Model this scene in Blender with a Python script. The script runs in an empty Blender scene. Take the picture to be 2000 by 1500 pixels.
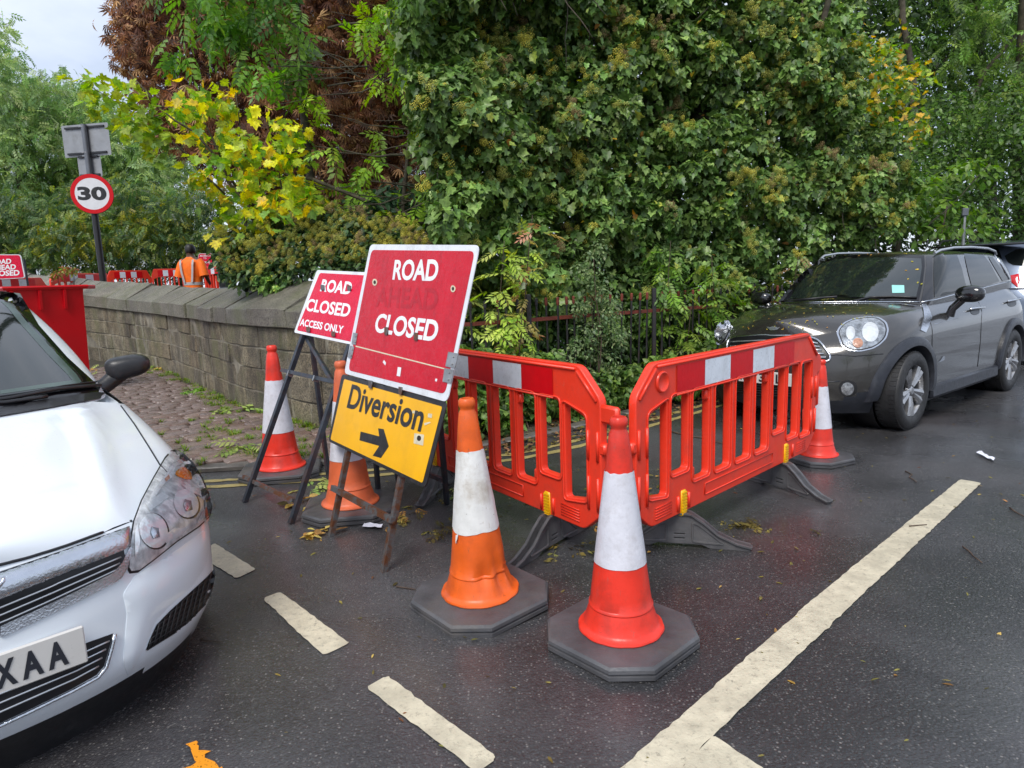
import bpy, bmesh, math, random
import numpy as np
from math import sin, cos, pi, radians, sqrt, atan2
from mathutils import Vector, Matrix, Euler
from mathutils.bvhtree import BVHTree
from mathutils.geometry import delaunay_2d_cdt
from mathutils import noise as mnoise

scene = bpy.context.scene
C = scene.collection
rng = np.random.default_rng(7)
random.seed(7)

# ---------------------------------------------------------------- camera
F_PX, PITCH, ROLL, CAM_H = 1290.0, 9.0, -1.9, 1.38
_p, _r = radians(PITCH), radians(ROLL)
FW = np.array([0, cos(_p), -sin(_p)]); _rt = np.array([1.0, 0, 0]); _up = np.cross(_rt, FW)
RT = cos(_r) * _rt + sin(_r) * _up
UP = -sin(_r) * _rt + cos(_r) * _up
CAM = np.array([0, 0, CAM_H])
cam_d = bpy.data.cameras.new('camera'); cam = bpy.data.objects.new('camera', cam_d); C.objects.link(cam)
cam_d.sensor_width = 36.0; cam_d.lens = 36.0 * F_PX / 2000.0
cam_d.clip_start = 0.05; cam_d.clip_end = 2000
cam.matrix_world = Matrix(((RT[0], UP[0], -FW[0], 0), (RT[1], UP[1], -FW[1], 0), (RT[2], UP[2], -FW[2], CAM_H), (0, 0, 0, 1)))
scene.camera = cam

# ---------------------------------------------------------------- world, sun, exposure
SUN_EL, SUN_AZ = radians(52), radians(200)
world = bpy.data.worlds.new('World'); scene.world = world; world.use_nodes = True
wn = world.node_tree; wn.nodes.clear()
w_out = wn.nodes.new('ShaderNodeOutputWorld'); w_bg = wn.nodes.new('ShaderNodeBackground')
w_sky = wn.nodes.new('ShaderNodeTexSky'); w_sky.sky_type = 'NISHITA'; w_sky.sun_disc = False
w_sky.sun_elevation = SUN_EL; w_sky.sun_rotation = SUN_AZ
w_tc = wn.nodes.new('ShaderNodeTexCoord'); w_n = wn.nodes.new('ShaderNodeTexNoise')
w_n.inputs['Scale'].default_value = 2.6; w_n.inputs['Detail'].default_value = 6; w_n.inputs['Roughness'].default_value = 0.55
w_map = wn.nodes.new('ShaderNodeMapping'); w_map.inputs['Scale'].default_value = (1, 1, 2.2)
w_ramp = wn.nodes.new('ShaderNodeValToRGB')
w_ramp.color_ramp.elements[0].position = 0.32; w_ramp.color_ramp.elements[0].color = (3.3, 3.9, 5.0, 1)
w_ramp.color_ramp.elements[1].position = 0.68; w_ramp.color_ramp.elements[1].color = (6.0, 6.4, 7.3, 1)
w_mix = wn.nodes.new('ShaderNodeMixRGB'); w_mix.inputs[0].default_value = 0.88
wn.links.new(w_tc.outputs['Generated'], w_map.inputs[0]); wn.links.new(w_map.outputs[0], w_n.inputs['Vector'])
wn.links.new(w_n.outputs['Fac'], w_ramp.inputs[0]); wn.links.new(w_sky.outputs[0], w_mix.inputs[1])
wn.links.new(w_ramp.outputs[0], w_mix.inputs[2]); wn.links.new(w_mix.outputs[0], w_bg.inputs[0])
w_bg.inputs[1].default_value = 0.085
wn.links.new(w_bg.outputs[0], w_out.inputs[0])
sun_d = bpy.data.lights.new('sun', 'SUN'); sun_d.energy = 1.5; sun_d.angle = radians(25); sun_d.color = (1.0, 0.96, 0.9)
sun = bpy.data.objects.new('sun', sun_d); C.objects.link(sun)
_sd = Vector((sin(SUN_AZ) * cos(SUN_EL), cos(SUN_AZ) * cos(SUN_EL), sin(SUN_EL)))
sun.rotation_euler = _sd.to_track_quat('Z', 'Y').to_euler()
scene.view_settings.view_transform = 'Standard'; scene.view_settings.look = 'None'
scene.view_settings.exposure = 1.1; scene.view_settings.gamma = 1.0
scene.cycles.use_denoising = True
scene.cycles.max_bounces = 7; scene.cycles.transparent_max_bounces = 8
scene.cycles.caustics_reflective = False; scene.cycles.caustics_refractive = False

# ---------------------------------------------------------------- helpers: camera rays used to lay things out in metres
def ray(x, y):
    return FW + (x - 1000) / F_PX * RT - (y - 750) / F_PX * UP
def ground(x, y, z=0.0):
    d = ray(x, y); t = (z - CAM_H) / d[2]
    return CAM + t * d
def atY(x, y, Y):
    d = ray(x, y); return CAM + d * (Y / d[1])
def hit_plane(x, y, p0, n):
    d = ray(x, y); t = ((np.asarray(p0) - CAM) @ n) / (d @ n); return CAM + t * d

# ---------------------------------------------------------------- helpers: objects
WM = {}
def tag(o, label=None, cat=None, group=None, kind=None):
    if label: o['label'] = label
    if cat: o['category'] = cat
    if group: o['group'] = group
    if kind: o['kind'] = kind
    return o
def thing(name, label, cat, loc=(0, 0, 0), rotz=0.0, group=None, M=None):
    o = bpy.data.objects.new(name, None); C.objects.link(o); o.empty_display_size = 0.1
    if M is None: M = Matrix.Translation(Vector(loc)) @ Matrix.Rotation(rotz, 4, 'Z')
    o.matrix_world = M; WM[o.name] = M.copy()
    return tag(o, label, cat, group)
def put(name, me, mats=None, parent=None, world=False, M=None, smooth=None):
    if mats is not None:
        if not isinstance(mats, (list, tuple)): mats = [mats]
        me.materials.clear()
        for m in mats: me.materials.append(m)
    o = bpy.data.objects.new(name, me); C.objects.link(o)
    loc = M.copy() if M is not None else Matrix.Identity(4)
    if parent is not None:
        o.parent = parent
        PM = WM.get(parent.name, Matrix.Identity(4))
        if world:
            loc = PM.inverted() @ loc
        o.matrix_parent_inverse = Matrix.Identity(4)
        o.matrix_basis = loc
        WM[o.name] = PM @ loc
    else:
        o.matrix_world = loc; WM[o.name] = loc
    if smooth is not None: shade(me, smooth)
    return o
def shade(me, ang=35):
    if ang is True or ang >= 180:
        me.polygons.foreach_set('use_smooth', [True] * len(me.polygons)); return
    if ang <= 0:
        me.polygons.foreach_set('use_smooth', [False] * len(me.polygons)); return
    me.polygons.foreach_set('use_smooth', [True] * len(me.polygons))
    bm = bmesh.new(); bm.from_mesh(me); a = radians(ang)
    for e in bm.edges:
        e.smooth = not (len(e.link_faces) == 2 and e.calc_face_angle(0) > a)
    bm.to_mesh(me); bm.free()
def mesh(verts, faces, name='m'):
    me = bpy.data.meshes.new(name); me.from_pydata([tuple(map(float, v)) for v in verts], [], [tuple(map(int, f)) for f in faces]); me.update(); return me
class MB:
    def __init__(s): s.v = []; s.f = []
    def add(s, v, f):
        n = len(s.v); s.v += [tuple(map(float, q)) for q in v]; s.f += [tuple(n + i for i in q) for q in f]; return s
    def box(s, c, d, R=None, ch=0.0):
        hx, hy, hz = d[0] / 2, d[1] / 2, d[2] / 2
        if ch <= 0:
            v = [(x, y, z) for x in (-hx, hx) for y in (-hy, hy) for z in (-hz, hz)]
            f = [(0, 1, 3, 2), (4, 6, 7, 5), (0, 4, 5, 1), (2, 3, 7, 6), (0, 2, 6, 4), (1, 5, 7, 3)]
        else:
            bm = bmesh.new(); bmesh.ops.create_cube(bm, size=1.0)
            for q in bm.verts: q.co = Vector((q.co.x * d[0], q.co.y * d[1], q.co.z * d[2]))
            bmesh.ops.bevel(bm, geom=bm.edges[:], offset=ch, segments=1, affect='EDGES', profile=0.5)
            bm.verts.index_update(); v = [tuple(q.co) for q in bm.verts]; f = [tuple(q.index for q in fc.verts) for fc in bm.faces]; bm.free()
        R = R or Matrix.Identity(3)
        s.add([tuple(Vector(c) + R @ Vector(q)) for q in v], f); return s
    def tube(s, pts, r, seg=8, cap=True):
        pts = [Vector(p) for p in pts]; n = len(pts); rr = r if isinstance(r, (list, tuple)) else [r] * n
        V = []; prev = None
        for i, p in enumerate(pts):
            t = (pts[min(i + 1, n - 1)] - pts[max(i - 1, 0)]).normalized()
            if prev is None:
                a = t.orthogonal().normalized()
            else:
                a = (prev - t * prev.dot(t)); a = a.normalized() if a.length > 1e-6 else t.orthogonal().normalized()
            prev = a; b = t.cross(a)
            for k in range(seg):
                an = 2 * pi * k / seg; V.append(p + a * rr[i] * cos(an) + b * rr[i] * sin(an))
        Fc = []
        for i in range(n - 1):
            for k in range(seg):
                k2 = (k + 1) % seg; Fc.append((i * seg + k, i * seg + k2, (i + 1) * seg + k2, (i + 1) * seg + k))
        if cap: Fc.append(tuple(range(seg))[::-1]); Fc.append(tuple((n - 1) * seg + k for k in range(seg)))
        return s.add(V, Fc)
    def bar(s, a, b, w, h, up=(0, 0, 1), ch=0):
        a = Vector(a); b = Vector(b); x = (b - a); L = x.length; x.normalize(); upv = Vector(up); y = upv.cross(x)
        if y.length < 1e-4: y = x.orthogonal()
        y.normalize(); z = x.cross(y); R = Matrix((x, y, z)).transposed()
        return s.box((a + b) / 2, (L, w, h), R, ch)
    def lathe(s, prof, seg=32, c=(0, 0, 0), wob=None):
        V = []
        for (r, z) in prof:
            for k in range(seg):
                an = 2 * pi * k / seg; q = r if wob is None else wob(r, z, an)
                V.append((c[0] + q * cos(an), c[1] + q * sin(an), c[2] + z))
        Fc = []
        for i in range(len(prof) - 1):
            for k in range(seg):
                k2 = (k + 1) % seg; Fc.append((i * seg + k, i * seg + k2, (i + 1) * seg + k2, (i + 1) * seg + k))
        return s.add(V, Fc)
    def mesh(s, name='m'): return mesh(s.v, s.f, name)
def shape_mesh(polys, extrude, bevel=0.0, res=1):
    """2D outlines (first outer, rest holes) filled and extruded, in the XY plane"""
    cu = bpy.data.curves.new('c', 'CURVE'); cu.dimensions = '2D'; cu.fill_mode = 'BOTH'
    cu.extrude = extrude; cu.bevel_depth = bevel; cu.bevel_resolution = res
    for P in polys:
        sp = cu.splines.new('POLY'); sp.points.add(len(P) - 1)
        for i, q in enumerate(P): sp.points[i].co = (q[0], q[1], 0, 1)
        sp.use_cyclic_u = True
    o = bpy.data.objects.new('c', cu); C.objects.link(o)
    dg = bpy.context.evaluated_depsgraph_get(); me = bpy.data.meshes.new_from_object(o.evaluated_get(dg))
    bpy.data.objects.remove(o); bpy.data.curves.remove(cu)
    return me
def text_mesh(body, bold=0.0, extrude=0.0, spacing=1.0):
    cu = bpy.data.curves.new('t', 'FONT'); cu.body = body; cu.size = 1; cu.offset = bold; cu.extrude = extrude; cu.space_character = spacing
    cu.resolution_u = 4
    o = bpy.data.objects.new('t', cu); C.objects.link(o)
    dg = bpy.context.evaluated_depsgraph_get(); me = bpy.data.meshes.new_from_object(o.evaluated_get(dg))
    bpy.data.objects.remove(o); bpy.data.curves.remove(cu)
    return me
def text_fit(body, BL, BR, TL, nrm, off, bold=0.02, spacing=1.0):
    """flat lettering fitted in the parallelogram BL-BR-TL, lifted off along nrm"""
    me = text_mesh(body, bold, 0.0, spacing); n = len(me.vertices); a = np.empty(n * 3); me.vertices.foreach_get('co', a); a = a.reshape(-1, 3)
    mn, mx = a.min(0), a.max(0); s = (a - mn) / np.maximum(mx - mn, 1e-6)
    BL, BR, TL, nrm = map(np.asarray, (BL, BR, TL, nrm))
    P = BL + s[:, :1] * (BR - BL) + s[:, 1:2] * (TL - BL) + nrm * off
    me.vertices.foreach_set('co', P.ravel()); me.update(); return me
def round_poly(P, r, n=4):
    out = []; m = len(P); rs = r if isinstance(r, (list, tuple)) else [r] * m
    for i in range(m):
        a, b, c = Vector(P[i - 1][:2]), Vector(P[i][:2]), Vector(P[(i + 1) % m][:2])
        d1 = (a - b); d2 = (c - b); rr = min(rs[i], d1.length * .45, d2.length * .45)
        if rr < 1e-5: out.append(tuple(b)); continue
        p1 = b + d1.normalized() * rr; p2 = b + d2.normalized() * rr
        for k in range(n + 1):
            t = k / n; out.append(tuple((1 - t) ** 2 * p1 + 2 * t * (1 - t) * b + t * t * p2))
    return out
def join_mesh(ms):
    bm = bmesh.new()
    for m in ms: bm.from_mesh(m)
    me = bpy.data.meshes.new('j'); bm.to_mesh(me); bm.free(); return me
def xf(me, M): me.transform(M); return me
def noise3(p, s=1.0): return mnoise.noise(Vector(p) * s)

# ---------------------------------------------------------------- materials
class NT:
    def __init__(s, name):
        s.m = bpy.data.materials.new(name); s.m.use_nodes = True; s.t = s.m.node_tree; s.t.nodes.clear()
        s.out = s.n('ShaderNodeOutputMaterial'); s.b = s.n('ShaderNodeBsdfPrincipled'); s.l(s.b.outputs[0], s.out.inputs[0])
    def n(s, k, **kw):
        q = s.t.nodes.new(k)
        for a, b in kw.items(): setattr(q, a, b)
        return q
    def l(s, a, b): s.t.links.new(a, b)
    def geo(s):
        if not hasattr(s, '_g'): s._g = s.n('ShaderNodeNewGeometry')
        return s._g.outputs['Position']
    def mapv(s, src, scale=(1, 1, 1), rot=(0, 0, 0), loc=(0, 0, 0)):
        q = s.n('ShaderNodeMapping'); q.inputs['Scale'].default_value = scale; q.inputs['Rotation'].default_value = rot; q.inputs['Location'].default_value = loc
        s.l(src, q.inputs[0]); return q.outputs[0]
    def noise(s, v, scale, detail=3, rough=.5, out='Fac', dist=0):
        q = s.n('ShaderNodeTexNoise'); q.inputs['Scale'].default_value = scale; q.inputs['Detail'].default_value = detail
        q.inputs['Roughness'].default_value = rough; q.inputs['Distortion'].default_value = dist; s.l(v, q.inputs['Vector']); return q.outputs[out]
    def voro(s, v, scale, out='Distance', feature='F1'):
        q = s.n('ShaderNodeTexVoronoi', feature=feature); q.inputs['Scale'].default_value = scale; s.l(v, q.inputs['Vector']); return q.outputs[out]
    def ramp(s, f, stops, interp='LINEAR'):
        q = s.n('ShaderNodeValToRGB'); cr = q.color_ramp; cr.interpolation = interp
        while len(cr.elements) < len(stops): cr.elements.new(0.5)
        for e, (p, c) in zip(cr.elements, stops):
            e.position = p; e.color = (c, c, c, 1) if isinstance(c, (int, float)) else (*c, 1)
        s.l(f, q.inputs[0]); return q.outputs[0]
    def mix(s, f, a, b, mode='MIX'):
        q = s.n('ShaderNodeMixRGB', blend_type=mode)
        for i, x in enumerate((f, a, b)):
            if isinstance(x, (int, float)): q.inputs[i].default_value = x if i == 0 else (x, x, x, 1)
            elif isinstance(x, tuple): q.inputs[i].default_value = (*x, 1)
            else: s.l(x, q.inputs[i])
        return q.outputs[0]
    def math(s, op, a, b=None):
        q = s.n('ShaderNodeMath', operation=op)
        for i, x in enumerate((a, b)):
            if x is None: continue
            if isinstance(x, (int, float)): q.inputs[i].default_value = x
            else: s.l(x, q.inputs[i])
        return q.outputs[0]
    def bump(s, h, strength=.5, dist=.01):
        q = s.n('ShaderNodeBump'); q.inputs['Strength'].default_value = strength; q.inputs['Distance'].default_value = dist
        s.l(h, q.inputs['Height']); s.l(q.outputs[0], s.b.inputs['Normal']); return q
    def set(s, **kw):
        names = dict(base='Base Color', rough='Roughness', metal='Metallic', spec='Specular IOR Level', coat='Coat Weight', coatr='Coat Roughness', trans='Transmission Weight', ior='IOR', alpha='Alpha', sheen='Sheen Weight', emis='Emission Color', emiss='Emission Strength')
        for k, x in kw.items():
            i = s.b.inputs[names[k]]
            if isinstance(x, (int, float)): i.default_value = x
            elif isinstance(x, tuple): i.default_value = (*x, 1)
            else: s.l(x, i)
        return s
    def sep(s, v):
        q = s.n('ShaderNodeSeparateXYZ'); s.l(v, q.inputs[0]); return q.outputs
def simple(name, base, rough=.5, metal=0., var=.12, vscale=6, bump=0, bscale=80, coat=0, spec=.5, dirt=None, dirt_amt=.5, dscale=3, scuff=None):
    t = NT(name); g = t.geo(); n = t.noise(g, vscale, 5)
    lo = tuple(c * (1 - var) for c in base); hi = tuple(min(1, c * (1 + var)) for c in base)
    col = t.ramp(n, [(.3, lo), (.7, hi)])
    if dirt:
        dm = t.ramp(t.noise(g, dscale, 7, .65), [(.5, 0.0), (.72, dirt_amt)]); col = t.mix(dm, col, dirt)
    if scuff:
        s1 = t.ramp(t.noise(t.mapv(g, scale=(1, 1, .22)), 70, 8, .8), [(.60, 0.0), (.68, .8)]); col = t.mix(s1, col, scuff)
        s2 = t.ramp(t.noise(t.mapv(g, scale=(1, 1, 3.0), loc=(2, 3, 4)), 26, 9, .8), [(.62, 0.0), (.69, .7)]); col = t.mix(s2, col, tuple(x * .35 for x in scuff))
    t.set(base=col, rough=t.ramp(t.noise(g, vscale * 2.3, 4), [(.3, max(.02, rough * .8)), (.7, min(1, rough * 1.2))]), metal=metal, coat=coat, spec=spec)
    if coat: t.set(coatr=.03)
    if bump: t.bump(t.noise(g, bscale, 4), bump, .004)
    return t.m
M = {}
# wet asphalt with aggregate and maroon patches
t = NT('asphalt'); g = t.geo()
n1 = t.noise(g, 1.1, 6, .6); n2 = t.noise(g, 55, 8, .8)
base = t.ramp(n2, [(.3, (.034, .033, .035)), (.7, (.086, .085, .090))])
mar = t.ramp(t.noise(t.mapv(g, loc=(3.3, 1.2, 0)), .75, 4, .55), [(.54, 0.0), (.74, .6)])
base = t.mix(mar, base, (.048, .029, .031))
vc = t.n('ShaderNodeTexVoronoi'); vc.inputs['Scale'].default_value = 105; t.l(g, vc.inputs['Vector'])
sp = t.sep(vc.outputs['Color'])
lg = t.ramp(t.noise(t.mapv(g, loc=(9, 4, 0)), .55, 6, .65), [(.40, .45), (.60, 1.15)]); base = t.mix(1.0, base, lg, 'MULTIPLY')
chip = t.math('MULTIPLY', t.ramp(sp[0], [(.35, 0.0), (.95, .8)]), t.ramp(vc.outputs['Distance'], [(.25, 1.0), (.5, 0.0)]))
base = t.mix(chip, base, t.ramp(sp[1], [(0, (.05, .048, .048)), (.7, (.14, .135, .13)), (1, (.28, .26, .24))]))
spots = t.ramp(t.noise(g, 3.4, 9, .75), [(.60, 0.0), (.75, .5)])
base = t.mix(spots, base, (.045, .038, .032))
wet = t.ramp(t.noise(t.mapv(g, loc=(7, 2, 0)), .9, 4, .55), [(.40, .10), (.60, .40)])
t.set(base=base, rough=t.math('ADD', wet, t.math('MULTIPLY', n2, .12)), spec=.5, coat=t.ramp(t.noise(t.mapv(g, loc=(7, 2, 0)), .9, 5, .6), [(.38, .6), (.62, .05)]), coatr=.2)
h = t.math('ADD', t.math('MULTIPLY', vc.outputs['Distance'], .8), t.noise(g, 200, 3, .6))
t.bump(h, .6, .006); M['asphalt'] = t.m
# road paint
def paint(name, c, wear=.6, dark=(.05, .045, .04)):
    t = NT(name); g = t.geo()
    col = t.ramp(t.noise(g, 14, 6, .65), [(.3, tuple(x * .78 for x in c)), (.7, c)])
    dm = t.ramp(t.noise(g, 42, 9, .85), [(.53, 0.0), (.64, wear)]); col = t.mix(dm, col, dark)
    d2 = t.ramp(t.noise(g, 5.5, 7, .7), [(.45, 0.0), (.70, .7)]); col = t.mix(d2, col, tuple(x * .5 for x in c))
    t.set(base=col, rough=.38); t.bump(t.math('ADD', t.noise(g, 120, 5, .7), t.noise(g, 30, 4)), .6, .004); M[name] = t.m
paint('white_line', (.66, .60, .45)); paint('yellow_line', (.45, .36, .14), .7)
t = NT('orange_spray'); g = t.geo()
t.set(base=(.75, .27, .008), rough=.45, alpha=t.ramp(t.noise(g, 150, 3, .6), [(.33, 0.0), (.40, 1.0)])); M['orange_spray'] = t.m
# stone
def stone(name, lo, hi, streak=.5, moss=.3, dark=.85, rgh=.72):
    t = NT(name); g = t.geo()
    col = t.ramp(t.noise(g, 6, 12, .78), [(.38, lo), (.62, hi)])
    oi = t.n('ShaderNodeObjectInfo'); col = t.mix(.75, col, t.mix(.4, t.ramp(oi.outputs['Random'], [(0, tuple(x * .5 for x in lo)), (.25, (.20, .15, .085)), (.5, (.10, .095, .085)), (.75, (.24, .21, .14)), (1, (.15, .14, .07))]), col), 'MIX')
    pit = t.ramp(t.noise(g, 62, 6, .75), [(.42, .8), (.52, 0.0)]); col = t.mix(pit, col, (.012, .012, .012))
    spk = t.ramp(t.noise(g, 44, 8, .8), [(.57, 0.0), (.64, .6)]); col = t.mix(spk, col, (.40, .37, .29))
    sv = t.mapv(g, scale=(4.5, 4.5, .5)); st = t.ramp(t.noise(sv, 1.0, 9, .8), [(.54, 0.0), (.61, streak)]); col = t.mix(st, col, (.40, .37, .29))
    dk = t.ramp(t.noise(t.mapv(g, scale=(1.6, 1.6, .6), loc=(4, 9, 1)), 1.0, 8, .72), [(.46, 0.0), (.60, dark)]); col = t.mix(dk, col, (.03, .025, .022))
    ms = t.ramp(t.noise(t.mapv(g, loc=(1, 5, 2)), 2.1, 8, .7), [(.50, 0.0), (.66, moss)]); col = t.mix(ms, col, (.10, .115, .035))
    t.set(base=col, rough=rgh); t.bump(t.math('ADD', t.math('MULTIPLY', t.noise(g, 60, 8, .78), 1.0), t.noise(g, 14, 6, .6)), .9, .014); M[name] = t.m
stone('wall_stone', (.125, .098, .062), (.45, .365, .235), .85, .5, .65)
stone('coping_stone', (.17, .165, .145), (.36, .34, .29), .15, .5, .3, .42)
M['mortar'] = simple('mortar', (.20, .18, .14), .85, bump=.6, bscale=50, var=.4)
t = NT('sett_stone'); g = t.geo(); oi = t.n('ShaderNodeObjectInfo')
col = t.ramp(oi.outputs['Random'], [(0, (.12, .078, .062)), (.3, (.19, .125, .10)), (.6, (.16, .14, .135)), (.85, (.24, .175, .14)), (1, (.11, .105, .11))])
col = t.mix(.5, col, t.ramp(t.noise(g, 26, 7, .7), [(.3, (.06, .038, .033)), (.7, (.30, .20, .165))])); t.set(base=col, rough=t.ramp(t.noise(g, 9, 4), [(.3, .16), (.7, .42)]))
t.bump(t.noise(g, 45, 7, .7), .55, .008); M['sett'] = t.m
M['soil'] = simple('soil', (.05, .04, .028), .85, var=.6, vscale=30, bump=1.0, bscale=40, dirt=(.06, .085, .02), dirt_amt=.6, dscale=5)
M['kerb'] = simple('kerb', (.11, .10, .09), .45, var=.4, vscale=8, bump=.6, bscale=60)
# plastics and signs
M['cone_red'] = simple('cone_red', (.72, .035, .018), .38, var=.1, vscale=9, bump=.25, bscale=30, dirt=(.28, .03, .02), dirt_amt=.6, dscale=8, scuff=(.42, .09, .07))
M['cone_orange'] = simple('cone_orange', (.74, .115, .012), .42, var=.15, vscale=9, bump=.35, bscale=25, dirt=(.38, .06, .012), dirt_amt=.6, dscale=7, scuff=(.30, .09, .04))
M['cone_faded'] = simple('cone_faded', (.66, .13, .045), .5, var=.18, vscale=9, bump=.3, bscale=30, dirt=(.35, .10, .06), dirt_amt=.6, dscale=6, scuff=(.35, .16, .10))
M['sleeve_new'] = simple('sleeve_new', (.64, .64, .70), .3, var=.07, vscale=14, bump=.3, bscale=70, dirt=(.47, .45, .47), dirt_amt=.6, dscale=24)
M['sleeve_old'] = simple('sleeve_old', (.72, .72, .70), .42, var=.08, vscale=14, bump=.35, bscale=60, dirt=(.30, .24, .17), dirt_amt=.7, dscale=7, scuff=(.34, .28, .2))
M['cone_rubber'] = simple('cone_rubber', (.072, .072, .078), .42, var=.35, vscale=7, bump=.4, bscale=90, dirt=(.11, .095, .08), dirt_amt=.6, dscale=4, scuff=(.13, .12, .12))
M['barrier_red'] = simple('barrier_red', (.82, .046, .019), .36, var=.12, vscale=5, bump=.22, bscale=50, dirt=(.42, .045, .03), dirt_amt=.6, dscale=5, scuff=(.55, .16, .11))
M['band_red'] = simple('band_red', (.62, .003, .008), .35, spec=.3, var=.06, vscale=20, bump=.25, bscale=60)
M['band_white'] = simple('band_white', (.70, .75, .82), .3, var=.06, vscale=20, bump=.2, bscale=60, dirt=(.42, .44, .46), dirt_amt=.5, dscale=9)
M['clip_yellow'] = simple('clip_yellow', (.78, .45, .005), .4, var=.12, vscale=20)
M['foot_black'] = simple('foot_black', (.085, .085, .09), .42, var=.25, vscale=12, bump=.3, bscale=70, dirt=(.12, .11, .10), dirt_amt=.5, dscale=6, scuff=(.12, .12, .12))
def sign_red(name, c=(.50, .008, .022)):
    t = NT(name); g = t.geo()
    col = t.ramp(t.noise(g, 6, 5), [(.3, tuple(x * .85 for x in c)), (.7, c)])
    run = t.ramp(t.noise(t.mapv(g, scale=(26, 26, 2.2)), 1, 6, .7), [(.52, 0.0), (.7, .55)]); col = t.mix(run, col, tuple(x * .55 for x in c))
    t.set(base=col, spec=.3, rough=t.ramp(t.noise(g, 40, 4), [(.4, .22), (.6, .40)]))
    t.bump(t.noise(t.mapv(g, scale=(1, 1, .45)), 130, 5, .65), .5, .004); M[name] = t.m
sign_red('sign_red', (.56, .002, .018)); sign_red('sign_red_ghost', (.46, .002, .015)); sign_red('sign_red_bright', (.66, .004, .04))
M['sign_white'] = simple('sign_white', (.66, .68, .72), .3, var=.06, vscale=9, dirt=(.35, .35, .34), dirt_amt=.5, dscale=11)
M['sign_letter'] = simple('sign_letter', (.74, .75, .78), .32, var=.05, vscale=9)
M['sign_yellow'] = simple('sign_yellow', (.83, .42, .004), .4, var=.06, vscale=4, bump=.15, bscale=60, dirt=(.60, .30, .02), dirt_amt=.4, dscale=7)
M['sign_black'] = simple('sign_black', (.014, .014, .016), .42, var=.3, vscale=20, dirt=(.08, .07, .06), dirt_amt=.5, dscale=16)
M['tape'] = simple('tape', (.62, .56, .40), .5, var=.15, vscale=30)
M['burnt'] = simple('burnt', (.02, .013, .01), .8)
M['steel'] = simple('steel', (.38, .38, .38), .38, metal=.85, var=.25, vscale=25, dirt=(.16, .11, .08), dirt_amt=.6, dscale=14)
t = NT('frame_rusty'); g = t.geo(); rz = t.sep(g)
rust = t.mix(t.ramp(t.noise(g, 14, 7, .7), [(.42, 0.0), (.56, 1.0)]), (.10, .105, .11), (.115, .042, .016))
t.set(base=rust, rough=.5, metal=.25); t.bump(t.noise(g, 60, 5), .5, .004); M['frame_rusty'] = t.m
M['frame_dark'] = simple('frame_dark', (.035, .042, .055), .4, metal=.3, var=.3, vscale=14, dirt=(.14, .06, .035), dirt_amt=.6, dscale=12)
M['sign_back'] = simple('sign_back', (.30, .31, .33), .5, metal=.3, var=.12, vscale=5, dirt=(.18, .18, .17), dirt_amt=.5, dscale=4)
M['pole_black'] = simple('pole_black', (.018, .018, .021), .4)
M['pole_grey'] = simple('pole_grey', (.16, .17, .19), .45, metal=.5)
M['bin_red'] = simple('bin_red', (.62, .004, .012), .33, var=.06, vscale=3, bump=.1, bscale=30)
M['iron'] = simple('iron', (.020, .019, .022), .5, var=.4, vscale=12, bump=.5, bscale=60, dirt=(.05, .02, .012), dirt_amt=.5, dscale=9)
M['iron_rust'] = simple('iron_rust', (.17, .032, .018), .7, var=.4, vscale=18, bump=.6, bscale=70, dirt=(.04, .015, .012), dirt_amt=.8, dscale=9)
# cars
def carpaint(name, c, metal=0., flake=False, wetd=.35, coat=1.0, rough=.28):
    t = NT(name); g = t.geo(); col = t.ramp(t.noise(g, 3, 4), [(.3, tuple(x * .96 for x in c)), (.7, c)])
    dr = t.ramp(t.noise(g, 7, 8, .75), [(.6, 0.0), (.8, .25)]); col = t.mix(dr, col, tuple(x * .75 for x in c))
    grime = t.ramp(t.noise(g, 75, 6, .8), [(.66, 0.0), (.74, .5)]); col = t.mix(grime, col, tuple(x * .35 + .02 for x in c))
    t.set(base=col, rough=rough, metal=metal, coat=coat, coatr=t.ramp(t.noise(g, 11, 5, .6), [(.35, .03), (.7, .13)]))
    vd = t.n('ShaderNodeTexVoronoi'); vd.inputs['Scale'].default_value = 95; t.l(g, vd.inputs['Vector'])
    dm = t.math('MULTIPLY', t.ramp(vd.outputs['Distance'], [(.12, 1.0), (.3, 0.0)]), t.ramp(t.sep(vd.outputs['Color'])[0], [(.72, 0.0), (.78, 1.0)]))
    bp = t.n('ShaderNodeBump'); bp.inputs['Strength'].default_value = wetd; bp.inputs['Distance'].default_value = .0015; t.l(dm, bp.inputs['Height']); t.l(bp.outputs[0], t.b.inputs['Coat Normal'])
    M[name] = t.m
carpaint('paint_white', (.77, .82, .87), rough=.42); carpaint('paint_grey', (.060, .056, .052), .6, rough=.25); carpaint('paint_blue_grey', (.12, .15, .21), .6, rough=.35)
t = NT('car_glass'); g = t.geo(); t.set(base=(.012, .017, .015), rough=.02, spec=.9, coat=.6, coatr=.01)
t.bump(t.noise(t.mapv(g, scale=(1, 1, .6)), 90, 3), .04, .002); M['car_glass'] = t.m
t = NT('car_glass_side'); g = t.geo(); t.set(base=(.012, .015, .015), rough=.03, spec=.6); t.bump(t.noise(g, 60, 3), .03, .002); M['car_glass_side'] = t.m
t = NT('glass_band'); g = t.geo(); t.set(base=(.004, .004, .005), rough=.06, spec=.6); t.bump(t.noise(g, 160, 3), .12, .002); M['glass_band'] = t.m
M['glass_haze'] = simple('glass_haze', (.07, .105, .092), .12, var=.25, vscale=6, spec=.8)
M['trim_black'] = simple('trim_black', (.016, .016, .018), .4, var=.2, vscale=20, bump=.15, bscale=120, dirt=(.04, .04, .042), dirt_amt=.5, dscale=12)
M['trim_gloss'] = simple('trim_gloss', (.008, .008, .010), .12, var=.2, coat=.8)
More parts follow.
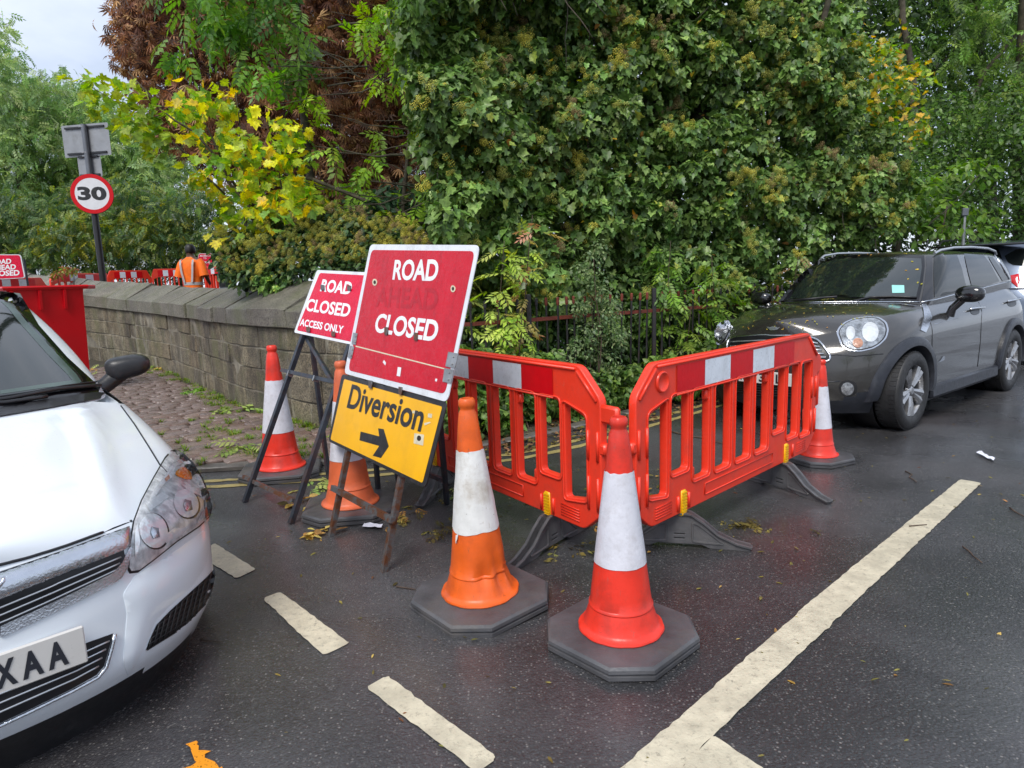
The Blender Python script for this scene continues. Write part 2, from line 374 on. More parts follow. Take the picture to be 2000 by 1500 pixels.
M['cladding'] = simple('cladding', (.024, .027, .036), .36, var=.2, vscale=15, bump=.3, bscale=140, dirt=(.06, .06, .065), dirt_amt=.4, dscale=14)
M['grille_black'] = simple('grille_black', (.006, .006, .008), .35)
M['chrome'] = simple('chrome', (.62, .64, .68), .10, metal=1.0, var=.05, vscale=30, bump=.5, bscale=150)
M['silver'] = simple('silver', (.55, .57, .60), .3, metal=.8, var=.06)
M['rubber'] = simple('rubber', (.02, .02, .021), .55, var=.3, vscale=20, bump=.4, bscale=90)
M['plate_white'] = simple('plate_white', (.62, .60, .57), .3, var=.04)
M['plate_black'] = simple('plate_black', (.02, .022, .03), .4)
M['reflector'] = simple('reflector', (.92, .93, .95), .2, metal=.4, var=.1, vscale=40, bump=1.0, bscale=26)
M['reflector_plain'] = simple('reflector_plain', (.74, .75, .78), .35, metal=.3, var=.4, vscale=30, bump=.9, bscale=30, dirt=(.20, .20, .20), dirt_amt=.8, dscale=22)
M['reflector_dim'] = simple('reflector_dim', (.46, .47, .49), .25, metal=.7, var=.5, vscale=22, bump=.7, bscale=34, dirt=(.14, .14, .14), dirt_amt=.8, dscale=26)
M['amber'] = simple('amber', (.70, .20, .01), .15, var=.3, vscale=40, bump=.5, bscale=120)
M['amber_pale'] = simple('amber_pale', (.60, .30, .20), .15, var=.3, vscale=60, bump=.5, bscale=150)
t = NT('lens'); g = t.geo(); tr = t.n('ShaderNodeBsdfTransparent'); gl = t.n('ShaderNodeBsdfGlossy'); gl.inputs['Roughness'].default_value = .03; fr = t.n('ShaderNodeFresnel'); fr.inputs['IOR'].default_value = 1.28; mx = t.n('ShaderNodeMixShader'); tr.inputs[0].default_value = (.93, .95, .96, 1); t.l(fr.outputs[0], mx.inputs[0]); t.l(tr.outputs[0], mx.inputs[1]); t.l(gl.outputs[0], mx.inputs[2]); t.l(mx.outputs[0], t.out.inputs[0]); M['lens'] = t.m
M['tail_red'] = simple('tail_red', (.50, .006, .012), .12, var=.2, coat=.8)
M['sticker'] = simple('sticker', (.28, .62, .58), .5)
M['rim'] = simple('rim', (.42, .42, .43), .3, metal=.8, var=.12, vscale=14, dirt=(.10, .08, .06), dirt_amt=.5, dscale=15)
# person
M['hivis'] = simple('hivis', (.93, .16, .004), .7, var=.12, vscale=14); M['hivis_band'] = simple('hivis_band', (.42, .40, .40), .4)
M['skin'] = simple('skin', (.10, .05, .03), .5); M['hair'] = simple('hair', (.008, .007, .007), .6); M['trousers'] = simple('trousers', (.02, .022, .03), .8)
M['bark'] = simple('bark', (.085, .07, .05), .85, var=.45, vscale=14, bump=1.0, bscale=26, dirt=(.05, .06, .03), dirt_amt=.6, dscale=5)
M['twig'] = simple('twig', (.075, .05, .035), .8, var=.4, vscale=20)
M['paper'] = simple('paper', (.70, .71, .80), .6)
# leaves: colour attribute per leaf
def leafmat(name, rough=.42, trans=.3, spec=.5):
    t = NT(name); a = t.n('ShaderNodeAttribute'); a.attribute_name = 'Col'; g = t.geo()
    c = t.mix(.45, a.outputs['Color'], t.mix(t.ramp(t.noise(g, 35, 3), [(.35, 0.0), (.65, 1.0)]), (.25, .25, .25), (1.6, 1.6, 1.5)), 'MULTIPLY')
    c = t.mix(.0, c, c)
    t.set(base=c, rough=rough, spec=spec)
    tr = t.n('ShaderNodeBsdfTranslucent'); hs = t.n('ShaderNodeHueSaturation'); hs.inputs['Saturation'].default_value = 1.15; hs.inputs['Value'].default_value = 1.5
    t.l(c, hs.inputs['Color']); t.l(hs.outputs[0], tr.inputs[0]); mx = t.n('ShaderNodeMixShader'); mx.inputs[0].default_value = trans
    t.l(t.b.outputs[0], mx.inputs[1]); t.l(tr.outputs[0], mx.inputs[2]); t.l(mx.outputs[0], t.out.inputs[0]); M[name] = t.m
leafmat('leaf_ivy', .40, .22, .38); leafmat('leaf_thin', .45, .40); leafmat('leaf_dry', .65, .2, .3)

# ================================================================ SETTING
def smooth_curve(P, n=12):
    """Catmull-Rom through 2D points"""
    P = [np.array(p, float) for p in P]; Q = [2 * P[0] - P[1]] + P + [2 * P[-1] - P[-2]]; out = []
    for i in range(1, len(Q) - 2):
        for k in range(n):
            t = k / n; a, b, c, d = Q[i - 1], Q[i], Q[i + 1], Q[i + 2]
            out.append(.5 * (2 * b + (c - a) * t + (2 * a - 5 * b + 4 * c - d) * t * t + (3 * b - a - 3 * c + d) * t ** 3))
    out.append(P[-1]); return np.array(out)
def offset_curve(c, d):
    t = np.gradient(c, axis=0); t /= np.linalg.norm(t, axis=1)[:, None]; return c + np.stack([-t[:, 1], t[:, 0]], 1) * d
# ground: one wide sheet, the road
def sheet(x0, x1, y0, y1, nx, ny, zf):
    V = []; Fc = []
    for j in range(ny + 1):
        for i in range(nx + 1):
            x = x0 + (x1 - x0) * i / nx; y = y0 + (y1 - y0) * j / ny; V.append((x, y, zf(x, y)))
    for j in range(ny):
        for i in range(nx):
            a = j * (nx + 1) + i; Fc.append((a, a + 1, a + nx + 2, a + nx + 1))
    return mesh(V, Fc)
road = put('road', mesh([(-300, -300, 0), (300, -300, 0), (300, 300, 0), (-300, 300, 0)], [(0, 1, 2, 3)]), M['asphalt']); tag(road, kind='structure')
# raised road carried by the bridge behind the parapet wall
def hump(x, y):
    return -0.02 + 0.6 * min(1, max(0, (y - 8.6) / 4.5)) + 0.35 * min(1, max(0, (y - 13) / 6))
V = []; Fc = []
xs = np.linspace(-34, 1.5, 40); ys = np.linspace(6.4, 40, 50)
for y in ys:
    for x in xs: V.append((x, y, hump(x, y)))
for j in range(49):
    for i in range(39):
        a = j * 40 + i
        wx_ = lambda y: float(np.interp(y, [5.6, 6.6, 7.5, 9.2, 10.6, 11.7, 13.15, 14.4, 15.2, 40], [-.8, -2.2, -3.1, -4.3, -5.4, -6.5, -8.1, -9.9, -11.4, -60])) + .30
        if min(xs[i] - wx_(ys[j]), xs[i] - wx_(ys[j + 1])) > 0: Fc.append((a, a + 1, a + 41, a + 40))
o = put('bridge_road', mesh(V, Fc), M['asphalt']); tag(o, kind='structure')
# double yellow line curve and kerb
DYL = smooth_curve([(-9.5, 4.1), (-6.0, 4.25), (-4.0, 4.33), (-2.2, 4.50), (-1.0, 4.66), (.18, 5.06), (1.15, 5.86), (2.14, 6.76), (4.6, 9.0), (9.5, 13.4), (20, 23.0)], 14)
def strip(name, curve, w, mname, z=.004, jit=.006, kind='structure', seg=.05):
    d = np.r_[0, np.cumsum(np.linalg.norm(np.diff(curve, axis=0), axis=1))]; n = max(2, int(min(d[-1], 14) / seg))
    s = np.linspace(0, d[-1], n) if d[-1] < 14 else np.r_[np.linspace(0, 14, n), np.linspace(14.2, d[-1], 60)]
    c = np.stack([np.interp(s, d, curve[:, 0]), np.interp(s, d, curve[:, 1])], 1)
    a = offset_curve(c, w / 2); b = offset_curve(c, -w / 2)
    a += rng.normal(0, jit, a.shape); b += rng.normal(0, jit, b.shape)
    V = [(*p, z) for p in a] + [(*p, z) for p in b]; m = len(a)
    return tag(put(name, mesh(V, [(i, m + i, m + i + 1, i + 1) for i in range(m - 1)]), M[mname]), kind=kind)
strip('double_yellow_line', offset_curve(DYL, 0.0), .065, 'yellow_line', jit=.005)
strip('double_yellow_line', offset_curve(DYL, .15), .065, 'yellow_line', jit=.007)
def paint_px(name, P, mname='white_line', z=.004, jit=.0018, seg=.03, rnd=.02):
    """painted marking: outline points on the road"""
    W = [ground(*p)[:2] for p in P]; W = round_poly([tuple(w) for w in W], rnd, 3); out = []
    for i in range(len(W)):
        a = np.array(W[i]); b = np.array(W[(i + 1) % len(W)]); L = np.linalg.norm(b - a); k = max(1, int(L / seg))
        for q in range(k): out.append(a + (b - a) * q / k + rng.normal(0, jit, 2))
    me = shape_mesh([[tuple(q) for q in out]], 0.0); me.transform(Matrix.Translation((0, 0, z)))
    return tag(put(name, me, M[mname]), kind='structure')
paint_px('white_line', [(1875, 937), (1917, 944), (1390, 1440), (1335, 1500), (1290, 1560), (1150, 1560), (1215, 1500), (1600, 1162)])
paint_px('white_line', [(1394, 1440), (1490, 1505), (1560, 1552), (1300, 1556), (1330, 1506)], z=.008)
paint_px('white_line', [(548, 1157), (683, 1258), (632, 1282), (513, 1170)])
paint_px('white_line', [(757, 1321), (972, 1482), (935, 1512), (715, 1344)])
paint_px('white_line', [(420, 1062), (500, 1113), (462, 1131), (385, 1085)])
paint_px('white_line', [(1085, 1560), (1180, 1640), (1130, 1680), (1030, 1590)])
paint_px('orange_spray', [(362, 1458), (392, 1453), (400, 1475), (432, 1500), (440, 1530), (360, 1530), (345, 1505), (385, 1490)], 'orange_spray', z=.005, jit=.007)
# damp seam where a trench was cut, with a little standing water
t = NT('seam_wet'); g = t.geo(); t.set(base=(.008, .008, .009), rough=t.ramp(t.noise(g, 6, 4), [(.4, .05), (.6, .3)])); t.bump(t.noise(g, 200, 4), .3, .003); M['seam'] = t.m
sm = smooth_curve([ground(*p)[:2] for p in [(428, 1140), (500, 1170), (560, 1212), (640, 1285), (700, 1345), (745, 1420), (790, 1520)]], 10)
def blob_px(name, cx, cy, rx, ry, mname, z, kind='structure'):
    c = ground(cx, cy); V = []
    for k in range(40):
        an = 2 * pi * k / 40; r = 1 + .35 * mnoise.noise(Vector((cos(an) * 1.7 + cx, sin(an) * 1.7, 3))); V.append((c[0] + rx * r * cos(an), c[1] + ry * r * sin(an), z))
    return tag(put(name, mesh(V, [tuple(range(40))]), M[mname]), kind=kind)
t = NT('water'); g = t.geo(); t.set(base=(.008, .009, .010), rough=.04); t.bump(t.noise(g, 40, 2), .03, .002); M['water'] = t.m
# gutter, kerb strip and footway behind
KERB = offset_curve(DYL, .46)
def band(name, c1, c2, z1, z2, m, kind='structure'):
    n = len(c1); V = [(*p, z1) for p in c1] + [(*p, z2) for p in c2]
    return tag(put(name, mesh(V, [(i, i + 1, n + i + 1, n + i) for i in range(n - 1)]), m), kind=kind)
# verge of soil between the kerb and the railings
VERGE = offset_curve(DYL, 3.5)
sel = slice(52, None)
rr = len(KERB)
nV = 14; V = []; Fc = []
for k in range(nV + 1):
    cc = offset_curve(DYL, .42 + 3.6 * (k / nV) ** 1.4)
    for i in range(52, rr):
        p = cc[i]; V.append((p[0], p[1], .006 + .10 * min(1, k / 6) + .03 * noise3((p[0], p[1], 0), 3)))
m_ = rr - 52
for k in range(nV):
    for i in range(m_ - 1): a = k * m_ + i; Fc.append((a, a + 1, a + m_ + 1, a + m_))
tag(put('verge', mesh(V, Fc), M['soil'], smooth=180), kind='structure')

# ---- stone parapet wall (path of its foot, from near end to far end)
WP = [(-.86, 5.62), (-1.81, 6.16), (-2.25, 6.58), (-3.1, 7.48), (-4.35, 9.18), (-5.45, 10.6), (-6.5, 11.7), (-8.1, 13.15), (-9.9, 14.4), (-11.4, 15.2)]
WC = smooth_curve(WP, 16); WD = np.r_[0, np.cumsum(np.linalg.norm(np.diff(WC, axis=0), axis=1))]
WN = None
def wall_pt(s, back, z):
    """point at run s along the wall, 'back' behind its face, height z (wall climbs towards the far end)"""
    x = np.interp(s, WD, WC[:, 0]); y = np.interp(s, WD, WC[:, 1]); x2 = np.interp(s + .05, WD, WC[:, 0]); y2 = np.interp(s + .05, WD, WC[:, 1])
    if s + .05 > WD[-1]: x2, y2 = x + (x - np.interp(s - .05, WD, WC[:, 0])), y + (y - np.interp(s - .05, WD, WC[:, 1]))
    tx, ty = x2 - x, y2 - y; L = sqrt(tx * tx + ty * ty); nx, ny = ty / L, -tx / L   # pointing behind
    lift = .0048 * max(0, s - 5) ** 2
    return (x + nx * back, y + ny * back, z + lift * (z / 1.2 if z > 0 else 0))
wall = thing('parapet_wall', 'weathered sandstone parapet wall with sloping coping behind the cobbled footway', 'wall')
mb = MB(); ss = np.linspace(0, WD[-1], 60)
for s in ss: mb.v += [wall_pt(s, .012, 0), wall_pt(s, .012, 1.15), wall_pt(s, .42, 1.15), wall_pt(s, .42, 0)]
for i in range(59):
    for k in range(4): a = i * 4 + k; b = i * 4 + (k + 1) % 4; mb.f.append((a, b, b + 4, a + 4))
mb.f += [(0, 1, 2, 3), (59 * 4 + 3, 59 * 4 + 2, 59 * 4 + 1, 59 * 4)]
put('mortar_core', mb.mesh(), M['mortar'], wall, world=True)
def stone_block(s0, s1, b0, b1, z0, z1, mat, name='stone', top=None, wob=.003):
    n = max(2, int((s1 - s0) / .14)); ch = .006; V = []; Fc = []
    # section loop (back, z) with chamfered face edges
    if top is None: loop = [(b1, z0), (b0 + ch, z0), (b0, z0 + ch), (b0, z1 - ch), (b0 + ch, z1), (b1, z1)]
    else: loop = [(b1, z0), (b0 + ch, z0), (b0, z0 + ch), (b0, z1 - ch), (b0 + .012, z1 + .004), (b0 + (b1 - b0) * .42, z1 + top * .5), (b0 + (b1 - b0) * .82, z1 + top), (b1, z1 + top * .9)]
    m = len(loop); st = [s0 + .0] + [s0 + (s1 - s0) * k / n for k in range(1, n)] + [s1]
    st = [s0, s0 + ch] + st[1:-1] + [s1 - ch, s1]; q = rng.normal(0, wob)
    for j, s in enumerate(st):
        e = ch if j in (0, len(st) - 1) else 0
        for (b, z) in loop:
            w = .014 * noise3((s * 2.3, b * 3, z * 3.1)) + .009 * noise3((s * 9, b * 9, z * 9))
            V.append(wall_pt(s, b + (e if b < b0 + .05 else 0) + q + (w if b < b1 else 0), z + (w * .7 if top is not None and z > z0 + .05 else 0)))
    for j in range(len(st) - 1):
        for k in range(m): a = j * m + k; b = j * m + (k + 1) % m; Fc.append((a, b, b + m, a + m))
    Fc += [tuple(range(m)), tuple(range((len(st) - 1) * m, len(st) * m))[::-1]]
    me = mesh(V, Fc); return put(name, me, mat, wall, world=True, smooth=25)
courses = [(0.0, .262), (.27, .515), (.523, .745), (.753, .975)]
for ci, (z0, z1) in enumerate(courses):
    s = rng.uniform(-.3, 0)
    while s < WD[-1]:
        L = rng.uniform(.42, .88); a, b = max(0, s), min(WD[-1], s + L)
        if b - a > .06: stone_block(a + .004, b - .004, rng.uniform(-.012, .010), .25, z0 + rng.uniform(0, .006), z1 - rng.uniform(0, .006), M['wall_stone'])
        s += L
s = 0
while s < WD[-1] - .1:
    L = rng.uniform(.55, 1.05); a, b = s, min(WD[-1], s + L); stone_block(a + .007, b - .009, -.045 + rng.normal(0, .008), .52, .985, 1.175 + rng.normal(0, .008), M['coping_stone'], 'coping_stone', top=.24 + rng.normal(0, .015), wob=.008); s += L

# ---- cobbled footway
path = thing('cobbled_path', None, None); path['kind'] = 'structure'
base_poly = [(-1.2, 5.75)] + [tuple(p) for p in WC[12:]] + [(-9.5, 13.6), (-11, 9), (-9.5, 4.75)] + [tuple(KERB[i]) for i in range(0, 58, 3)]
me = shape_mesh([[tuple(p) for p in base_poly]], 0.0); me.transform(Matrix.Translation((0, 0, .028)))
put('joint_bed', me, M['soil'], path)
def inpoly(x, y, P):
    c = False; j = len(P) - 1
    for i in range(len(P)):
        if (P[i][1] > y) != (P[j][1] > y) and x < (P[j][0] - P[i][0]) * (y - P[i][1]) / (P[j][1] - P[i][1]) + P[i][0]: c = not c
        j = i
    return c
sett_meshes = []
for k in range(5):
    bm = bmesh.new(); bmesh.ops.create_cube(bm, size=1)
    for q in bm.verts: q.co = Vector((q.co.x * 1.0, q.co.y * 1.0, q.co.z)) + Vector((rng.normal(0, .035), rng.normal(0, .04), 0))
    bmesh.ops.bevel(bm, geom=[e for e in bm.edges if e.calc_length() > .5], offset=.11, segments=1, affect='EDGES')
    for q in bm.verts:
        if q.co.z > .3: q.co.z += rng.normal(0, .05)
    me = bpy.data.meshes.new('sett'); bm.to_mesh(me); bm.free(); shade(me, 180); me.materials.append(M['sett']); sett_meshes.append(me)
wd = np.array([-.60, .80]); wd /= np.linalg.norm(wd); wx = np.array([.80, .60])
setts = []
row = 0; v = -2.0
while v < 8.5:
    dv = rng.uniform(.115, .14); u = -7.5 + rng.uniform(0, .2)
    while u < 3:
        du = rng.uniform(.15, .24); c = np.array([-2.2, 4.9]) + wd * (v + dv / 2 + .03 * sin(u * 1.3)) + wx * (u + du / 2)
        if inpoly(c[0], c[1], base_poly) and inpoly(*(c + wx * (du * .4)), base_poly): setts.append((c[0], c[1], du - .013, dv - .014))
        u += du
    v += dv
setts.sort(key=lambda q: q[0] ** 2 + q[1] ** 2)
vis = [q for q in setts if q[0] > -8.5]
far = MB()
for i, (x, y, du, dv) in enumerate(vis):
    z = .038 + rng.normal(0, .005); R = Matrix.Translation((x, y, z)) @ Euler((rng.normal(0, .035), rng.normal(0, .035), atan2(wx[1], wx[0]) + rng.normal(0, .04))).to_matrix().to_4x4() @ Matrix.Diagonal((du, dv, .05, 1))
    me = sett_meshes[i % 5]
    if i < 300: put('sett', me, None, path, M=R)
    else: far.add([tuple(R @ q.co) for q in me.vertices], [tuple(p.vertices) for p in me.polygons])
if far.v: o = put('setts', far.mesh(), M['sett'], path, smooth=180); o['kind'] = 'stuff'
# kerb stones along the near edge
kd = np.r_[0, np.cumsum(np.linalg.norm(np.diff(KERB, axis=0), axis=1))]
kerb = thing('kerb', None, None); kerb['kind'] = 'structure'
s = 1.5
while s < 11.2:
    L = rng.uniform(.55, .85); a = [np.interp(s + .006, kd, KERB[:, i]) for i in (0, 1)]; b = [np.interp(s + L - .006, kd, KERB[:, i]) for i in (0, 1)]
    mb = MB(); mb.bar((*a, .018), (*b, .018), .13, .05, ch=.012); put('kerb_stone', mb.mesh(), M['kerb'], kerb, smooth=40); s += L

# ---- iron railings
RA, RB = np.array([-.55, 5.75]), np.array([9.5, 12.6])
RC = smooth_curve([(-.72, 5.72), (0.02, 6.06), (.62, 6.5), (2.4, 7.66), (4.4, 9.0), (8.5, 12.0)], 12); RD = np.r_[0, np.cumsum(np.linalg.norm(np.diff(RC, axis=0), axis=1))]
rail = thing('iron_railings', 'black iron railings with rust red tips tangled in the ivy behind the barriers', 'railings')
def rp(s, z): return (np.interp(s, RD, RC[:, 0]), np.interp(s, RD, RC[:, 1]), z)
for zt in (.22, 1.0):
    mb = MB(); pts = [rp(s, zt) for s in np.linspace(0, RD[-1], 40)]
    for a, b in zip(pts[:-1], pts[1:]): mb.bar(a, b, .012, .035)
    put('rail', mb.mesh(), M['iron_rust'] if zt > .5 else M['iron'], rail)
mb = MB(); mb.tube([(0, 0, 0.02), (0, 0, 1.12)], .0105, 6); bar_me = mb.mesh(); bar_me.materials.append(M['iron'])
mb = MB(); mb.tube([(0, 0, 1.12), (0, 0, 1.135), (0, 0, 1.19), (0, 0, 1.20)], [.0105, .015, .015, .006], 6); tip_me = mb.mesh(); tip_me.materials.append(M['iron_rust'])
tip_b = tip_me.copy(); tip_b.materials.clear(); tip_b.materials.append(M['iron'])
mb = MB(); mb.box((0, 0, .62), (.045, .045, 1.24), ch=.006); post_me = mb.mesh(); post_me.materials.append(M['iron'])
s = .06; k = 0
while s < RD[-1] and k < 95:
    x, y, _ = rp(s, 0)
    if k % 14 == 8: put('post', post_me, None, rail, M=Matrix.Translation((x, y, 0)))
    else:
        R = Matrix.Translation((x, y, 0)) @ Euler((rng.normal(0, .01), rng.normal(0, .012), 0)).to_matrix().to_4x4()
        b = put('bar', bar_me, None, rail, M=R); put('tip', tip_me if 1.3 < s < 3.6 or k % 5 == 0 else tip_b, None, b)
    s += .118 + rng.normal(0, .004); k += 1

# ================================================================ TRAFFIC CONES
def make_cone(label, pos, sc, rot, bodym, sleevem, kind, lean=(0, 0), flat_seg=True, platem='cone_rubber', notch=False, dent=False, band=(.367, .767)):
    Mx = Matrix.Translation((pos[0], pos[1], .0)) @ Euler((lean[0], lean[1], rot)).to_matrix().to_4x4() @ Matrix.Scale(sc, 4)
    c = thing('traffic_cone', label, 'traffic cone', M=Mx, group='traffic cones round the road closure')
    # base: square with cut corners
    s, cut = .262, .115
    P = [(s - cut, -s), (s, -s + cut), (s, s - cut), (s - cut, s), (-s + cut, s), (-s, s - cut), (-s, -s + cut), (-s + cut, -s)]
    mb = MB(); levels = [(0.965, .0), (1.0, .006), (1.0, .020), (.972, .023), (.972, .028), (1.0, .032), (.992, .044), (.955, .052), (.60, .056)]
    for (k, z) in levels: mb.v += [(x * k, y * k, z) for x, y in P]
    for i in range(len(levels) - 1):
        for k in range(8): a = i * 8 + k; b = i * 8 + (k + 1) % 8; mb.f.append((a, b, b + 8, a + 8))
    mb.f += [tuple(range(8))[::-1], tuple((len(levels) - 1) * 8 + k for k in range(8))]
    put('base', mb.mesh(), M[platem], c, smooth=30)
    H = .90; zb = .054
    prof = [(.165, zb), (.169, zb + .007), (.166, zb + .014), (.151, zb + .020), (.144, zb + .030), (.135, .115), (.1225, .152), (.1255, .157), (.124, .163), (.120, .167), (.099, .33), (.0535, .69), (.043, .79), (.036, .835), (.030, .848), (.029, .856), (.0335, .864), (.035, .874), (.0335, .888), (.029, .895), (.022, .897), (.020, .885), (.020, .82)]
    # extra rings between for a smooth taper
    pr2 = []
    for a, b in zip(prof[:-1], prof[1:]):
        n = max(1, int(abs(b[1] - a[1]) / .035)) if b[1] > a[1] else 1
        for k in range(n): pr2.append((a[0] + (b[0] - a[0]) * k / n, a[1] + (b[1] - a[1]) * k / n))
    pr2.append(prof[-1])
    Rz = lambda z: float(np.interp(z, [.167, .33, .69, .79], [.120, .099, .0535, .043]))
    def wob(r, z, an):
        q = r
        if flat_seg and z < .085: q = r * (1 - .02 * (1 - abs(cos(an * 6))))
        if dent and z < .3:
            for (da, dz, w, d) in ((-1.35, .13, .35, .022), (-2.0, .16, .3, .016), (-.75, .15, .3, .018), (-1.6, .22, .25, .010)):
                dd = ((an - 2 * pi if an > pi else an) - da) / w; e = (z - dz) / .045
                q -= d * math.exp(-dd * dd - e * e) * (1 + .5 * cos(9 * an))
        return q + .0012 * noise3((an * 1.5, z * 9, pos[0] * 5), 1)
    mb = MB(); mb.lathe(pr2, 48, wob=wob); put('body', mb.mesh(), M[bodym], c, smooth=38)
    # reflective sleeve
    mb = MB(); seg = 72; rows = 12
    z0, z1 = band[0] * H, band[1] * H
    for i in range(rows + 1):
        f = i / rows
        for k in range(seg):
            an = 2 * pi * k / seg; a0 = (an if an < pi else an - 2 * pi); lo = z0 + (.012 * noise3((an * 2, 0, pos[1]), 1) if dent else .002 * noise3((an * 3, 0, pos[1]), 1))
            if notch:
                dd = abs(a0 + .95); lo += max(0, .03 - dd * .35)
            hi = z1 + .004 * noise3((an * 3, 5, pos[1]), 1)
            z = lo + (hi - lo) * f; r = Rz(z) + .0022 + (.0022 * noise3((an * 4, z * 20, 1), 1) if dent else .0005 * noise3((an * 3, z * 9, 1), 1))
            mb.v.append((r * cos(an), r * sin(an), z))
    for i in range(rows):
        for k in range(seg): a = i * seg + k; b = i * seg + (k + 1) % seg; mb.f.append((a, b, b + seg, a + seg))
    # thickness lip
    put('reflective_sleeve', mb.mesh(), M[sleevem], c, smooth=60)
    if dent:   # torn flap of sleeve on the left edge
        mb = MB(); r = .096
        mb.v = [(-r - .001, -.01, .345), (-r - .001, .01, .335), (-r - .016, -.004, .305), (-r - .012, -.014, .325), (-r + .002, 0, .30)]; mb.f = [(0, 1, 2), (0, 2, 3), (1, 4, 2)]
        put('torn_flap', mb.mesh(), M[sleevem], c)
    return c
cone1 = make_cone('clean red cone with bright sleeve in front of the gap between two red barriers', ground(1213, 1247), .975, radians(43), 'cone_red', 'sleeve_new', 0, lean=(0, -.006), notch=True)
cone2 = make_cone('dented orange cone with scuffed torn white sleeve, right of the yellow diversion board', ground(940, 1175), 1.01, radians(40), 'cone_orange', 'sleeve_old', 1, lean=(0, -.035), dent=True, band=(.385, .76))
cone3 = make_cone('red cone standing behind the legs of the small access only sign, against the stone wall', ground(550, 925), 1.075, radians(12), 'cone_red', 'sleeve_new', 0, lean=(0, .01), flat_seg=False, band=(.34, .735))
cone4 = make_cone('small red cone standing by the front bumper of the grey car', ground(1597, 898), .825, radians(25), 'cone_red', 'sleeve_new', 0, flat_seg=False, band=(.335, .74))
cone5 = make_cone('faded orange cone almost hidden behind the yellow diversion board', ground(686, 997), 1.04, radians(8), 'cone_faded', 'sleeve_new', 0, flat_seg=False, band=(.36, .74))

# ================================================================ BARRIERS
PW = 2.07
def rect(x0, x1, y0, y1): return [(x0, y0), (x1, y0), (x1, y1), (x0, y1)]
def barrier_outline():
    P = [(.13, .190), (PW - .13, .190), (PW - .012, .29), (PW - .012, .70), (PW + .055, .715), (PW + .055, .80), (PW - .012, .83), (PW - .155, .970), (.155, .970), (.012, .83), (.012, .29)]
    return round_poly(P, [.03] * 11, 3)
def windows():
    W = []
    spec = [(.105, .265, .305, .79), (.298, .457, .40, .797), (.498, .662, .328, .80), (.722, .888, .324, .80), (.948, 1.122, .324, .80), (1.182, 1.348, .324, .80), (1.408, 1.572, .40, .797), (1.612, 1.775, .328, .797), (1.812, 1.968, .305, .79)]
    for i, (a, b, c, d) in enumerate(spec):
        P = rect(a, b, c, d)
        if i in (0,): P = [(a, c + .03), (b, c), (b, d), (a, d - .05)]
        W.append(round_poly(P, .032, 4)[::-1])
    return W
BO, BW = barrier_outline(), windows()
bp_me = shape_mesh([BO] + BW, .015, .006, 2); bp_me.transform(Matrix.Rotation(pi / 2, 4, 'X'))
# raised mouldings: ribs round each window and along the edges
mb = MB()
for P in BW:
    c = (sum(q[0] for q in P) / len(P), sum(q[1] for q in P) / len(P)); pts = []
    for q in P: dx, dy = q[0] - c[0], q[1] - c[1]; pts.append((q[0] + .010 * np.sign(dx), -.0235, q[1] + .010 * np.sign(dy)))
    mb.tube(pts + [pts[0]], .004, 5, cap=False); 
    mb.tube([(p[0], .0235, p[2]) for p in pts + [pts[0]]], .0055, 5, cap=False)
ed = [(.19, .972), (PW - .19, .972)]
for y in (-.0235, .0235):
    mb.tube([(.175, y, .957), (PW - .175, y, .957)], .008, 6); mb.tube([(.03, y, .82), (.16, y, .948)], .008, 6); mb.tube([(PW - .03, y, .82), (PW - .16, y, .948)], .008, 6)
    mb.tube([(.34, y, .800), (1.73, y, .800)], .006, 6)
    for x in (.025, .09, PW - .09, PW - .025): mb.tube([(x, y, .30), (x, y, .46)], .008, 6); mb.tube([(x, y, .54), (x, y, .68)], .008, 6)
    for x in (.36, .46, PW - .36, PW - .46): mb.tube([(x, y, .20), (x, y, .28)], .008, 6)
    mb.tube([(.62, y, .225), (1.42, y, .225), (1.42, y, .285), (.62, y, .285), (.62, y, .225)], .003, 4)
    for k in range(5): mb.tube([(.16, y, .215 + k * .014), (.30, y, .215 + k * .014)], .0025, 4); mb.tube([(PW - .30, y, .215 + k * .014), (PW - .16, y, .215 + k * .014)], .0025, 4)
rib_me = mb.mesh(); shade(rib_me, 180)
mb = MB()
for sx in (.215, PW - .215):   # round recess boss
    mb.lathe([(.0, .0), (.030, .001), (.042, .006), (.047, .010), (.050, .006), (.052, 0)], 20)
    n = len(mb.v); 
boss = MB(); boss.lathe([(.0, -.004), (.030, -.003), (.041, .004), (.046, .009), (.051, .004), (.053, -.002)], 20)
boss_me = boss.mesh(); boss_me.transform(Matrix.Rotation(pi / 2, 4, 'X')); shade(boss_me, 180)
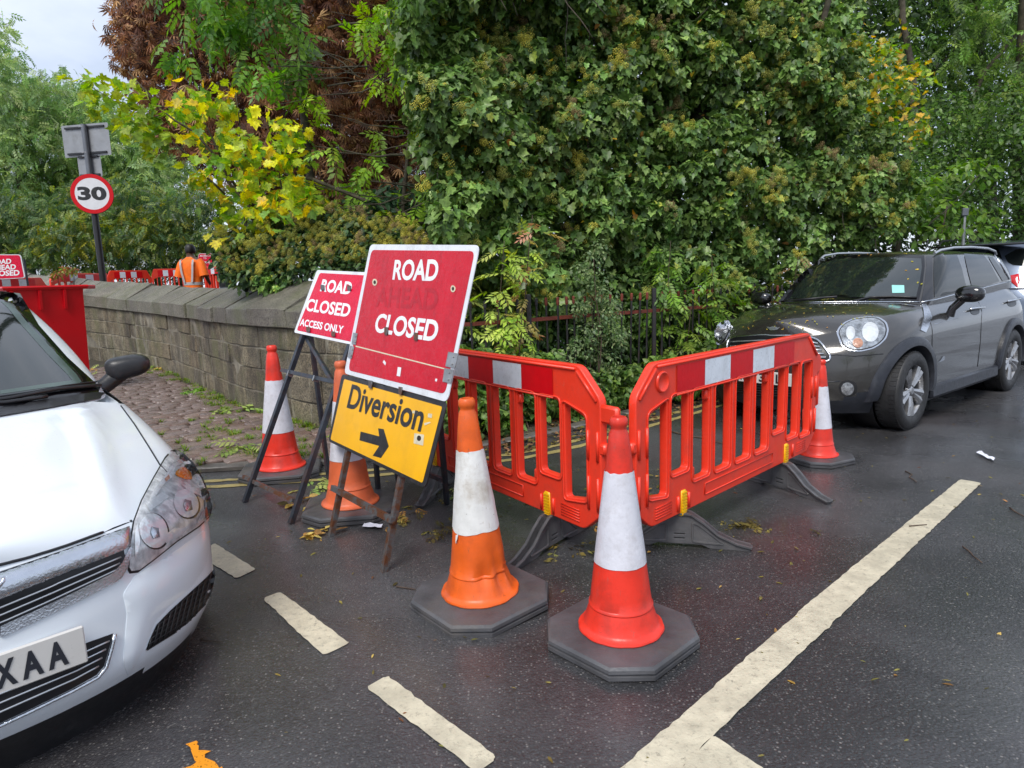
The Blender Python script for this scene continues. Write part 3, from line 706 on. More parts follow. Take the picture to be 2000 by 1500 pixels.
# stubs half way down the slats
STUBS = []
for (x, z) in ((.66, .755), (.53, .37), (1.345, .755), (1.205, .37), (1.60, .76)):
    mb = MB(); mb.box((x - .012, 0, z), (.03, .03, .055), ch=.008); me = mb.mesh(); shade(me, 40); STUBS.append(me)
hook = MB(); hook.box((PW + .045, 0, .60), (.032, .03, .27), ch=.010); hook.box((PW + .03, 0, .765), (.07, .036, .07), ch=.012); hook.box((.0, 0, .60), (.045, .046, .055), ch=.01); hook_me = hook.mesh(); shade(hook_me, 40)
for me in (bp_me,): shade(me, 35)
bands = []
for i, (a, b) in enumerate([(.34, .60), (.602, .868), (.87, 1.128), (1.13, 1.398), (1.40, 1.68)]):
    ms = []
    for y in (-.0258, .0258):
        mb = MB(); nx = 8
        for k in range(nx + 1):
            x = a + (b - a) * k / nx; mb.v += [(x, y + .0005 * noise3((x * 9, y, 1)), .812), (x, y + .0005 * noise3((x * 9, y, 4)), .943)]
        for k in range(nx): mb.f.append((2 * k, 2 * k + 2, 2 * k + 3, 2 * k + 1) if y < 0 else (2 * k, 2 * k + 1, 2 * k + 3, 2 * k + 2))
        ms.append(mb.mesh())
    me = join_mesh(ms); me.materials.append(M['band_red' if i % 2 == 0 else 'band_white']); bands.append(me)
def foot_mesh():
    L = .34; P = [(-L, 0), (-L - .01, .018), (-.28, .034), (-.19, .075), (-.12, .135), (-.06, .175), (-.035, .18), (.035, .18), (.06, .175), (.12, .135), (.19, .075), (.28, .034), (L + .01, .018), (L, 0), (.15, 0.004), (.11, .022), (-.11, .022), (-.15, .004)]
    h1 = round_poly([(-.22, .028), (-.14, .03), (-.065, .035), (-.065, .135), (-.10, .12), (-.16, .075)], .012, 3)[::-1]
    h2 = [(-x, y) for x, y in h1][::-1]
    hs = rect(-.03, .03, .065, .078)[::-1]; hs2 = rect(-.03, .03, .042, .055)[::-1]
    ms = [shape_mesh([P, hs, hs2], .016, .004, 1), shape_mesh([h1], .006, 0), shape_mesh([h2], .006, 0)]
    P2 = [(x, y) for x, y in P]
    me = join_mesh([ms[0]]); 
    fr = MB()
    for h in (h1, h2): fr.tube([(q[0], q[1], .020) for q in h] + [(h[0][0], h[0][1], .020)], .006, 5, cap=False); fr.tube([(q[0], q[1], -.020) for q in h] + [(h[0][0], h[0][1], -.020)], .006, 5, cap=False)
    # wide tread flange along the top edge
    up = P[1:13]
    for a, b in zip(up[:-1], up[1:]): fr.bar((a[0], a[1], 0), (b[0], b[1], 0), .062, .007, up=(0, 0, 1))
    fr2 = MB()
    for a, b in zip(up[:-1], up[1:]):
        d = Vector((b[0] - a[0], b[1] - a[1], 0)); n = Vector((-d.y, d.x, 0)).normalized() * .004
        q = [Vector((*a, -.032)), Vector((*a, .032)), Vector((*b, .032)), Vector((*b, -.032))]
        fr2.add([tuple(v + n) for v in q] + [tuple(v - n) for v in q], [(0, 1, 2, 3), (7, 6, 5, 4), (0, 4, 5, 1), (2, 6, 7, 3), (1, 5, 6, 2), (0, 3, 7, 4)])
    tb = MB()
    for h in (h1, h2): tb.tube([(q[0], q[1], .020) for q in h] + [(h[0][0], h[0][1], .020)], .006, 5, cap=False); tb.tube([(q[0], q[1], -.020) for q in h] + [(h[0][0], h[0][1], -.020)], .006, 5, cap=False)
    me = join_mesh([me, fr2.mesh(), tb.mesh()]); me.transform(Matrix.Rotation(pi / 2, 4, 'X')); return me
foot_me = foot_mesh(); shade(foot_me, 40)
clip = MB(); clip.box((0, 0, .235), (.046, .058, .135), ch=.006)
for k in range(8): clip.box((0, -.030, .18 + k * .0155), (.040, .006, .009)); clip.box((0, .030, .18 + k * .0155), (.040, .006, .009))
clip_me = clip.mesh(); shade(clip_me, 40)
def make_barrier(label, origin, d, feet_ang, near=True, cat='barrier', group='red plastic roadworks barriers', z=0):
    ang = atan2(d[1], d[0]); b = thing('roadworks_barrier', label, cat, (origin[0], origin[1], z), ang, group)
    put('panel', bp_me, M['barrier_red'], b)
    for bm_ in bands: put('reflective_band', bm_, None, b)
    if near:
        put('moulded_ribs', rib_me, M['barrier_red'], b); [put('slat_stub', q, M['barrier_red'], b) for q in STUBS]; put('end_hook', hook_me, M['barrier_red'], b)
        put('round_boss', boss_me, M['barrier_red'], b, M=Matrix.Translation((.215, -.025, .88)))
    for i, x in enumerate((.41, 1.61)):
        f = put('foot', foot_me, M['foot_black'], b, M=Matrix.Translation((x, 0, 0)) @ Matrix.Rotation(feet_ang[i] - ang, 4, 'Z'))
        put('yellow_clip', clip_me, M['clip_yellow'], b, M=Matrix.Translation((x, 0, 0)))
    return b
dR = np.array([.7198, .6942]); oR = np.array([.832, 3.222]) - dR * .41
make_barrier('red plastic barrier nearest the front bumper of the grey car', oR, dR, (radians(-14), radians(-62)))
dL = np.array([-.5718, .8204]); oL = np.array([.18, 3.262]) - dL * .41
b2 = make_barrier('red plastic barrier behind the orange cone, running back behind the diversion board', oL, dL, (radians(-128), radians(-105)))
mb = MB(); mb.box((-.035, 0, .765), (.12, .034, .085), ch=.012); mb.box((-.075, 0, .70), (.030, .030, .16), ch=.010); put('link_hook', mb.mesh(), M['barrier_red'], b2, smooth=40)
t = NT('graffiti'); g = t.geo(); n = t.noise(g, 55, 6, .8)
t.set(base=(.30, .12, .28), rough=.5, alpha=t.ramp(n, [(.50, 0.0), (.56, .8)])); M['graffiti'] = t.m
mb = MB(); mb.v = [(.95, -.0262, .20), (1.34, -.0262, .20), (1.34, -.0262, .33), (.95, -.0262, .33)]; mb.v = [(x, -y, z) for x, y, z in mb.v]; mb.f = [(0, 1, 2, 3)]
put('graffiti_scrawl', mb.mesh(), M['graffiti'], b2)

# ================================================================ SIGNS ON A-FRAMES
def frame_plane(A, B, al):
    A = ground(*A); B = ground(*B); d = (B - A) / np.linalg.norm(B - A); nb = np.array([-d[1], d[0], 0])
    if nb[1] < 0: nb = -nb
    a = radians(al); up = np.array([0, 0, cos(a)]) + sin(a) * nb; n = np.cross(d, up)
    if n[1] > 0: n = -n
    return A, B, d, nb, up, n
def plate_from(P, pl, thick, off, rnd=0.0, bev=0.0015):
    """flat plate whose outline is set on the sign's plane"""
    A, B, d, nb, up, n = pl; Q = []
    for p in P:
        h = hit_plane(p[0], p[1], A + n * off, n) if len(p) == 2 else None; Q.append(((h - A) @ d, (h - A) @ up))
    if rnd: Q = round_poly(Q, rnd, 4)
    bv = bev if thick > .004 else 0; me = shape_mesh([Q], thick / 2 - bv, bv, 1)
    # n points to camera; local axes d, up, n
    R = Matrix(((d[0], up[0], n[0], A[0] + n[0] * (off - thick / 2 if True else 0)), (d[1], up[1], n[1], A[1] + n[1] * (off - thick / 2)), (d[2], up[2], n[2], A[2] + n[2] * (off - thick / 2)), (0, 0, 0, 1)))
    if np.dot(np.cross(d, up), n) < 0: pass
    me.transform(R); return me
def sign_text(body, BL, BR, TL, pl, off, bold=.02, spacing=1.0):
    A, B, d, nb, up, n = pl; q = [hit_plane(*p, A + n * off, n) for p in (BL, BR, TL)]
    # keep letters square to the baseline
    return text_fit(body, q[0], q[1], q[2], n, 0, bold, spacing)
def cr(ox, oy, k, pts): return [(ox + x * k, oy + y * k) for x, y in pts]
S3 = lambda pts: cr(420, 460, .4535, pts)

# big ROAD CLOSED + Diversion sign
pl = frame_plane((637, 1048), (737, 1120), 16); A, B, dd, nb, up, nn = pl
big = thing('roadworks_sign', 'large wet red road closed sign with yellow diversion board below, on a rusty frame', 'sign', A, atan2(dd[1], dd[0]))
put('red_plate', plate_from(S3([(668, 39), (1138, 42), (999, 717), (556, 593)]), pl, .006, .0, .035), M['sign_white'], big, world=True, smooth=30)
put('red_panel', plate_from(S3([(674, 62), (1118, 67), (990, 683), (574, 580)]), pl, .001, .0015, .035), M['sign_red'], big, world=True)
yp = put('yellow_plate', plate_from(S3([(546, 597), (998, 719), (904, 1088), (488, 885)]), pl, .007, -.0075, .03), M['sign_black'], big, world=True, smooth=30)
put('yellow_panel', plate_from(S3([(556, 618), (978, 737), (893, 1066), (497, 878)]), pl, .001, -.006, .012), M['sign_yellow'], big, world=True)
put('lettering_road', sign_text('ROAD', *S3([(763, 191), (955, 198), (775, 104)]), pl, .0025, .03), M['sign_letter'], big, world=True)
put('lettering_closed', sign_text('CLOSED', *S3([(683, 416), (950, 460), (700, 334)]), pl, .0025, .03), M['sign_letter'], big, world=True)
put('patch_over_ahead', plate_from(S3([(655, 196), (998, 212), (978, 335), (635, 318)]), pl, .0006, .0018), M['sign_red'], big, world=True)
put('ghost_lettering_ahead', sign_text('AHEAD', *S3([(690, 305), (955, 322), (700, 222)]), pl, .0027, .025), M['sign_red_ghost'], big, world=True)
put('lettering_one', sign_text('1', *S3([(782, 604), (797, 607), (787, 566)]), pl, .0027, .03), M['sign_letter'], big, world=True)
put('lettering_diversion', sign_text('Diversion', *S3([(566, 742), (884, 848), (590, 640)]), pl, -.0045, .022), M['sign_black'], big, world=True)
put('arrow', plate_from(S3([(627, 844), (707, 865), (702, 830), (726, 834), (748, 908), (714, 958), (679, 948), (707, 906), (622, 882)]), pl, .0006, -.0048), M['sign_black'], big, world=True)
for P, m in (([(858, 851), (900, 858), (896, 905), (855, 895)], 'tape'), ([(918, 766), (935, 768), (933, 786), (916, 783)], 'tape'), ([(850, 753), (864, 755), (862, 767), (849, 765)], 'tape'), ([(900, 808), (925, 802), (928, 807), (903, 818)], 'tape'),
             ([(949, 616), (957, 617), (955, 629), (947, 627)], 'sign_letter'), ([(722, 545), (728, 536), (736, 548), (733, 560)], 'sign_letter')):
    put('patch', plate_from(S3(P), pl, .0006, -.0045 if P[0][1] > 650 else .0028), M[m], big, world=True)
hole = [(878 + 9 * cos(a), 873 + 12 * sin(a)) for a in np.linspace(0, 2 * pi, 12, endpoint=False)]
put('scorch_mark', plate_from(S3(hole), pl, .0006, -.0038), M['burnt'], big, world=True)
for cx, cy in ((687, 201), (1024, 229)):
    put('eyelet_ring', plate_from(S3([(cx + 10 * cos(a), cy + 15 * sin(a)) for a in np.linspace(0, 2 * pi, 16, endpoint=False)]), pl, .003, .004), M['tape'], big, world=True)
    put('eyelet', plate_from(S3([(cx + 5 * cos(a), cy + 8 * sin(a)) for a in np.linspace(0, 2 * pi, 12, endpoint=False)]), pl, .002, .0055), M['burnt'], big, world=True)
# fold line, hinges, clips
put('fold_line', plate_from(S3([(606, 474), (1003, 575), (1002, 580), (605, 479)]), pl, .0008, .0024), M['tape'], big, world=True)
for P in ([(1004, 500), (1048, 509), (1032, 572), (991, 563)], [(988, 570), (1028, 578), (1016, 637), (979, 629)], [(594, 418), (613, 421), (605, 470), (588, 466)], [(582, 474), (599, 479), (588, 530), (570, 524)]):
    hg = put('hinge', plate_from(S3(P), pl, .003, .0055, .003), M['steel'], big, world=True)
    c = np.mean(P, 0)
    for o_ in (-.25, .25):
        q = (c[0] - (P[3][0] - P[0][0]) * o_ * -1, c[1] + (P[3][1] - P[0][1]) * o_)
        put('rivet', plate_from(S3([(q[0] + 5 * cos(a), q[1] + 6 * sin(a)) for a in np.linspace(0, 2 * pi, 10, endpoint=False)]), pl, .004, .009), M['steel'], hg, world=True)
for (x, y) in ((667, 640), (796, 668), (735, 410), (862, 434)):
    put('bracket_bolt', plate_from(S3([(x - 6, y - 16), (x + 7, y - 14), (x + 5, y + 17), (x - 7, y + 14)]), pl, .008, .010 if y < 600 else .006), M['frame_rusty'], big, world=True)
def legpt(px, off=-.03): return hit_plane(px[0], px[1], A + nn * off, nn)
L0, L1 = ground(635, 1050), ground(737, 1121)
for a, topx in ((L0, 1.42), (L1, 1.42)):
    mb = MB(); e = a + up * topx + dd * (.02 if a is L0 else -.02) - nn * .03; mb.bar(a + np.array([0, 0, .004]) - nn * .035, e - nn * .005, .028, .028, up=tuple(nn)); put('front_leg', mb.mesh(), M['frame_rusty'], big, world=True)
mb = MB(); mb.bar(L0 + up * .27 - nn * .012 - dd * .05, L1 + up * .27 - nn * .012 + dd * .03, .026, .030, up=tuple(up)); put('crossbar', mb.mesh(), M['frame_rusty'], big, world=True)
# back legs
for i, a in enumerate((L0, L1)):
    foot = ground(873, 985) if i == 1 else ground(873, 985) + (L0 - L1) * np.array([1, 1, 0])
    top = a + up * 1.25 - nn * .03
    mb = MB(); mb.bar(foot + np.array([0, 0, .005]), top, .026, .026, up=tuple(dd)); put('back_leg', mb.mesh(), M['frame_dark'], big, world=True)
bl1 = ground(873, 985); bl0 = bl1 + (L0 - L1)
mb = MB(); k = .16; mb.bar(bl1 + (L1 + up * 1.25 - bl1) * k, bl0 + (L0 + up * 1.25 - bl0) * k, .024, .026); put('crossbar', mb.mesh(), M['frame_dark'], big, world=True)

# small ROAD CLOSED ACCESS ONLY sign
pl2 = frame_plane((478, 980), (568, 1022), 24); A, B, dd, nb, up, nn = pl2
sm_ = thing('roadworks_sign', 'small red road closed access only sign on a dark steel A-frame', 'sign', A, atan2(dd[1], dd[0]))
put('plate', plate_from([(619, 527.5), (733, 533), (697, 675), (574, 649)], pl2, .006, 0, .02), M['sign_white'], sm_, world=True, smooth=30)
put('red_panel', plate_from([(624.5, 533), (728, 538.5), (693, 669), (579.5, 645)], pl2, .001, .0015, .02), M['sign_red_bright'], sm_, world=True)
put('lettering_road', sign_text('ROAD', (624.5, 569), (684, 576), (630.5, 545), pl2, .0025, .035), M['sign_letter'], sm_, world=True)
put('lettering_closed', sign_text('CLOSED', (596, 607), (681, 620), (602, 583), pl2, .0025, .03), M['sign_letter'], sm_, world=True)
put('lettering_access_only', sign_text('ACCESS ONLY', (585, 636), (669, 652), (588, 622), pl2, .0025, .03), M['sign_letter'], sm_, world=True)
for (x, y) in ((629, 561), (681, 562), (601, 643), (650, 652)):
    put('bolt', plate_from([(x - 3, y - 5), (x + 3, y - 4), (x + 3, y + 5), (x - 3, y + 4)], pl2, .008, .011), M['frame_rusty'], sm_, world=True)
l0, l1 = ground(478, 981), ground(568, 1023)
def H2(px, off=-.03): return hit_plane(px[0], px[1], A + nn * off, nn)
mb = MB(); mb.bar(l0, H2((603, 625)), .030, .030, up=tuple(nn)); put('front_leg', mb.mesh(), M['frame_dark'], sm_, world=True)
mb = MB(); mb.bar(l1, H2((712, 590)), .030, .030, up=tuple(nn)); put('front_leg', mb.mesh(), M['frame_dark'], sm_, world=True)
mb = MB(); mb.bar(H2((596, 655), -.05), H2((650, 745), -.05), .022, .026, up=tuple(nn)); put('diagonal_stay', mb.mesh(), M['frame_dark'], sm_, world=True)
mb = MB(); mb.bar(H2((551, 723), -.005), H2((656, 747), -.005), .024, .026, up=tuple(nn)); put('crossbar', mb.mesh(), M['frame_dark'], sm_, world=True)
mb = MB(); mb.bar(H2((476, 931), -.005), H2((574, 978), -.005), .024, .026, up=tuple(nn)); put('crossbar', mb.mesh(), M['frame_rusty'], sm_, world=True)
for p in ((567, 730), (617, 740)):
    mb = MB(); c = H2(p, -.005); mb.bar(c - dd * .006, c + dd * .006, .036, .040, up=tuple(nn)); put('strap', mb.mesh(), M['steel'], sm_, world=True)
for a, tp in ((l0, (603, 625)), (l1, (712, 590))):
    q = a + nb * .62; mb = MB(); mb.bar(q, H2(tp, -.06), .026, .026, up=tuple(nn)); put('back_leg', mb.mesh(), M['frame_dark'], sm_, world=True)

# ================================================================ far signs, pole sign, bin, worker, far barriers
def disc_mesh(r0, r1, y, seg=48):
    mb = MB()
    if r0 <= 0: mb.v = [(r1 * cos(2 * pi * k / seg), y, r1 * sin(2 * pi * k / seg)) for k in range(seg)]; mb.f = [tuple(range(seg))]; return mb.mesh()
    for r in (r0, r1): mb.v += [(r * cos(2 * pi * k / seg), y, r * sin(2 * pi * k / seg)) for k in range(seg)]
    for k in range(seg): b = (k + 1) % seg; mb.f.append((k, b, seg + b, seg + k))
    return mb.mesh()
PD = 14.3
base = atY(203, 560, PD); topp = atY(163, 243, PD); cen = atY(181, 379, PD - .05)
pz = hump(base[0], base[1])
yaw = atan2(-base[0], base[1]) + radians(6)   # face roughly towards the road user
ps = thing('speed_limit_sign', 'thirty speed limit sign on a black pole behind the wall, two grey sign backs above', 'road sign', (base[0], base[1], pz), 0)
tp_ = Vector(topp); bs_ = Vector((base[0] , base[1], pz - .3))
dv = (Vector(topp) - Vector(base)); bs_ = Vector(base) - dv.normalized() * (base[2] - pz + .2) / max(.2, dv.normalized().z)
mid = Vector(base) + dv * .46
mb = MB(); mb.tube([bs_, mid], .066, 14); put('pole', mb.mesh(), M['pole_black'], ps, world=True, smooth=60)
mb = MB(); mb.tube([mid, Vector(base) + dv * .70], .058, 14); put('pole', mb.mesh(), M['pole_black'], ps, world=True, smooth=60)
mb = MB(); mb.tube([Vector(base) + dv * .70, tp_], .056, 14); put('pole_top', mb.mesh(), M['pole_grey'], ps, world=True, smooth=60)
tilt = atan2(dv.x, dv.z)
def at_pole(c, y, yaw_): return Matrix.Translation(c) @ Matrix.Rotation(yaw_, 4, 'Z') @ Matrix.Rotation(tilt * .9, 4, 'Y') @ Matrix.Translation((0, y, 0))
Rr = .405; Y1 = radians(14)
MM = at_pole(cen, -.03, Y1)
mb = MB(); mb.lathe([(0, 0), (Rr - .003, 0), (Rr, -.004), (Rr, -.010), (Rr - .003, -.014), (0, -.014)], 48); me = mb.mesh(); me.transform(Matrix.Rotation(pi / 2, 4, 'X')); put('sign_disc', me, M['pole_black'], ps, world=True, M=MM, smooth=40)
put('white_face', disc_mesh(0, Rr * .97, -.0035), M['sign_letter'], ps, world=True, M=MM)
put('red_ring', disc_mesh(Rr * .79, Rr * .985, -.0055), M['band_red'], ps, world=True, M=MM)
put('number_thirty', text_fit('30', (-.27, -.006, -.13), (.27, -.006, -.13), (-.27, -.006, .145), (0, -1, 0), .0, .045), M['sign_black'], ps, world=True, M=MM)
def back_plate(c, w, h, yaw_, name):
    MM = at_pole(c, -.07 if False else .06, yaw_)
    P = round_poly(rect(-w / 2, w / 2, -h / 2, h / 2), .03, 3); me = shape_mesh([P], .002, 0); me.transform(Matrix.Rotation(pi / 2, 4, 'X')); o = put(name, me, M['sign_back'], ps, world=True, M=MM)
    for s in (-1, 1):
        mb = MB(); mb.box((0, -.018, s * h * .40), (w * .84, .03, .035)); put('rail', mb.mesh(), M['pole_black'], ps, world=True, M=MM)
        mb = MB(); mb.box((0, -.06, s * h * .40), (.11, .10, .03), ch=.005); put('pole_clamp', mb.mesh(), M['steel'], ps, world=True, M=MM)
back_plate(atY(164, 273, PD), 1.10, .64, radians(-10), 'sign_back')
back_plate(atY(171, 323, PD + .02), .55, .46, radians(-10), 'small_sign_back')

# bin
bc = atY(176, 700, 9.0); 
def make_bin():
    right_bot = ground(182, 742); zt = .05
    # corners found by the visible top rim: near-right corner at px(165,552)
    R0 = atY(163, 556, 8.9)
    ang = atan2(-.60, .80) ; ax = np.array([-.62, -.785, 0]); ay = np.array([-.785, .62, 0])
    b = thing('wheelie_bin', 'large open bright red wheeled bin beyond the bonnet of the white car', 'bin', (R0[0], R0[1], 0), 0)
    w, dp, h = .86, .8, R0[2]
    def lv(k, z, grow=0):
        q = [(0 - grow, 0 - grow), (w + grow, 0 - grow), (w + grow, dp + grow), (0 - grow, dp + grow)]; out = []
        for u, v in q:
            u2 = w / 2 + (u - w / 2) * k; v2 = dp / 2 + (v - dp / 2) * k; p = R0 + ax * u2 + ay * v2; out.append((p[0], p[1], z))
        return out
    mb = MB(); L = [lv(.86, .16), lv(.88, .2), lv(.97, h - .10), lv(.985, h - .05), lv(.985, h - .05, .035), lv(1.0, h - .02, .045), lv(1.0, h, .035), lv(.98, h, 0), lv(.96, h - .03), lv(.86, .25)]
    for l in L: mb.v += l
    for i in range(len(L) - 1):
        for k in range(4): a = i * 4 + k; c = i * 4 + (k + 1) % 4; mb.f.append((a, c, c + 4, a + 4))
    mb.f += [(3, 2, 1, 0), tuple(len(L) * 4 - 4 + k for k in range(4))]
    put('tub', mb.mesh(), M['bin_red'], b, world=True, smooth=20)
    for u0, u1 in ((.28, .33), (.60, .65), (.95, 1.0)):
        p0 = R0 + ax * w * u0 - ay * .03; p1 = R0 + ax * w * u0 - ay * .01
        mb = MB(); mb.bar((p0[0], p0[1], h - .06), (p1[0] + ay[0] * .01, p1[1] + ay[1] * .01, h - .30), .05, .03, up=tuple(ax)); put('rib', mb.mesh(), M['bin_red'], b, world=True)
    p = R0 - ax * .06 + ay * .12; mb = MB(); mb.box((p[0], p[1], h - .03), (.10, .30, .05), ch=.01); put('rim_lug', mb.mesh(), M['bin_red'], b, world=True)
    for u in (.12, .88):
        for v in (.12, .88):
            p = R0 + ax * w * u + ay * dp * v; mb = MB(); mb.lathe([(.02, -.03), (.085, -.025), (.09, 0), (.085, .025), (.02, .03)], 20); me = mb.mesh(); me.transform(Matrix.Translation((p[0], p[1], .09)) @ Matrix.Rotation(pi / 2, 4, 'X')); put('wheel', me, M['rubber'], b, world=True, smooth=40)
make_bin()

# far barriers on the bridge: tops traced at their distance
def far_bar(pxa, pxb, Ya, Yb, label, ztop=None):
    a = atY(*pxa, Ya); b = atY(*pxb, Yb); d = (b - a)[:2]; L = np.linalg.norm(d); d /= L
    z = (a[2] + b[2]) / 2 - .985
    o = make_barrier(label, a[:2], d, (atan2(d[1], d[0]) - pi / 2,) * 2, near=False, z=z)
    o.scale = (L / PW, 1, 1); return o
far_bar((-40, 545), (86, 538), 12.0, 13.6, 'distant red barrier seen above the roof of the white car')
far_bar((95, 536), (215, 530), 13.8, 15.6, 'distant red barrier partly hidden by the far end of the stone wall')
far_bar((207, 528), (292, 527), 15.0, 15.6, 'distant red barrier just right of the speed sign pole')
far_bar((294, 527), (372, 521), 15.2, 15.6, 'distant red barrier on the bridge immediately left of the worker')
far_bar((398, 520), (452, 516), 14.6, 13.6, 'distant red barrier on the bridge immediately right of the worker')
def text_board(label, quad, Y, lines, mat, name='roadworks_sign', white=True, tb=.02, rd=.05):
    o = np.array(quad, float); P = [atY(q[0], q[1], Y) for q in o]; n = np.array([0, -1.0, 0]); c = np.mean(P, 0)
    b = thing(name, label, 'sign', (c[0], c[1], hump(c[0], c[1])), 0)
    def pm(Q, thick, off, m, nm, r):
        q2 = round_poly([(p[0], p[2]) for p in Q], r, 4); me = shape_mesh([q2], thick / 2, 0); me.transform(Matrix.Translation((0, Y + off, 0)) @ Matrix.Rotation(pi / 2, 4, 'X')); put(nm, me, m, b, world=True)
    pm(P, .01, 0, M['sign_white'], 'plate', rd)
    Q = [p + (c - p) * .055 for p in P]; pm(Q, .002, -.008, mat, 'red_panel', rd * .8)
    for body, BL, BR, TL in lines:
        put('lettering', text_fit(body, atY(*BL, Y - .012), atY(*BR, Y - .012), atY(*TL, Y - .012), n, 0, .03), M['sign_letter'], b, world=True)
    for k in (0, 1):
        p = P[3] * (1 - k) + P[2] * k; mb = MB(); mb.bar((p[0], Y + .03, hump(p[0], Y)), (p[0], Y + .03, P[0][2] - .1), .03, .03); put('leg', mb.mesh(), M['frame_dark'], b, world=True)
    return b
text_board('pink road ahead closed sign at the left edge beyond the white car roof', [(-30, 497), (41, 497), (50, 543), (-34, 547)], 11.6,
           [('ROAD', (-18, 517), (22, 515), (-18, 507)), ('AHEAD', (-20, 528), (31, 526), (-20, 518)), ('CLOSED', (-22, 540), (38, 538), (-22, 529))], M['sign_red_bright'])
text_board('small red sign standing behind the shoulder of the worker', [(388, 495), (421, 495), (411, 524), (384, 524)], 15.0,
           [('ACCESS LANE', (390, 501.5), (417, 500.5), (390, 498)), ('TO', (397, 506), (403, 506), (397, 503)), ('PARKING', (394, 515), (410, 514), (394, 511))], M['sign_red_bright'])
# dark litter bin beyond the wall
p = atY(444, 545, 12.6); zb = hump(p[0], p[1]); zt = atY(444, 488, 12.6)[2]
lb = thing('litter_bin', 'dark round litter bin half hidden by the ivy on the wall', 'litter bin', (p[0], p[1], zb))
hb = zt - zb; mb = MB(); mb.lathe([(0, 0), (.14, 0), (.15, .04), (.155, hb * .55), (.15, hb * .56), (.155, hb * .58), (.16, hb - .08), (.15, hb - .02), (.10, hb), (0, hb)], 24); put('drum', mb.mesh(), M['trim_black'], lb, smooth=40)
mb = MB(); mb.lathe([(.158, hb * .5), (.162, hb * .51), (.162, hb * .55), (.158, hb * .56)], 24); put('rim_band', mb.mesh(), M['pole_grey'], lb, smooth=40)

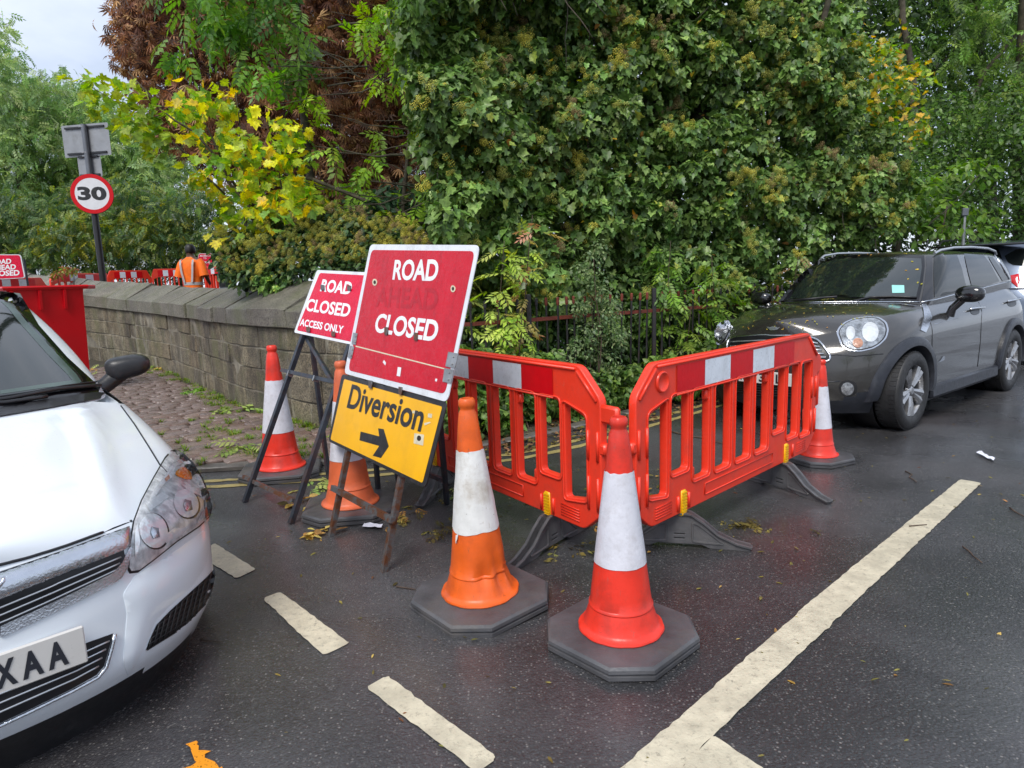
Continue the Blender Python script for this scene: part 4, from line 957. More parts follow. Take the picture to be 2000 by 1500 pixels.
# ---- worker seen from behind
def make_person():
    Y = 13.2; hd = atY(371, 489, Y); hz = hd[2]; H = 1.74; zf = hz + .12 - H; s = H / 1.75
    p = thing('person', 'worker in an orange high visibility shirt seen from behind beyond the wall', 'person', (hd[0], hd[1], zf), radians(8))
    J = {'pel': (0, 0, .93), 'chest': (0, .01, 1.25), 'neckb': (0, .0, 1.45), 'neck': (0, -.01, 1.53), 'head': (0, -.015, 1.63), 'top': (0, -.01, 1.70),
         'shL': (-.185, 0, 1.41), 'elL': (-.27, -.03, 1.14), 'wrL': (-.21, -.20, .98), 'hL': (-.17, -.26, .97), 'shR': (.185, 0, 1.41), 'elR': (.27, -.03, 1.14), 'wrR': (.22, -.20, .98), 'hR': (.18, -.26, .97),
         'hipL': (-.10, 0, .88), 'knL': (-.12, -.02, .48), 'anL': (-.13, .02, .09), 'toL': (-.14, -.14, .035), 'hipR': (.10, 0, .88), 'knR': (.12, -.02, .48), 'anR': (.13, .02, .09), 'toR': (.14, -.14, .035)}
    for k_ in list(J):
        if k_[:2] in ('wr', 'to', 'hL', 'hR', 'el'): J[k_] = (J[k_][0], -J[k_][1], J[k_][2])
    E = [('pel', 'chest'), ('chest', 'neckb'), ('neckb', 'neck'), ('neck', 'head'), ('head', 'top'), ('neckb', 'shL'), ('shL', 'elL'), ('elL', 'wrL'), ('wrL', 'hL'), ('neckb', 'shR'), ('shR', 'elR'), ('elR', 'wrR'), ('wrR', 'hR'), ('pel', 'hipL'), ('hipL', 'knL'), ('knL', 'anL'), ('anL', 'toL'), ('pel', 'hipR'), ('hipR', 'knR'), ('knR', 'anR'), ('anR', 'toR')]
    Rd = {'pel': (.15, .11), 'chest': (.165, .11), 'neckb': (.10, .08), 'neck': (.055, .058), 'head': (.078, .095), 'top': (.07, .085), 'shL': (.062, .062), 'shR': (.062, .062), 'elL': (.045, .045), 'elR': (.045, .045), 'wrL': (.030, .03), 'wrR': (.030, .03), 'hL': (.035, .022), 'hR': (.035, .022), 'hipL': (.095, .095), 'hipR': (.095, .095), 'knL': (.062, .062), 'knR': (.062, .062), 'anL': (.045, .045), 'anR': (.045, .045), 'toL': (.045, .03), 'toR': (.045, .03)}
    def skin(keys, grow, sub=2):
        idx = {k: i for i, k in enumerate(keys)}; me = bpy.data.meshes.new('b'); me.from_pydata([Vector(J[k]) * s for k in keys], [(idx[a], idx[b]) for a, b in E if a in idx and b in idx], [])
        o = bpy.data.objects.new('b', me); C.objects.link(o); o.modifiers.new('s', 'SKIN'); 
        for k in keys: r = Rd[k]; me.skin_vertices[0].data[idx[k]].radius = ((r[0] + grow) * s, (r[1] + grow) * s); me.skin_vertices[0].data[idx[k]].use_root = (k == keys[0])
        sm = o.modifiers.new('u', 'SUBSURF'); sm.levels = sub; sm.render_levels = sub
        dg = bpy.context.evaluated_depsgraph_get(); m2 = bpy.data.meshes.new_from_object(o.evaluated_get(dg)); bpy.data.objects.remove(o); return m2
    put('body', skin(list(J), 0), M['skin'], p, smooth=180)
    # shirt: torso loft and sleeves
    mb = MB(); prof = [(.79, .175, .125), (.86, .185, .13), (1.0, .185, .128), (1.12, .19, .13), (1.25, .215, .14), (1.36, .225, .135), (1.43, .195, .11), (1.475, .11, .085), (1.50, .075, .075)]
    for z, a, b in prof:
        for k in range(24): an = 2 * pi * k / 24; mb.v.append((a * s * (abs(cos(an)) ** .8) * np.sign(cos(an)), b * s * sin(an) + .005 * noise3((an * 2, z * 7, 0)), z * s))
    for i in range(len(prof) - 1):
        for k in range(24): a = i * 24 + k; b = i * 24 + (k + 1) % 24; mb.f.append((a, b, b + 24, a + 24))
    put('shirt', mb.mesh(), M['hivis'], p, smooth=180)
    for sg in (-1, 1):
        mb = MB(); mb.tube([(sg * .165 * s, 0, 1.425 * s), (sg * .215 * s, 0, 1.36 * s), (sg * .255 * s, -.02, 1.24 * s), (sg * .285 * s, -.03, 1.12 * s)], [.07, .082, .082, .088], 14); put('sleeve', mb.mesh(), M['hivis'], p, smooth=60)
    def bandm(z0, z1):
        mb = MB()
        for z in (z0, z1):
            k1 = np.interp(z, [q[0] for q in prof], [q[1] for q in prof]) + .004; k2 = np.interp(z, [q[0] for q in prof], [q[2] for q in prof]) + .006
            for k in range(24): an = 2 * pi * k / 24; mb.v.append((k1 * s * (abs(cos(an)) ** .8) * np.sign(cos(an)), k2 * s * sin(an), z * s))
        for k in range(24): mb.f.append((k, (k + 1) % 24, 24 + (k + 1) % 24, 24 + k))
        return mb.mesh()
    put('reflective_belt', bandm(.955, 1.01), M['hivis_band'], p, smooth=180)
    for sg in (-1, 1):
        mb = MB(); pts = [(sg * .14, -.118, 1.445), (sg * .135, -.143, 1.35), (sg * .12, -.147, 1.2), (sg * .085, -.14, 1.01)]
        for q in pts: mb.v += [((q[0] - .022) * s, (q[1] - .012) * s, q[2] * s), ((q[0] + .022) * s, (q[1] - .012) * s, q[2] * s)]
        mb.f = [(2 * i, 2 * i + 1, 2 * i + 3, 2 * i + 2) for i in range(3)]; put('reflective_brace', mb.mesh(), M['hivis_band'], p)
    mb = MB(); mb.lathe([(.0, .10), (.05, .092), (.085, .06), (.10, .0), (.098, -.05), (.085, -.085), (.0, -.085)], 20, wob=lambda r, z, a: r * (1 + .12 * noise3((a * 3, z * 30, 2)))); me = mb.mesh(); put('hair', me, M['hair'], p, M=Matrix.Translation((0, .012 * s, 1.655 * s)) @ Matrix.Diagonal((.92, 1.05, 1, 1)), smooth=180)
    mb = MB()
    for sg in (-1, 1): mb.tube([(sg * .095 * s, 0, .86 * s), (sg * .115 * s, -.02, .48 * s), (sg * .13 * s, .01, .09 * s)], [.115, .085, .07], 14)
    put('trousers', mb.mesh(), M['trousers'], p, smooth=60)
    return p
worker = make_person(); worker.rotation_euler = (0, 0, radians(-12)); 

# ================================================================ CARS
def itp(tab):
    xs = [q[0] for q in tab]; ys = [q[1] for q in tab]
    if xs[0] > xs[-1]: xs, ys = xs[::-1], ys[::-1]
    n = 200; X = np.linspace(xs[0], xs[-1], n); Y = np.interp(X, xs, ys)
    k = max(1, int(n * .035)); Yp = np.pad(Y, k, mode='edge'); Ys = np.convolve(Yp, np.ones(2 * k + 1) / (2 * k + 1), 'valid')
    return lambda x: float(np.interp(x, X, Ys))
class Car:
    def __init__(s, name, label, cat, x, y, head, paint):
        s.M = Matrix.Translation((x, y, 0)) @ Matrix.Rotation(head, 4, 'Z'); s.Mi = s.M.inverted()
        s.t = thing(name, label, cat, M=s.M); s.paint = paint; s.targets = []
    def part(s, name, me, mat, smooth=None, parent=None): return put(name, me, mat, parent or s.t, smooth=smooth)
    def build(s, p):
        """p: dict of profiles. car axes: +x forward (0 at the front bumper), +y left, +z up"""
        s.p = p
        uf, ur = itp(p['uf']), itp(p['ur']); W = itp(p['W']); zs = itp(p['zs']); zc = itp(p['zc']); Lf, nf, Lr = p['Lf'], p['nf'], p['Lr']; L = p['L']; zb = p['zb']
        nt, nsd, nrr, NB = 26, 30, 12, 22
        def outline(u_f, u_r, w):
            pts = []
            for k in range(nt):
                a = (pi / 2) * k / nt; pts.append((u_f - Lf * (1 - cos(a) ** (2 / nf)), w * sin(a) ** (2 / nf)))
            for k in range(nsd): pts.append((u_f - Lf + (u_r + Lr - (u_f - Lf)) * k / nsd, w))
            for k in range(nrr + 1):
                a = (pi / 2) * (1 - k / nrr); pts.append((u_r + Lr * (1 - cos(a) ** (2 / 3.2)), w * sin(a) ** (2 / 3.2)))
            return pts
        nom = outline(0, -L, 1.0); s.nom = nom; m = len(nom); V = []
        for j in range(NB + 1):
            b = j / NB
            for i, (u0, w0) in enumerate(nom):
                ztop = zs(u0); z = zb + (ztop - zb) * b; sh = max(0, (b - .72) / .28); ins = p['ins'] * sh ** 2.2
                o = outline(uf(z), ur(z), W(z) - ins); u, v = o[i]; f = 1 - min(1, abs(v) / (W(z)))
                u -= ins * .9 * (1 if i < nt else 0) * (cos(pi / 2 * min(i, nt) / nt)) * p.get('fins', .5)
                tuck = p.get('tuck', .03) * max(0, (.22 - b) / .22) ** 1.5
                V.append((u, v - tuck * (v > .1), z))
        F = []
        for j in range(NB):
            for i in range(m - 1): a = j * m + i; F.append((a, a + 1, a + m + 1, a + m))
        s.m, s.NB = m, NB; s.V = V
        def sided(V, F):
            n = len(V); return V + [(x, -y, z) for x, y, z in V], F + [tuple(n + q for q in f)[::-1] for f in F]
        s.sided = sided
        arch = p['arch']; zsplit = p.get('split')
        body, low = [], []
        for f in F:
            c = np.mean([V[q] for q in f], 0)
            if any((c[0] - au) ** 2 + (c[2] - p['wz']) ** 2 < ar ** 2 and c[1] > .5 for au, ar in arch): continue
            (low if zsplit and c[2] < zsplit(c[0]) else body).append(f)
        def clean(V, F):
            us = sorted({q for f in F for q in f}); mp = {q: i for i, q in enumerate(us)}; return [V[q] for q in us], [tuple(mp[q] for q in f) for f in F]
        Vb, Fb = clean(*sided(V, body))
        # bonnet cap
        uc = p['uc']; cap = [i for i in range(m) if nom[i][0] > uc - .02 and i < nt + nsd]; NL = 22; CV = []; S = V[NB * m: NB * m + m]
        pw = p.get('pw', 2.6)
        for i in cap:
            u, v, z = S[i]; zc_ = zc(u)
            for k in range(NL + 1):
                l = 1 - k / NL; zz = z + (zc_ - z) * (1 - l ** pw)
                vv = l * v
                for (g_u0, g_v0, g_u1, g_v1, g_h, g_w) in p.get('crease', []):
                    if g_u1 < u < g_u0:
                        tt = (u - g_u1) / (g_u0 - g_u1); cv = g_v1 + (g_v0 - g_v1) * tt; zz += g_h * math.exp(-((vv - cv) / g_w) ** 2) * min(1, 6 * tt, 6 * (1 - tt))
                CV.append((u, vv, zz))
        CF = []; c_ = NL + 1
        for j in range(len(cap) - 1):
            for k in range(NL): a = j * c_ + k; CF.append((a, a + c_, a + c_ + 1, a + 1))
        Cv, Cf = sided(CV, CF)
        bmj = bmesh.new(); tm = join_mesh([mesh(Vb, Fb), mesh(Cv, Cf)]); bmj.from_mesh(tm); bmesh.ops.remove_doubles(bmj, verts=bmj.verts, dist=.0015); bmesh.ops.recalc_face_normals(bmj, faces=bmj.faces); bmj.to_mesh(tm); bmj.free()
        s.body = s.part('body', tm, s.paint, 60); bodyme = tm
        if low:
            Vl, Fl = clean(*sided(V, low)); s.low = s.part('lower_bumper', mesh(Vl, Fl), p['lowmat'], 60)
        # greenhouse
        g = p['gh']; zr = itp(g['zr']); NG = 14
        def gout(u_f, u_r, w, Lg, Lr2, n=3.0):
            pts = []
            for k in range(16): a = (pi / 2) * k / 16; pts.append((u_f - Lg * (1 - cos(a) ** (2 / n)), w * sin(a) ** (2 / n)))
            for k in range(24): pts.append((u_f - Lg + (u_r + Lr2 - (u_f - Lg)) * k / 24, w))
            for k in range(9): a = (pi / 2) * (1 - k / 8); pts.append((u_r + Lr2 * (1 - cos(a) ** (2 / 3)), w * sin(a) ** (2 / 3)))
            return pts
        b0 = gout(g['uf0'], g['ur0'], g['w0'], g['Lg0'], .35); b1 = gout(g['uf1'], g['ur1'], g['w1'], g['Lg1'], .3); mg = len(b0); GV = []
        for j in range(NG + 1):
            b = j / NG
            for i in range(mg):
                u0, v0 = b0[i]; u1, v1 = b1[i]; z0 = zc(g['uf0']) if False else (zs(u0) if i >= 16 else zs(u0) + (zc(max(u0, uc)) - zs(u0)) * (1 - (v0 / g['w0']) ** pw)) - .012
                z1 = zr(u1) - g.get('edge', .05) * (v1 / g['w1']) ** 2 if True else 0
                bl = g.get('bul', .03) * 4 * b * (1 - b); e = b
                nx = 1 if i < 16 else 0; r_ = max(0, (b - .86) / .14) ** 2 * .03
                GV.append((u0 + (u1 - u0) * e + bl * .5 * (1 - v0 / g['w0'] if i < 16 else 0) - r_ * nx, v0 + (v1 - v0) * e + bl * (v0 / g['w0']) - (r_ if i >= 16 else r_ * .3), z0 + (z1 - z0) * e))
        GF = []
        for j in range(NG):
            for i in range(mg - 1): a = j * mg + i; GF.append((a, a + 1, a + mg + 1, a + mg))
        Gv, Gf = sided(GV, GF)
        top = GV[NG * mg:]; RV = []; RF = []; NR = 10
        for i in range(mg):
            u, v, z = top[i]
            for k in range(NR + 1): l = 1 - k / NR; RV.append((u, l * v, z + (zr(u) + g.get('crown', .03) - z) * (1 - l ** 2)))
        for i in range(mg - 1):
            for k in range(NR): a = i * (NR + 1) + k; RF.append((a, a + NR + 1, a + NR + 2, a + 1))
        Rv, Rf = sided(RV, RF)
        tm = join_mesh([mesh(Gv, Gf), mesh(Rv, Rf)]); bmj = bmesh.new(); bmj.from_mesh(tm); bmesh.ops.remove_doubles(bmj, verts=bmj.verts, dist=.0015); bmesh.ops.recalc_face_normals(bmj, faces=bmj.faces); bmj.to_mesh(tm); bmj.free()
        s.cabin = s.part('cabin', tm, g.get('mat', s.paint), 50)
        # shelf closing the belt
        n1 = [q for q in range(m) if S[q][0] < uc + .05]; mb = MB(); mb.v = [(S[q][0], S[q][1] + .01, S[q][2] - .03) for q in n1] + [(S[q][0], 0, S[q][2] - .03) for q in n1]; k = len(n1); mb.f = [(i, i + 1, k + i + 1, k + i) for i in range(k - 1)]
        Sv, Sf = sided(mb.v, mb.f); s.part('belt_shelf', mesh(Sv, Sf), s.paint, 60)
        # dark underside so that no light shows under the arches
        mb = MB(); mb.box((-L / 2 - .05, 0, zb + .10), (L - .5, 1.15, .06)); mb.box((-L / 2, 0, .45), (L - .8, 1.0, .5)); s.part('underbody', mb.mesh(), M['grille_black'])
        vs, fs = [], []
        for me in (bodyme, tm) + ((s.low.data,) if low else ()):
            n = len(vs); vs += [q.co.copy() for q in me.vertices]; fs += [tuple(n + q for q in pl_.vertices) for pl_ in me.polygons]
        s.bvh = BVHTree.FromPolygons(vs, fs)
    def cast(s, px):
        o = s.Mi @ Vector(CAM); d = (s.Mi.to_3x3() @ Vector(ray(*px))).normalized(); return s.bvh.ray_cast(o, d)
    def patch(s, name, P, mat, off=.003, thick=.0, step=9, parent=None, rnd=0, push=0, smooth=40, edge=None, dome=0):
        """a panel whose outline is laid on the bodywork; it follows the curvature of the body, 'off' proud of it"""
        if rnd: P = round_poly(P, rnd, 4)
        P = [tuple(q) for q in P]; D = []
        for i in range(len(P)):
            a = np.array(P[i]); b = np.array(P[(i + 1) % len(P)]); k = max(1, int(np.linalg.norm(b - a) / step))
            for q in range(k): D.append(tuple(a + (b - a) * q / k))
        nb_ = len(D); xs = [q[0] for q in D]; ys = [q[1] for q in D]; inner = []
        y = min(ys) + step * .7
        while y < max(ys):
            x = min(xs) + step * .7
            while x < max(xs):
                if inpoly(x, y, D) and min((x - q[0]) ** 2 + (y - q[1]) ** 2 for q in D) > (step * .5) ** 2: inner.append((x, y))
                x += step
            y += step
        pts = [Vector(q) for q in D + inner]; ed = [(i, (i + 1) % nb_) for i in range(nb_)]
        r = delaunay_2d_cdt(pts, ed, [], 1, .01); vs2, fs2 = r[0], r[2]
        V = []; N = []; last = None; miss = []
        for i, q in enumerate(vs2):
            h = s.cast((q.x, q.y))
            if h[0] is None: miss.append(i); V.append(None); N.append(None)
            else: V.append(h[0]); nn_ = h[1]; o = (s.Mi @ Vector(CAM)) - h[0]; nn_ = nn_ if nn_.dot(o) > 0 else -nn_; N.append(nn_)
        ok = [i for i in range(len(V)) if V[i] is not None]
        if len(ok) < 3: print('PATCH MISSED', name, len(miss)); return None
        for i in miss:
            j = min(ok, key=lambda k: (vs2[k] - vs2[i]).length); o = s.Mi @ Vector(CAM); d = (s.Mi.to_3x3() @ Vector(ray(vs2[i].x, vs2[i].y))).normalized(); t_ = (V[j] - o).length; V[i] = o + d * t_; N[i] = N[j]
        bd = np.array(D); cx = np.array([[q.x, q.y] for q in vs2])
        dist = np.array([np.min(np.hypot(bd[:, 0] - c[0], bd[:, 1] - c[1])) for c in cx]); dmx = dist.max() + 1e-6
        VV = [V[i] + N[i] * (off + dome * (1 - (1 - dist[i] / dmx) ** 2)) for i in range(len(V))]
        F = [tuple(f) for f in fs2]
        fl = []
        for f in F:
            a, b, c = (VV[q] for q in f[:3]); nn_ = (b - a).cross(c - a); o = (s.Mi @ Vector(CAM)) - a; fl.append(f if nn_.dot(o) > 0 else f[::-1])
        F = fl
        if thick:
            n = len(VV); low_ = [VV[i] - N[i] * thick for i in range(n)]; bo = [i for i in range(n) if dist[i] < .05]
            ec = {}
            for f in F:
                for k in range(len(f)): e = (f[k], f[(k + 1) % len(f)]); ec[e] = 1
            F2 = list(F)
            for (a, b) in list(ec):
                if (b, a) not in ec: F2.append((b, a, n + a, n + b))
            VV = VV + low_; F = F2
        me = mesh(VV, F); return s.part(name, me, mat, smooth, parent)
    def line(s, name, P, mat, r=.003, off=.001, seg=5, step=12, parent=None, flat=None):
        D = []
        for a, b in zip(P[:-1], P[1:]):
            a = np.array(a, float); b = np.array(b, float); k = max(1, int(np.linalg.norm(b - a) / step)); D += [tuple(a + (b - a) * q / k) for q in range(k)]
        D.append(P[-1]); V = []
        for q in D:
            h = s.cast(q)
            if h[0] is not None: o = (s.Mi @ Vector(CAM)) - h[0]; nn_ = h[1] if h[1].dot(o) > 0 else -h[1]; V.append(h[0] + nn_ * off)
        if len(V) < 2: print('LINE MISSED', name); return None
        mb = MB(); mb.tube(V, r, seg); return s.part(name, mb.mesh(), mat, 180, parent)
    def loc(s, px, **k):
        """point in car axes under a photo position on a given plane"""
        o = s.Mi @ Vector(CAM); d = (s.Mi.to_3x3() @ Vector(ray(*px))); ax = 'uvz'.index(list(k)[0]); t = (list(k.values())[0] - o[ax]) / d[ax]; return o + d * t
def grille_slats(car, P_top, P_bot, n, mat, r=.0035, off=.004, name='slat', f0=.15, f1=.85, parent=None):
    for k in range(n):
        f = f0 + (f1 - f0) * k / max(1, n - 1); L = [tuple(np.array(a) * (1 - f) + np.array(b) * f) for a, b in zip(P_top, P_bot)]; car.line(name, L, mat, r, off, 6, 14, parent)
def circ(cx, cy, rx, ry, n=28, a0=0): return [(cx + rx * cos(2 * pi * k / n) * cos(a0) - ry * sin(2 * pi * k / n) * sin(a0), cy + rx * cos(2 * pi * k / n) * sin(a0) + ry * sin(2 * pi * k / n) * cos(a0)) for k in range(n)]
def wheel(car, u, v, r, side, spokes=True):
    w = car.part('wheel', mesh([(0, 0, 0), (0.001, 0, 0), (0, 0.001, 0)], [(0, 1, 2)]), M['rubber'])
    w.matrix_basis = Matrix.Translation((u, v, r)); WM[w.name] = car.M @ w.matrix_basis
    y = side
    prof = [(.215, -.10), (.27, -.105), (r - .02, -.10), (r - .004, -.085), (r, -.06), (r, .06), (r - .004, .085), (r - .02, .10), (.27, .107), (.225, .098), (.218, .09)]
    mb = MB(); mb.lathe(prof, 56); me = mb.mesh(); me.transform(Matrix.Rotation(-pi / 2 * y, 4, 'X')); put('tyre', me, M['rubber'], w, smooth=50)
    tb = MB()
    for k in range(56):
        an = 2 * pi * (k + .5) / 56
        for zz in (-.055, .055): tb.box((cos(an) * (r), sin(an) * (r), zz), (.007, .028, .05), Matrix.Rotation(an, 3, 'Z'))
    me = tb.mesh(); me.transform(Matrix.Rotation(-pi / 2 * y, 4, 'X')); put('tread', me, M['rubber'], w)['kind'] = 'stuff'
    mb = MB(); mb.lathe([(.16, -.08), (.205, -.07), (.21, .05), (.222, .092), (.230, .097), (.232, .090)], 56); me = mb.mesh(); me.transform(Matrix.Rotation(-pi / 2 * y, 4, 'X')); put('rim', me, M['rim'], w, smooth=50)
    mb = MB(); mb.lathe([(0, .02), (.215, .02)], 40); mb.lathe([(.0, .035), (.13, .035), (.13, .0)], 30); me = mb.mesh(); me.transform(Matrix.Rotation(-pi / 2 * y, 4, 'X')); put('brake_disc', me, M['trim_black'], w)
    for k in range(5):
        for sgn in (-1, 1):
            mb = MB(); a = 2 * pi * k / 5 + .25
            p = [(cos(a + sgn * .20) * .045, sin(a + sgn * .20) * .045, .070), (cos(a + sgn * .19) * .12, sin(a + sgn * .19) * .12, .082), (cos(a + sgn * .17) * .216, sin(a + sgn * .17) * .216, .088)]
            for q0, q1, w0, w1 in ((p[0], p[1], .020, .022), (p[1], p[2], .022, .034)):
                d = Vector((q1[0] - q0[0], q1[1] - q0[1], 0)).normalized(); n = Vector((-d.y, d.x, 0))
                mb.add([tuple(Vector(q0) + n * w0), tuple(Vector(q0) + Vector((0, 0, .012))), tuple(Vector(q0) - n * w0), tuple(Vector(q1) + n * w1), tuple(Vector(q1) + Vector((0, 0, .012))), tuple(Vector(q1) - n * w1)] + [tuple(Vector(q0) + n * w0 - Vector((0, 0, .03))), tuple(Vector(q0) - n * w0 - Vector((0, 0, .03))), tuple(Vector(q1) + n * w1 - Vector((0, 0, .03))), tuple(Vector(q1) - n * w1 - Vector((0, 0, .03)))], [(0, 3, 4, 1), (1, 4, 5, 2), (0, 6, 8, 3), (2, 5, 9, 7)])
            me = mb.mesh(); me.transform(Matrix.Rotation(-pi / 2 * y, 4, 'X')); put('spoke', me, M['rim'], w)
    mb = MB(); mb.lathe([(0, .088), (.030, .086), (.036, .078), (.052, .070), (.06, .05)], 24); me = mb.mesh(); me.transform(Matrix.Rotation(-pi / 2 * y, 4, 'X')); put('hub_cap', me, M['rim'], w, smooth=40)
    for k in range(5):
        a = 2 * pi * k / 5 + .25; mb = MB(); mb.lathe([(0, .074), (.009, .074), (.009, .06)], 8, c=(cos(a) * .055, sin(a) * .055, 0)); me = mb.mesh(); me.transform(Matrix.Rotation(-pi / 2 * y, 4, 'X')); put('wheel_bolt', me, M['trim_black'], w)
    return w

# ---------------------------------------------------------------- white hatchback (front end in view)
wc = Car('parked_car', 'white hatchback at the left edge, nose towards the cones, plate ending X A A', 'car', -1.49, 1.652, radians(-44), M['paint_white'])
wsplit = itp([(.1, .172), (0, .170), (-.1, .118), (-.2, .105), (-.35, .09), (-.6, .09), (-5, .09)])
wc.build(dict(L=4.25, zb=.0, Lf=.80, nf=2.3, Lr=.55, ins=.085, fins=.35, uc=-1.10, pw=2.3,
    uf=[(.0, -.10), (.10, -.045), (.17, .0), (.21, .022), (.30, .018), (.42, .012), (.50, .0), (.56, .018), (.63, .0), (.70, -.05), (.9, -.12)],
    ur=[(0, -4.2), (.5, -4.25), (1.0, -4.15)], W=[(0, .80), (.08, .835), (.2, .868), (.45, .877), (.6, .872), (.8, .862), (1.0, .84)],
    zs=[(.1, .640), (0, .640), (-.15, .628), (-.3, .628), (-.45, .665), (-.6, .722), (-.73, .770), (-1.0, .848), (-1.25, .905), (-1.6, .93), (-2.5, .97), (-4.3, 1.0)],
    zc=[(.05, .650), (0, .668), (-.05, .71), (-.15, .755), (-.3, .80), (-.6, .868), (-.9, .925), (-1.1, .955), (-1.3, .97), (-1.8, .97), (-2.5, .97), (-4.3, 1.0)],
    crease=[(-.06, .40, -1.15, .60, .020, .04), (-.06, .10, -1.15, .22, .008, .08)], arch=[(-.87, .36), (-3.48, .36)], wz=.31, split=wsplit, lowmat=M['trim_black'], tuck=.0,
    gh=dict(uf0=-1.07, ur0=-4.1, w0=.752, Lg0=.42, uf1=-1.88, ur1=-3.9, w1=.56, Lg1=.28, zr=[(-1.8, 1.40), (-2.2, 1.44), (-2.8, 1.46), (-3.9, 1.36)], bul=.035, edge=.04, crown=.01)))
wc.patch('windscreen', [(-60, 560), (0, 570), (38, 574), (75, 636), (130, 698), (204, 766), (150, 778), (60, 793), (0, 800), (-80, 806)], M['glass_band'], .004, step=12)
ws = wc.patch('windscreen_glass', [(-60, 590), (0, 586), (22, 592), (58, 632), (105, 682), (150, 728), (163, 746), (155, 755), (90, 762), (0, 776), (-80, 784)], M['car_glass'], .006, step=11, rnd=6)
wc.patch('windscreen_edge_haze', [(0, 590), (22, 595), (56, 636), (104, 687), (148, 733), (158, 748), (150, 752), (90, 759), (0, 772), (0, 765), (88, 752), (140, 745), (132, 735), (92, 694), (44, 640), (14, 603)], M['glass_haze'], .0068, step=7)
wc.patch('scuttle_panel', [(204, 768), (205, 778), (185, 782), (100, 798), (0, 815), (-80, 822), (-80, 806), (0, 797), (100, 780), (185, 767)], M['trim_black'], .006, step=10)
for P in ([(-80, 797), (20, 783), (110, 765), (190, 757)], [(-80, 808), (10, 792), (90, 780)]): wc.line('wiper', P, M['trim_black'], .009, .016, 6)
wc.line('wiper_blade', [(-60, 789), (0, 782), (60, 773), (120, 761), (182, 752)], M['grille_black'], .005, .02, 5)
wc.line('bonnet_gap', [(207, 770), (228, 782), (262, 828), (290, 872), (312, 908), (328, 925)], M['grille_black'], .0035, .0, 5)
wc.line('bonnet_gap', [(-60, 1120), (0, 1103), (60, 1088), (130, 1066), (200, 1040), (255, 1018)], M['grille_black'], .005, .001, 5)
wc.line('bumper_gap', [(407, 985), (418, 990)], M['grille_black'], .003, 0, 4)
wc.line('roof_trim', [(38, 573), (28, 563), (8, 552), (-20, 545)], M['trim_black'], .003, .002)
# lamp
HL = [(340, 883), (357, 890), (375, 907), (393, 936), (405, 965), (411, 990), (407, 1008), (388, 1027), (345, 1056), (305, 1088), (272, 1113), (256, 1115), (252, 1108), (255, 1060), (262, 1018), (277, 978), (300, 935), (322, 897), (333, 885)]
lamp = wc.patch('headlight', HL, M['reflector_plain'], .002, step=6, smooth=60)
hc = np.mean(HL, 0); wc.patch('lamp_gap', [tuple(hc + (np.array(q) - hc) * 1.045) for q in HL], M['grille_black'], .0008, step=8, parent=lamp)
for (cx, cy, rx, ry, a) in ((364, 985, 25, 30, -.35), (300, 1038, 29, 36, -.3)):
    wc.patch('lamp_bowl_ring', circ(cx, cy, rx, ry, 26, a), M['trim_black'], .0034, step=6, parent=lamp)
    wc.patch('lamp_bowl', circ(cx - 2, cy - 1, rx * .94, ry * .94, 26, a), M['reflector'], .0042, step=5, parent=lamp)
    wc.patch('bulb_hood', [(cx - 6, cy - 8), (cx + 7, cy - 5), (cx + 9, cy + 12), (cx - 3, cy + 15), (cx - 8, cy + 4)], M['chrome'], .007, step=4, parent=lamp, dome=.004)
wc.patch('indicator_bulb', [(343, 922), (352, 914), (362, 915), (372, 925), (374, 938), (362, 938), (345, 932), (341, 927)], M['amber'], .005, step=4, parent=lamp, dome=.004)
wc.patch('indicator_bulb', [(320, 937), (329, 928), (331, 936), (323, 943)], M['amber_pale'], .005, step=4, parent=lamp)
wc.patch('reflector_facet', [(336, 908), (350, 898), (356, 905), (342, 915), (334, 935), (322, 945), (300, 975), (288, 985), (295, 965), (318, 935)], M['reflector'], .0045, step=5, parent=lamp)
wc.patch('reflector_facet', [(335, 1033), (368, 1030), (352, 1045), (322, 1062), (318, 1048)], M['reflector'], .0045, step=5, parent=lamp)
for P_ in ([(352, 948), (388, 955), (396, 972), (366, 960)], [(282, 985), (318, 962), (330, 972), (292, 1000)], [(262, 1040), (268, 1020), (272, 1060), (262, 1095)], [(392, 1000), (402, 990), (398, 1012), (380, 1026)]):
    wc.patch('reflector_facet', P_, M['reflector'], .0046, step=5, parent=lamp)
wc.patch('bumper_corner', [(264, 1124), (300, 1104), (345, 1074), (385, 1046), (402, 1034), (408, 1062), (402, 1104), (376, 1142), (330, 1183), (302, 1213), (282, 1262), (266, 1296), (250, 1322), (240, 1290), (248, 1200), (240, 1160)], M['paint_white'], .002, thick=.004, step=9, rnd=7, dome=.010, smooth=60)
wc.patch('lens_cover', HL, M['lens'], .022, thick=.0, step=7, parent=lamp, smooth=60)
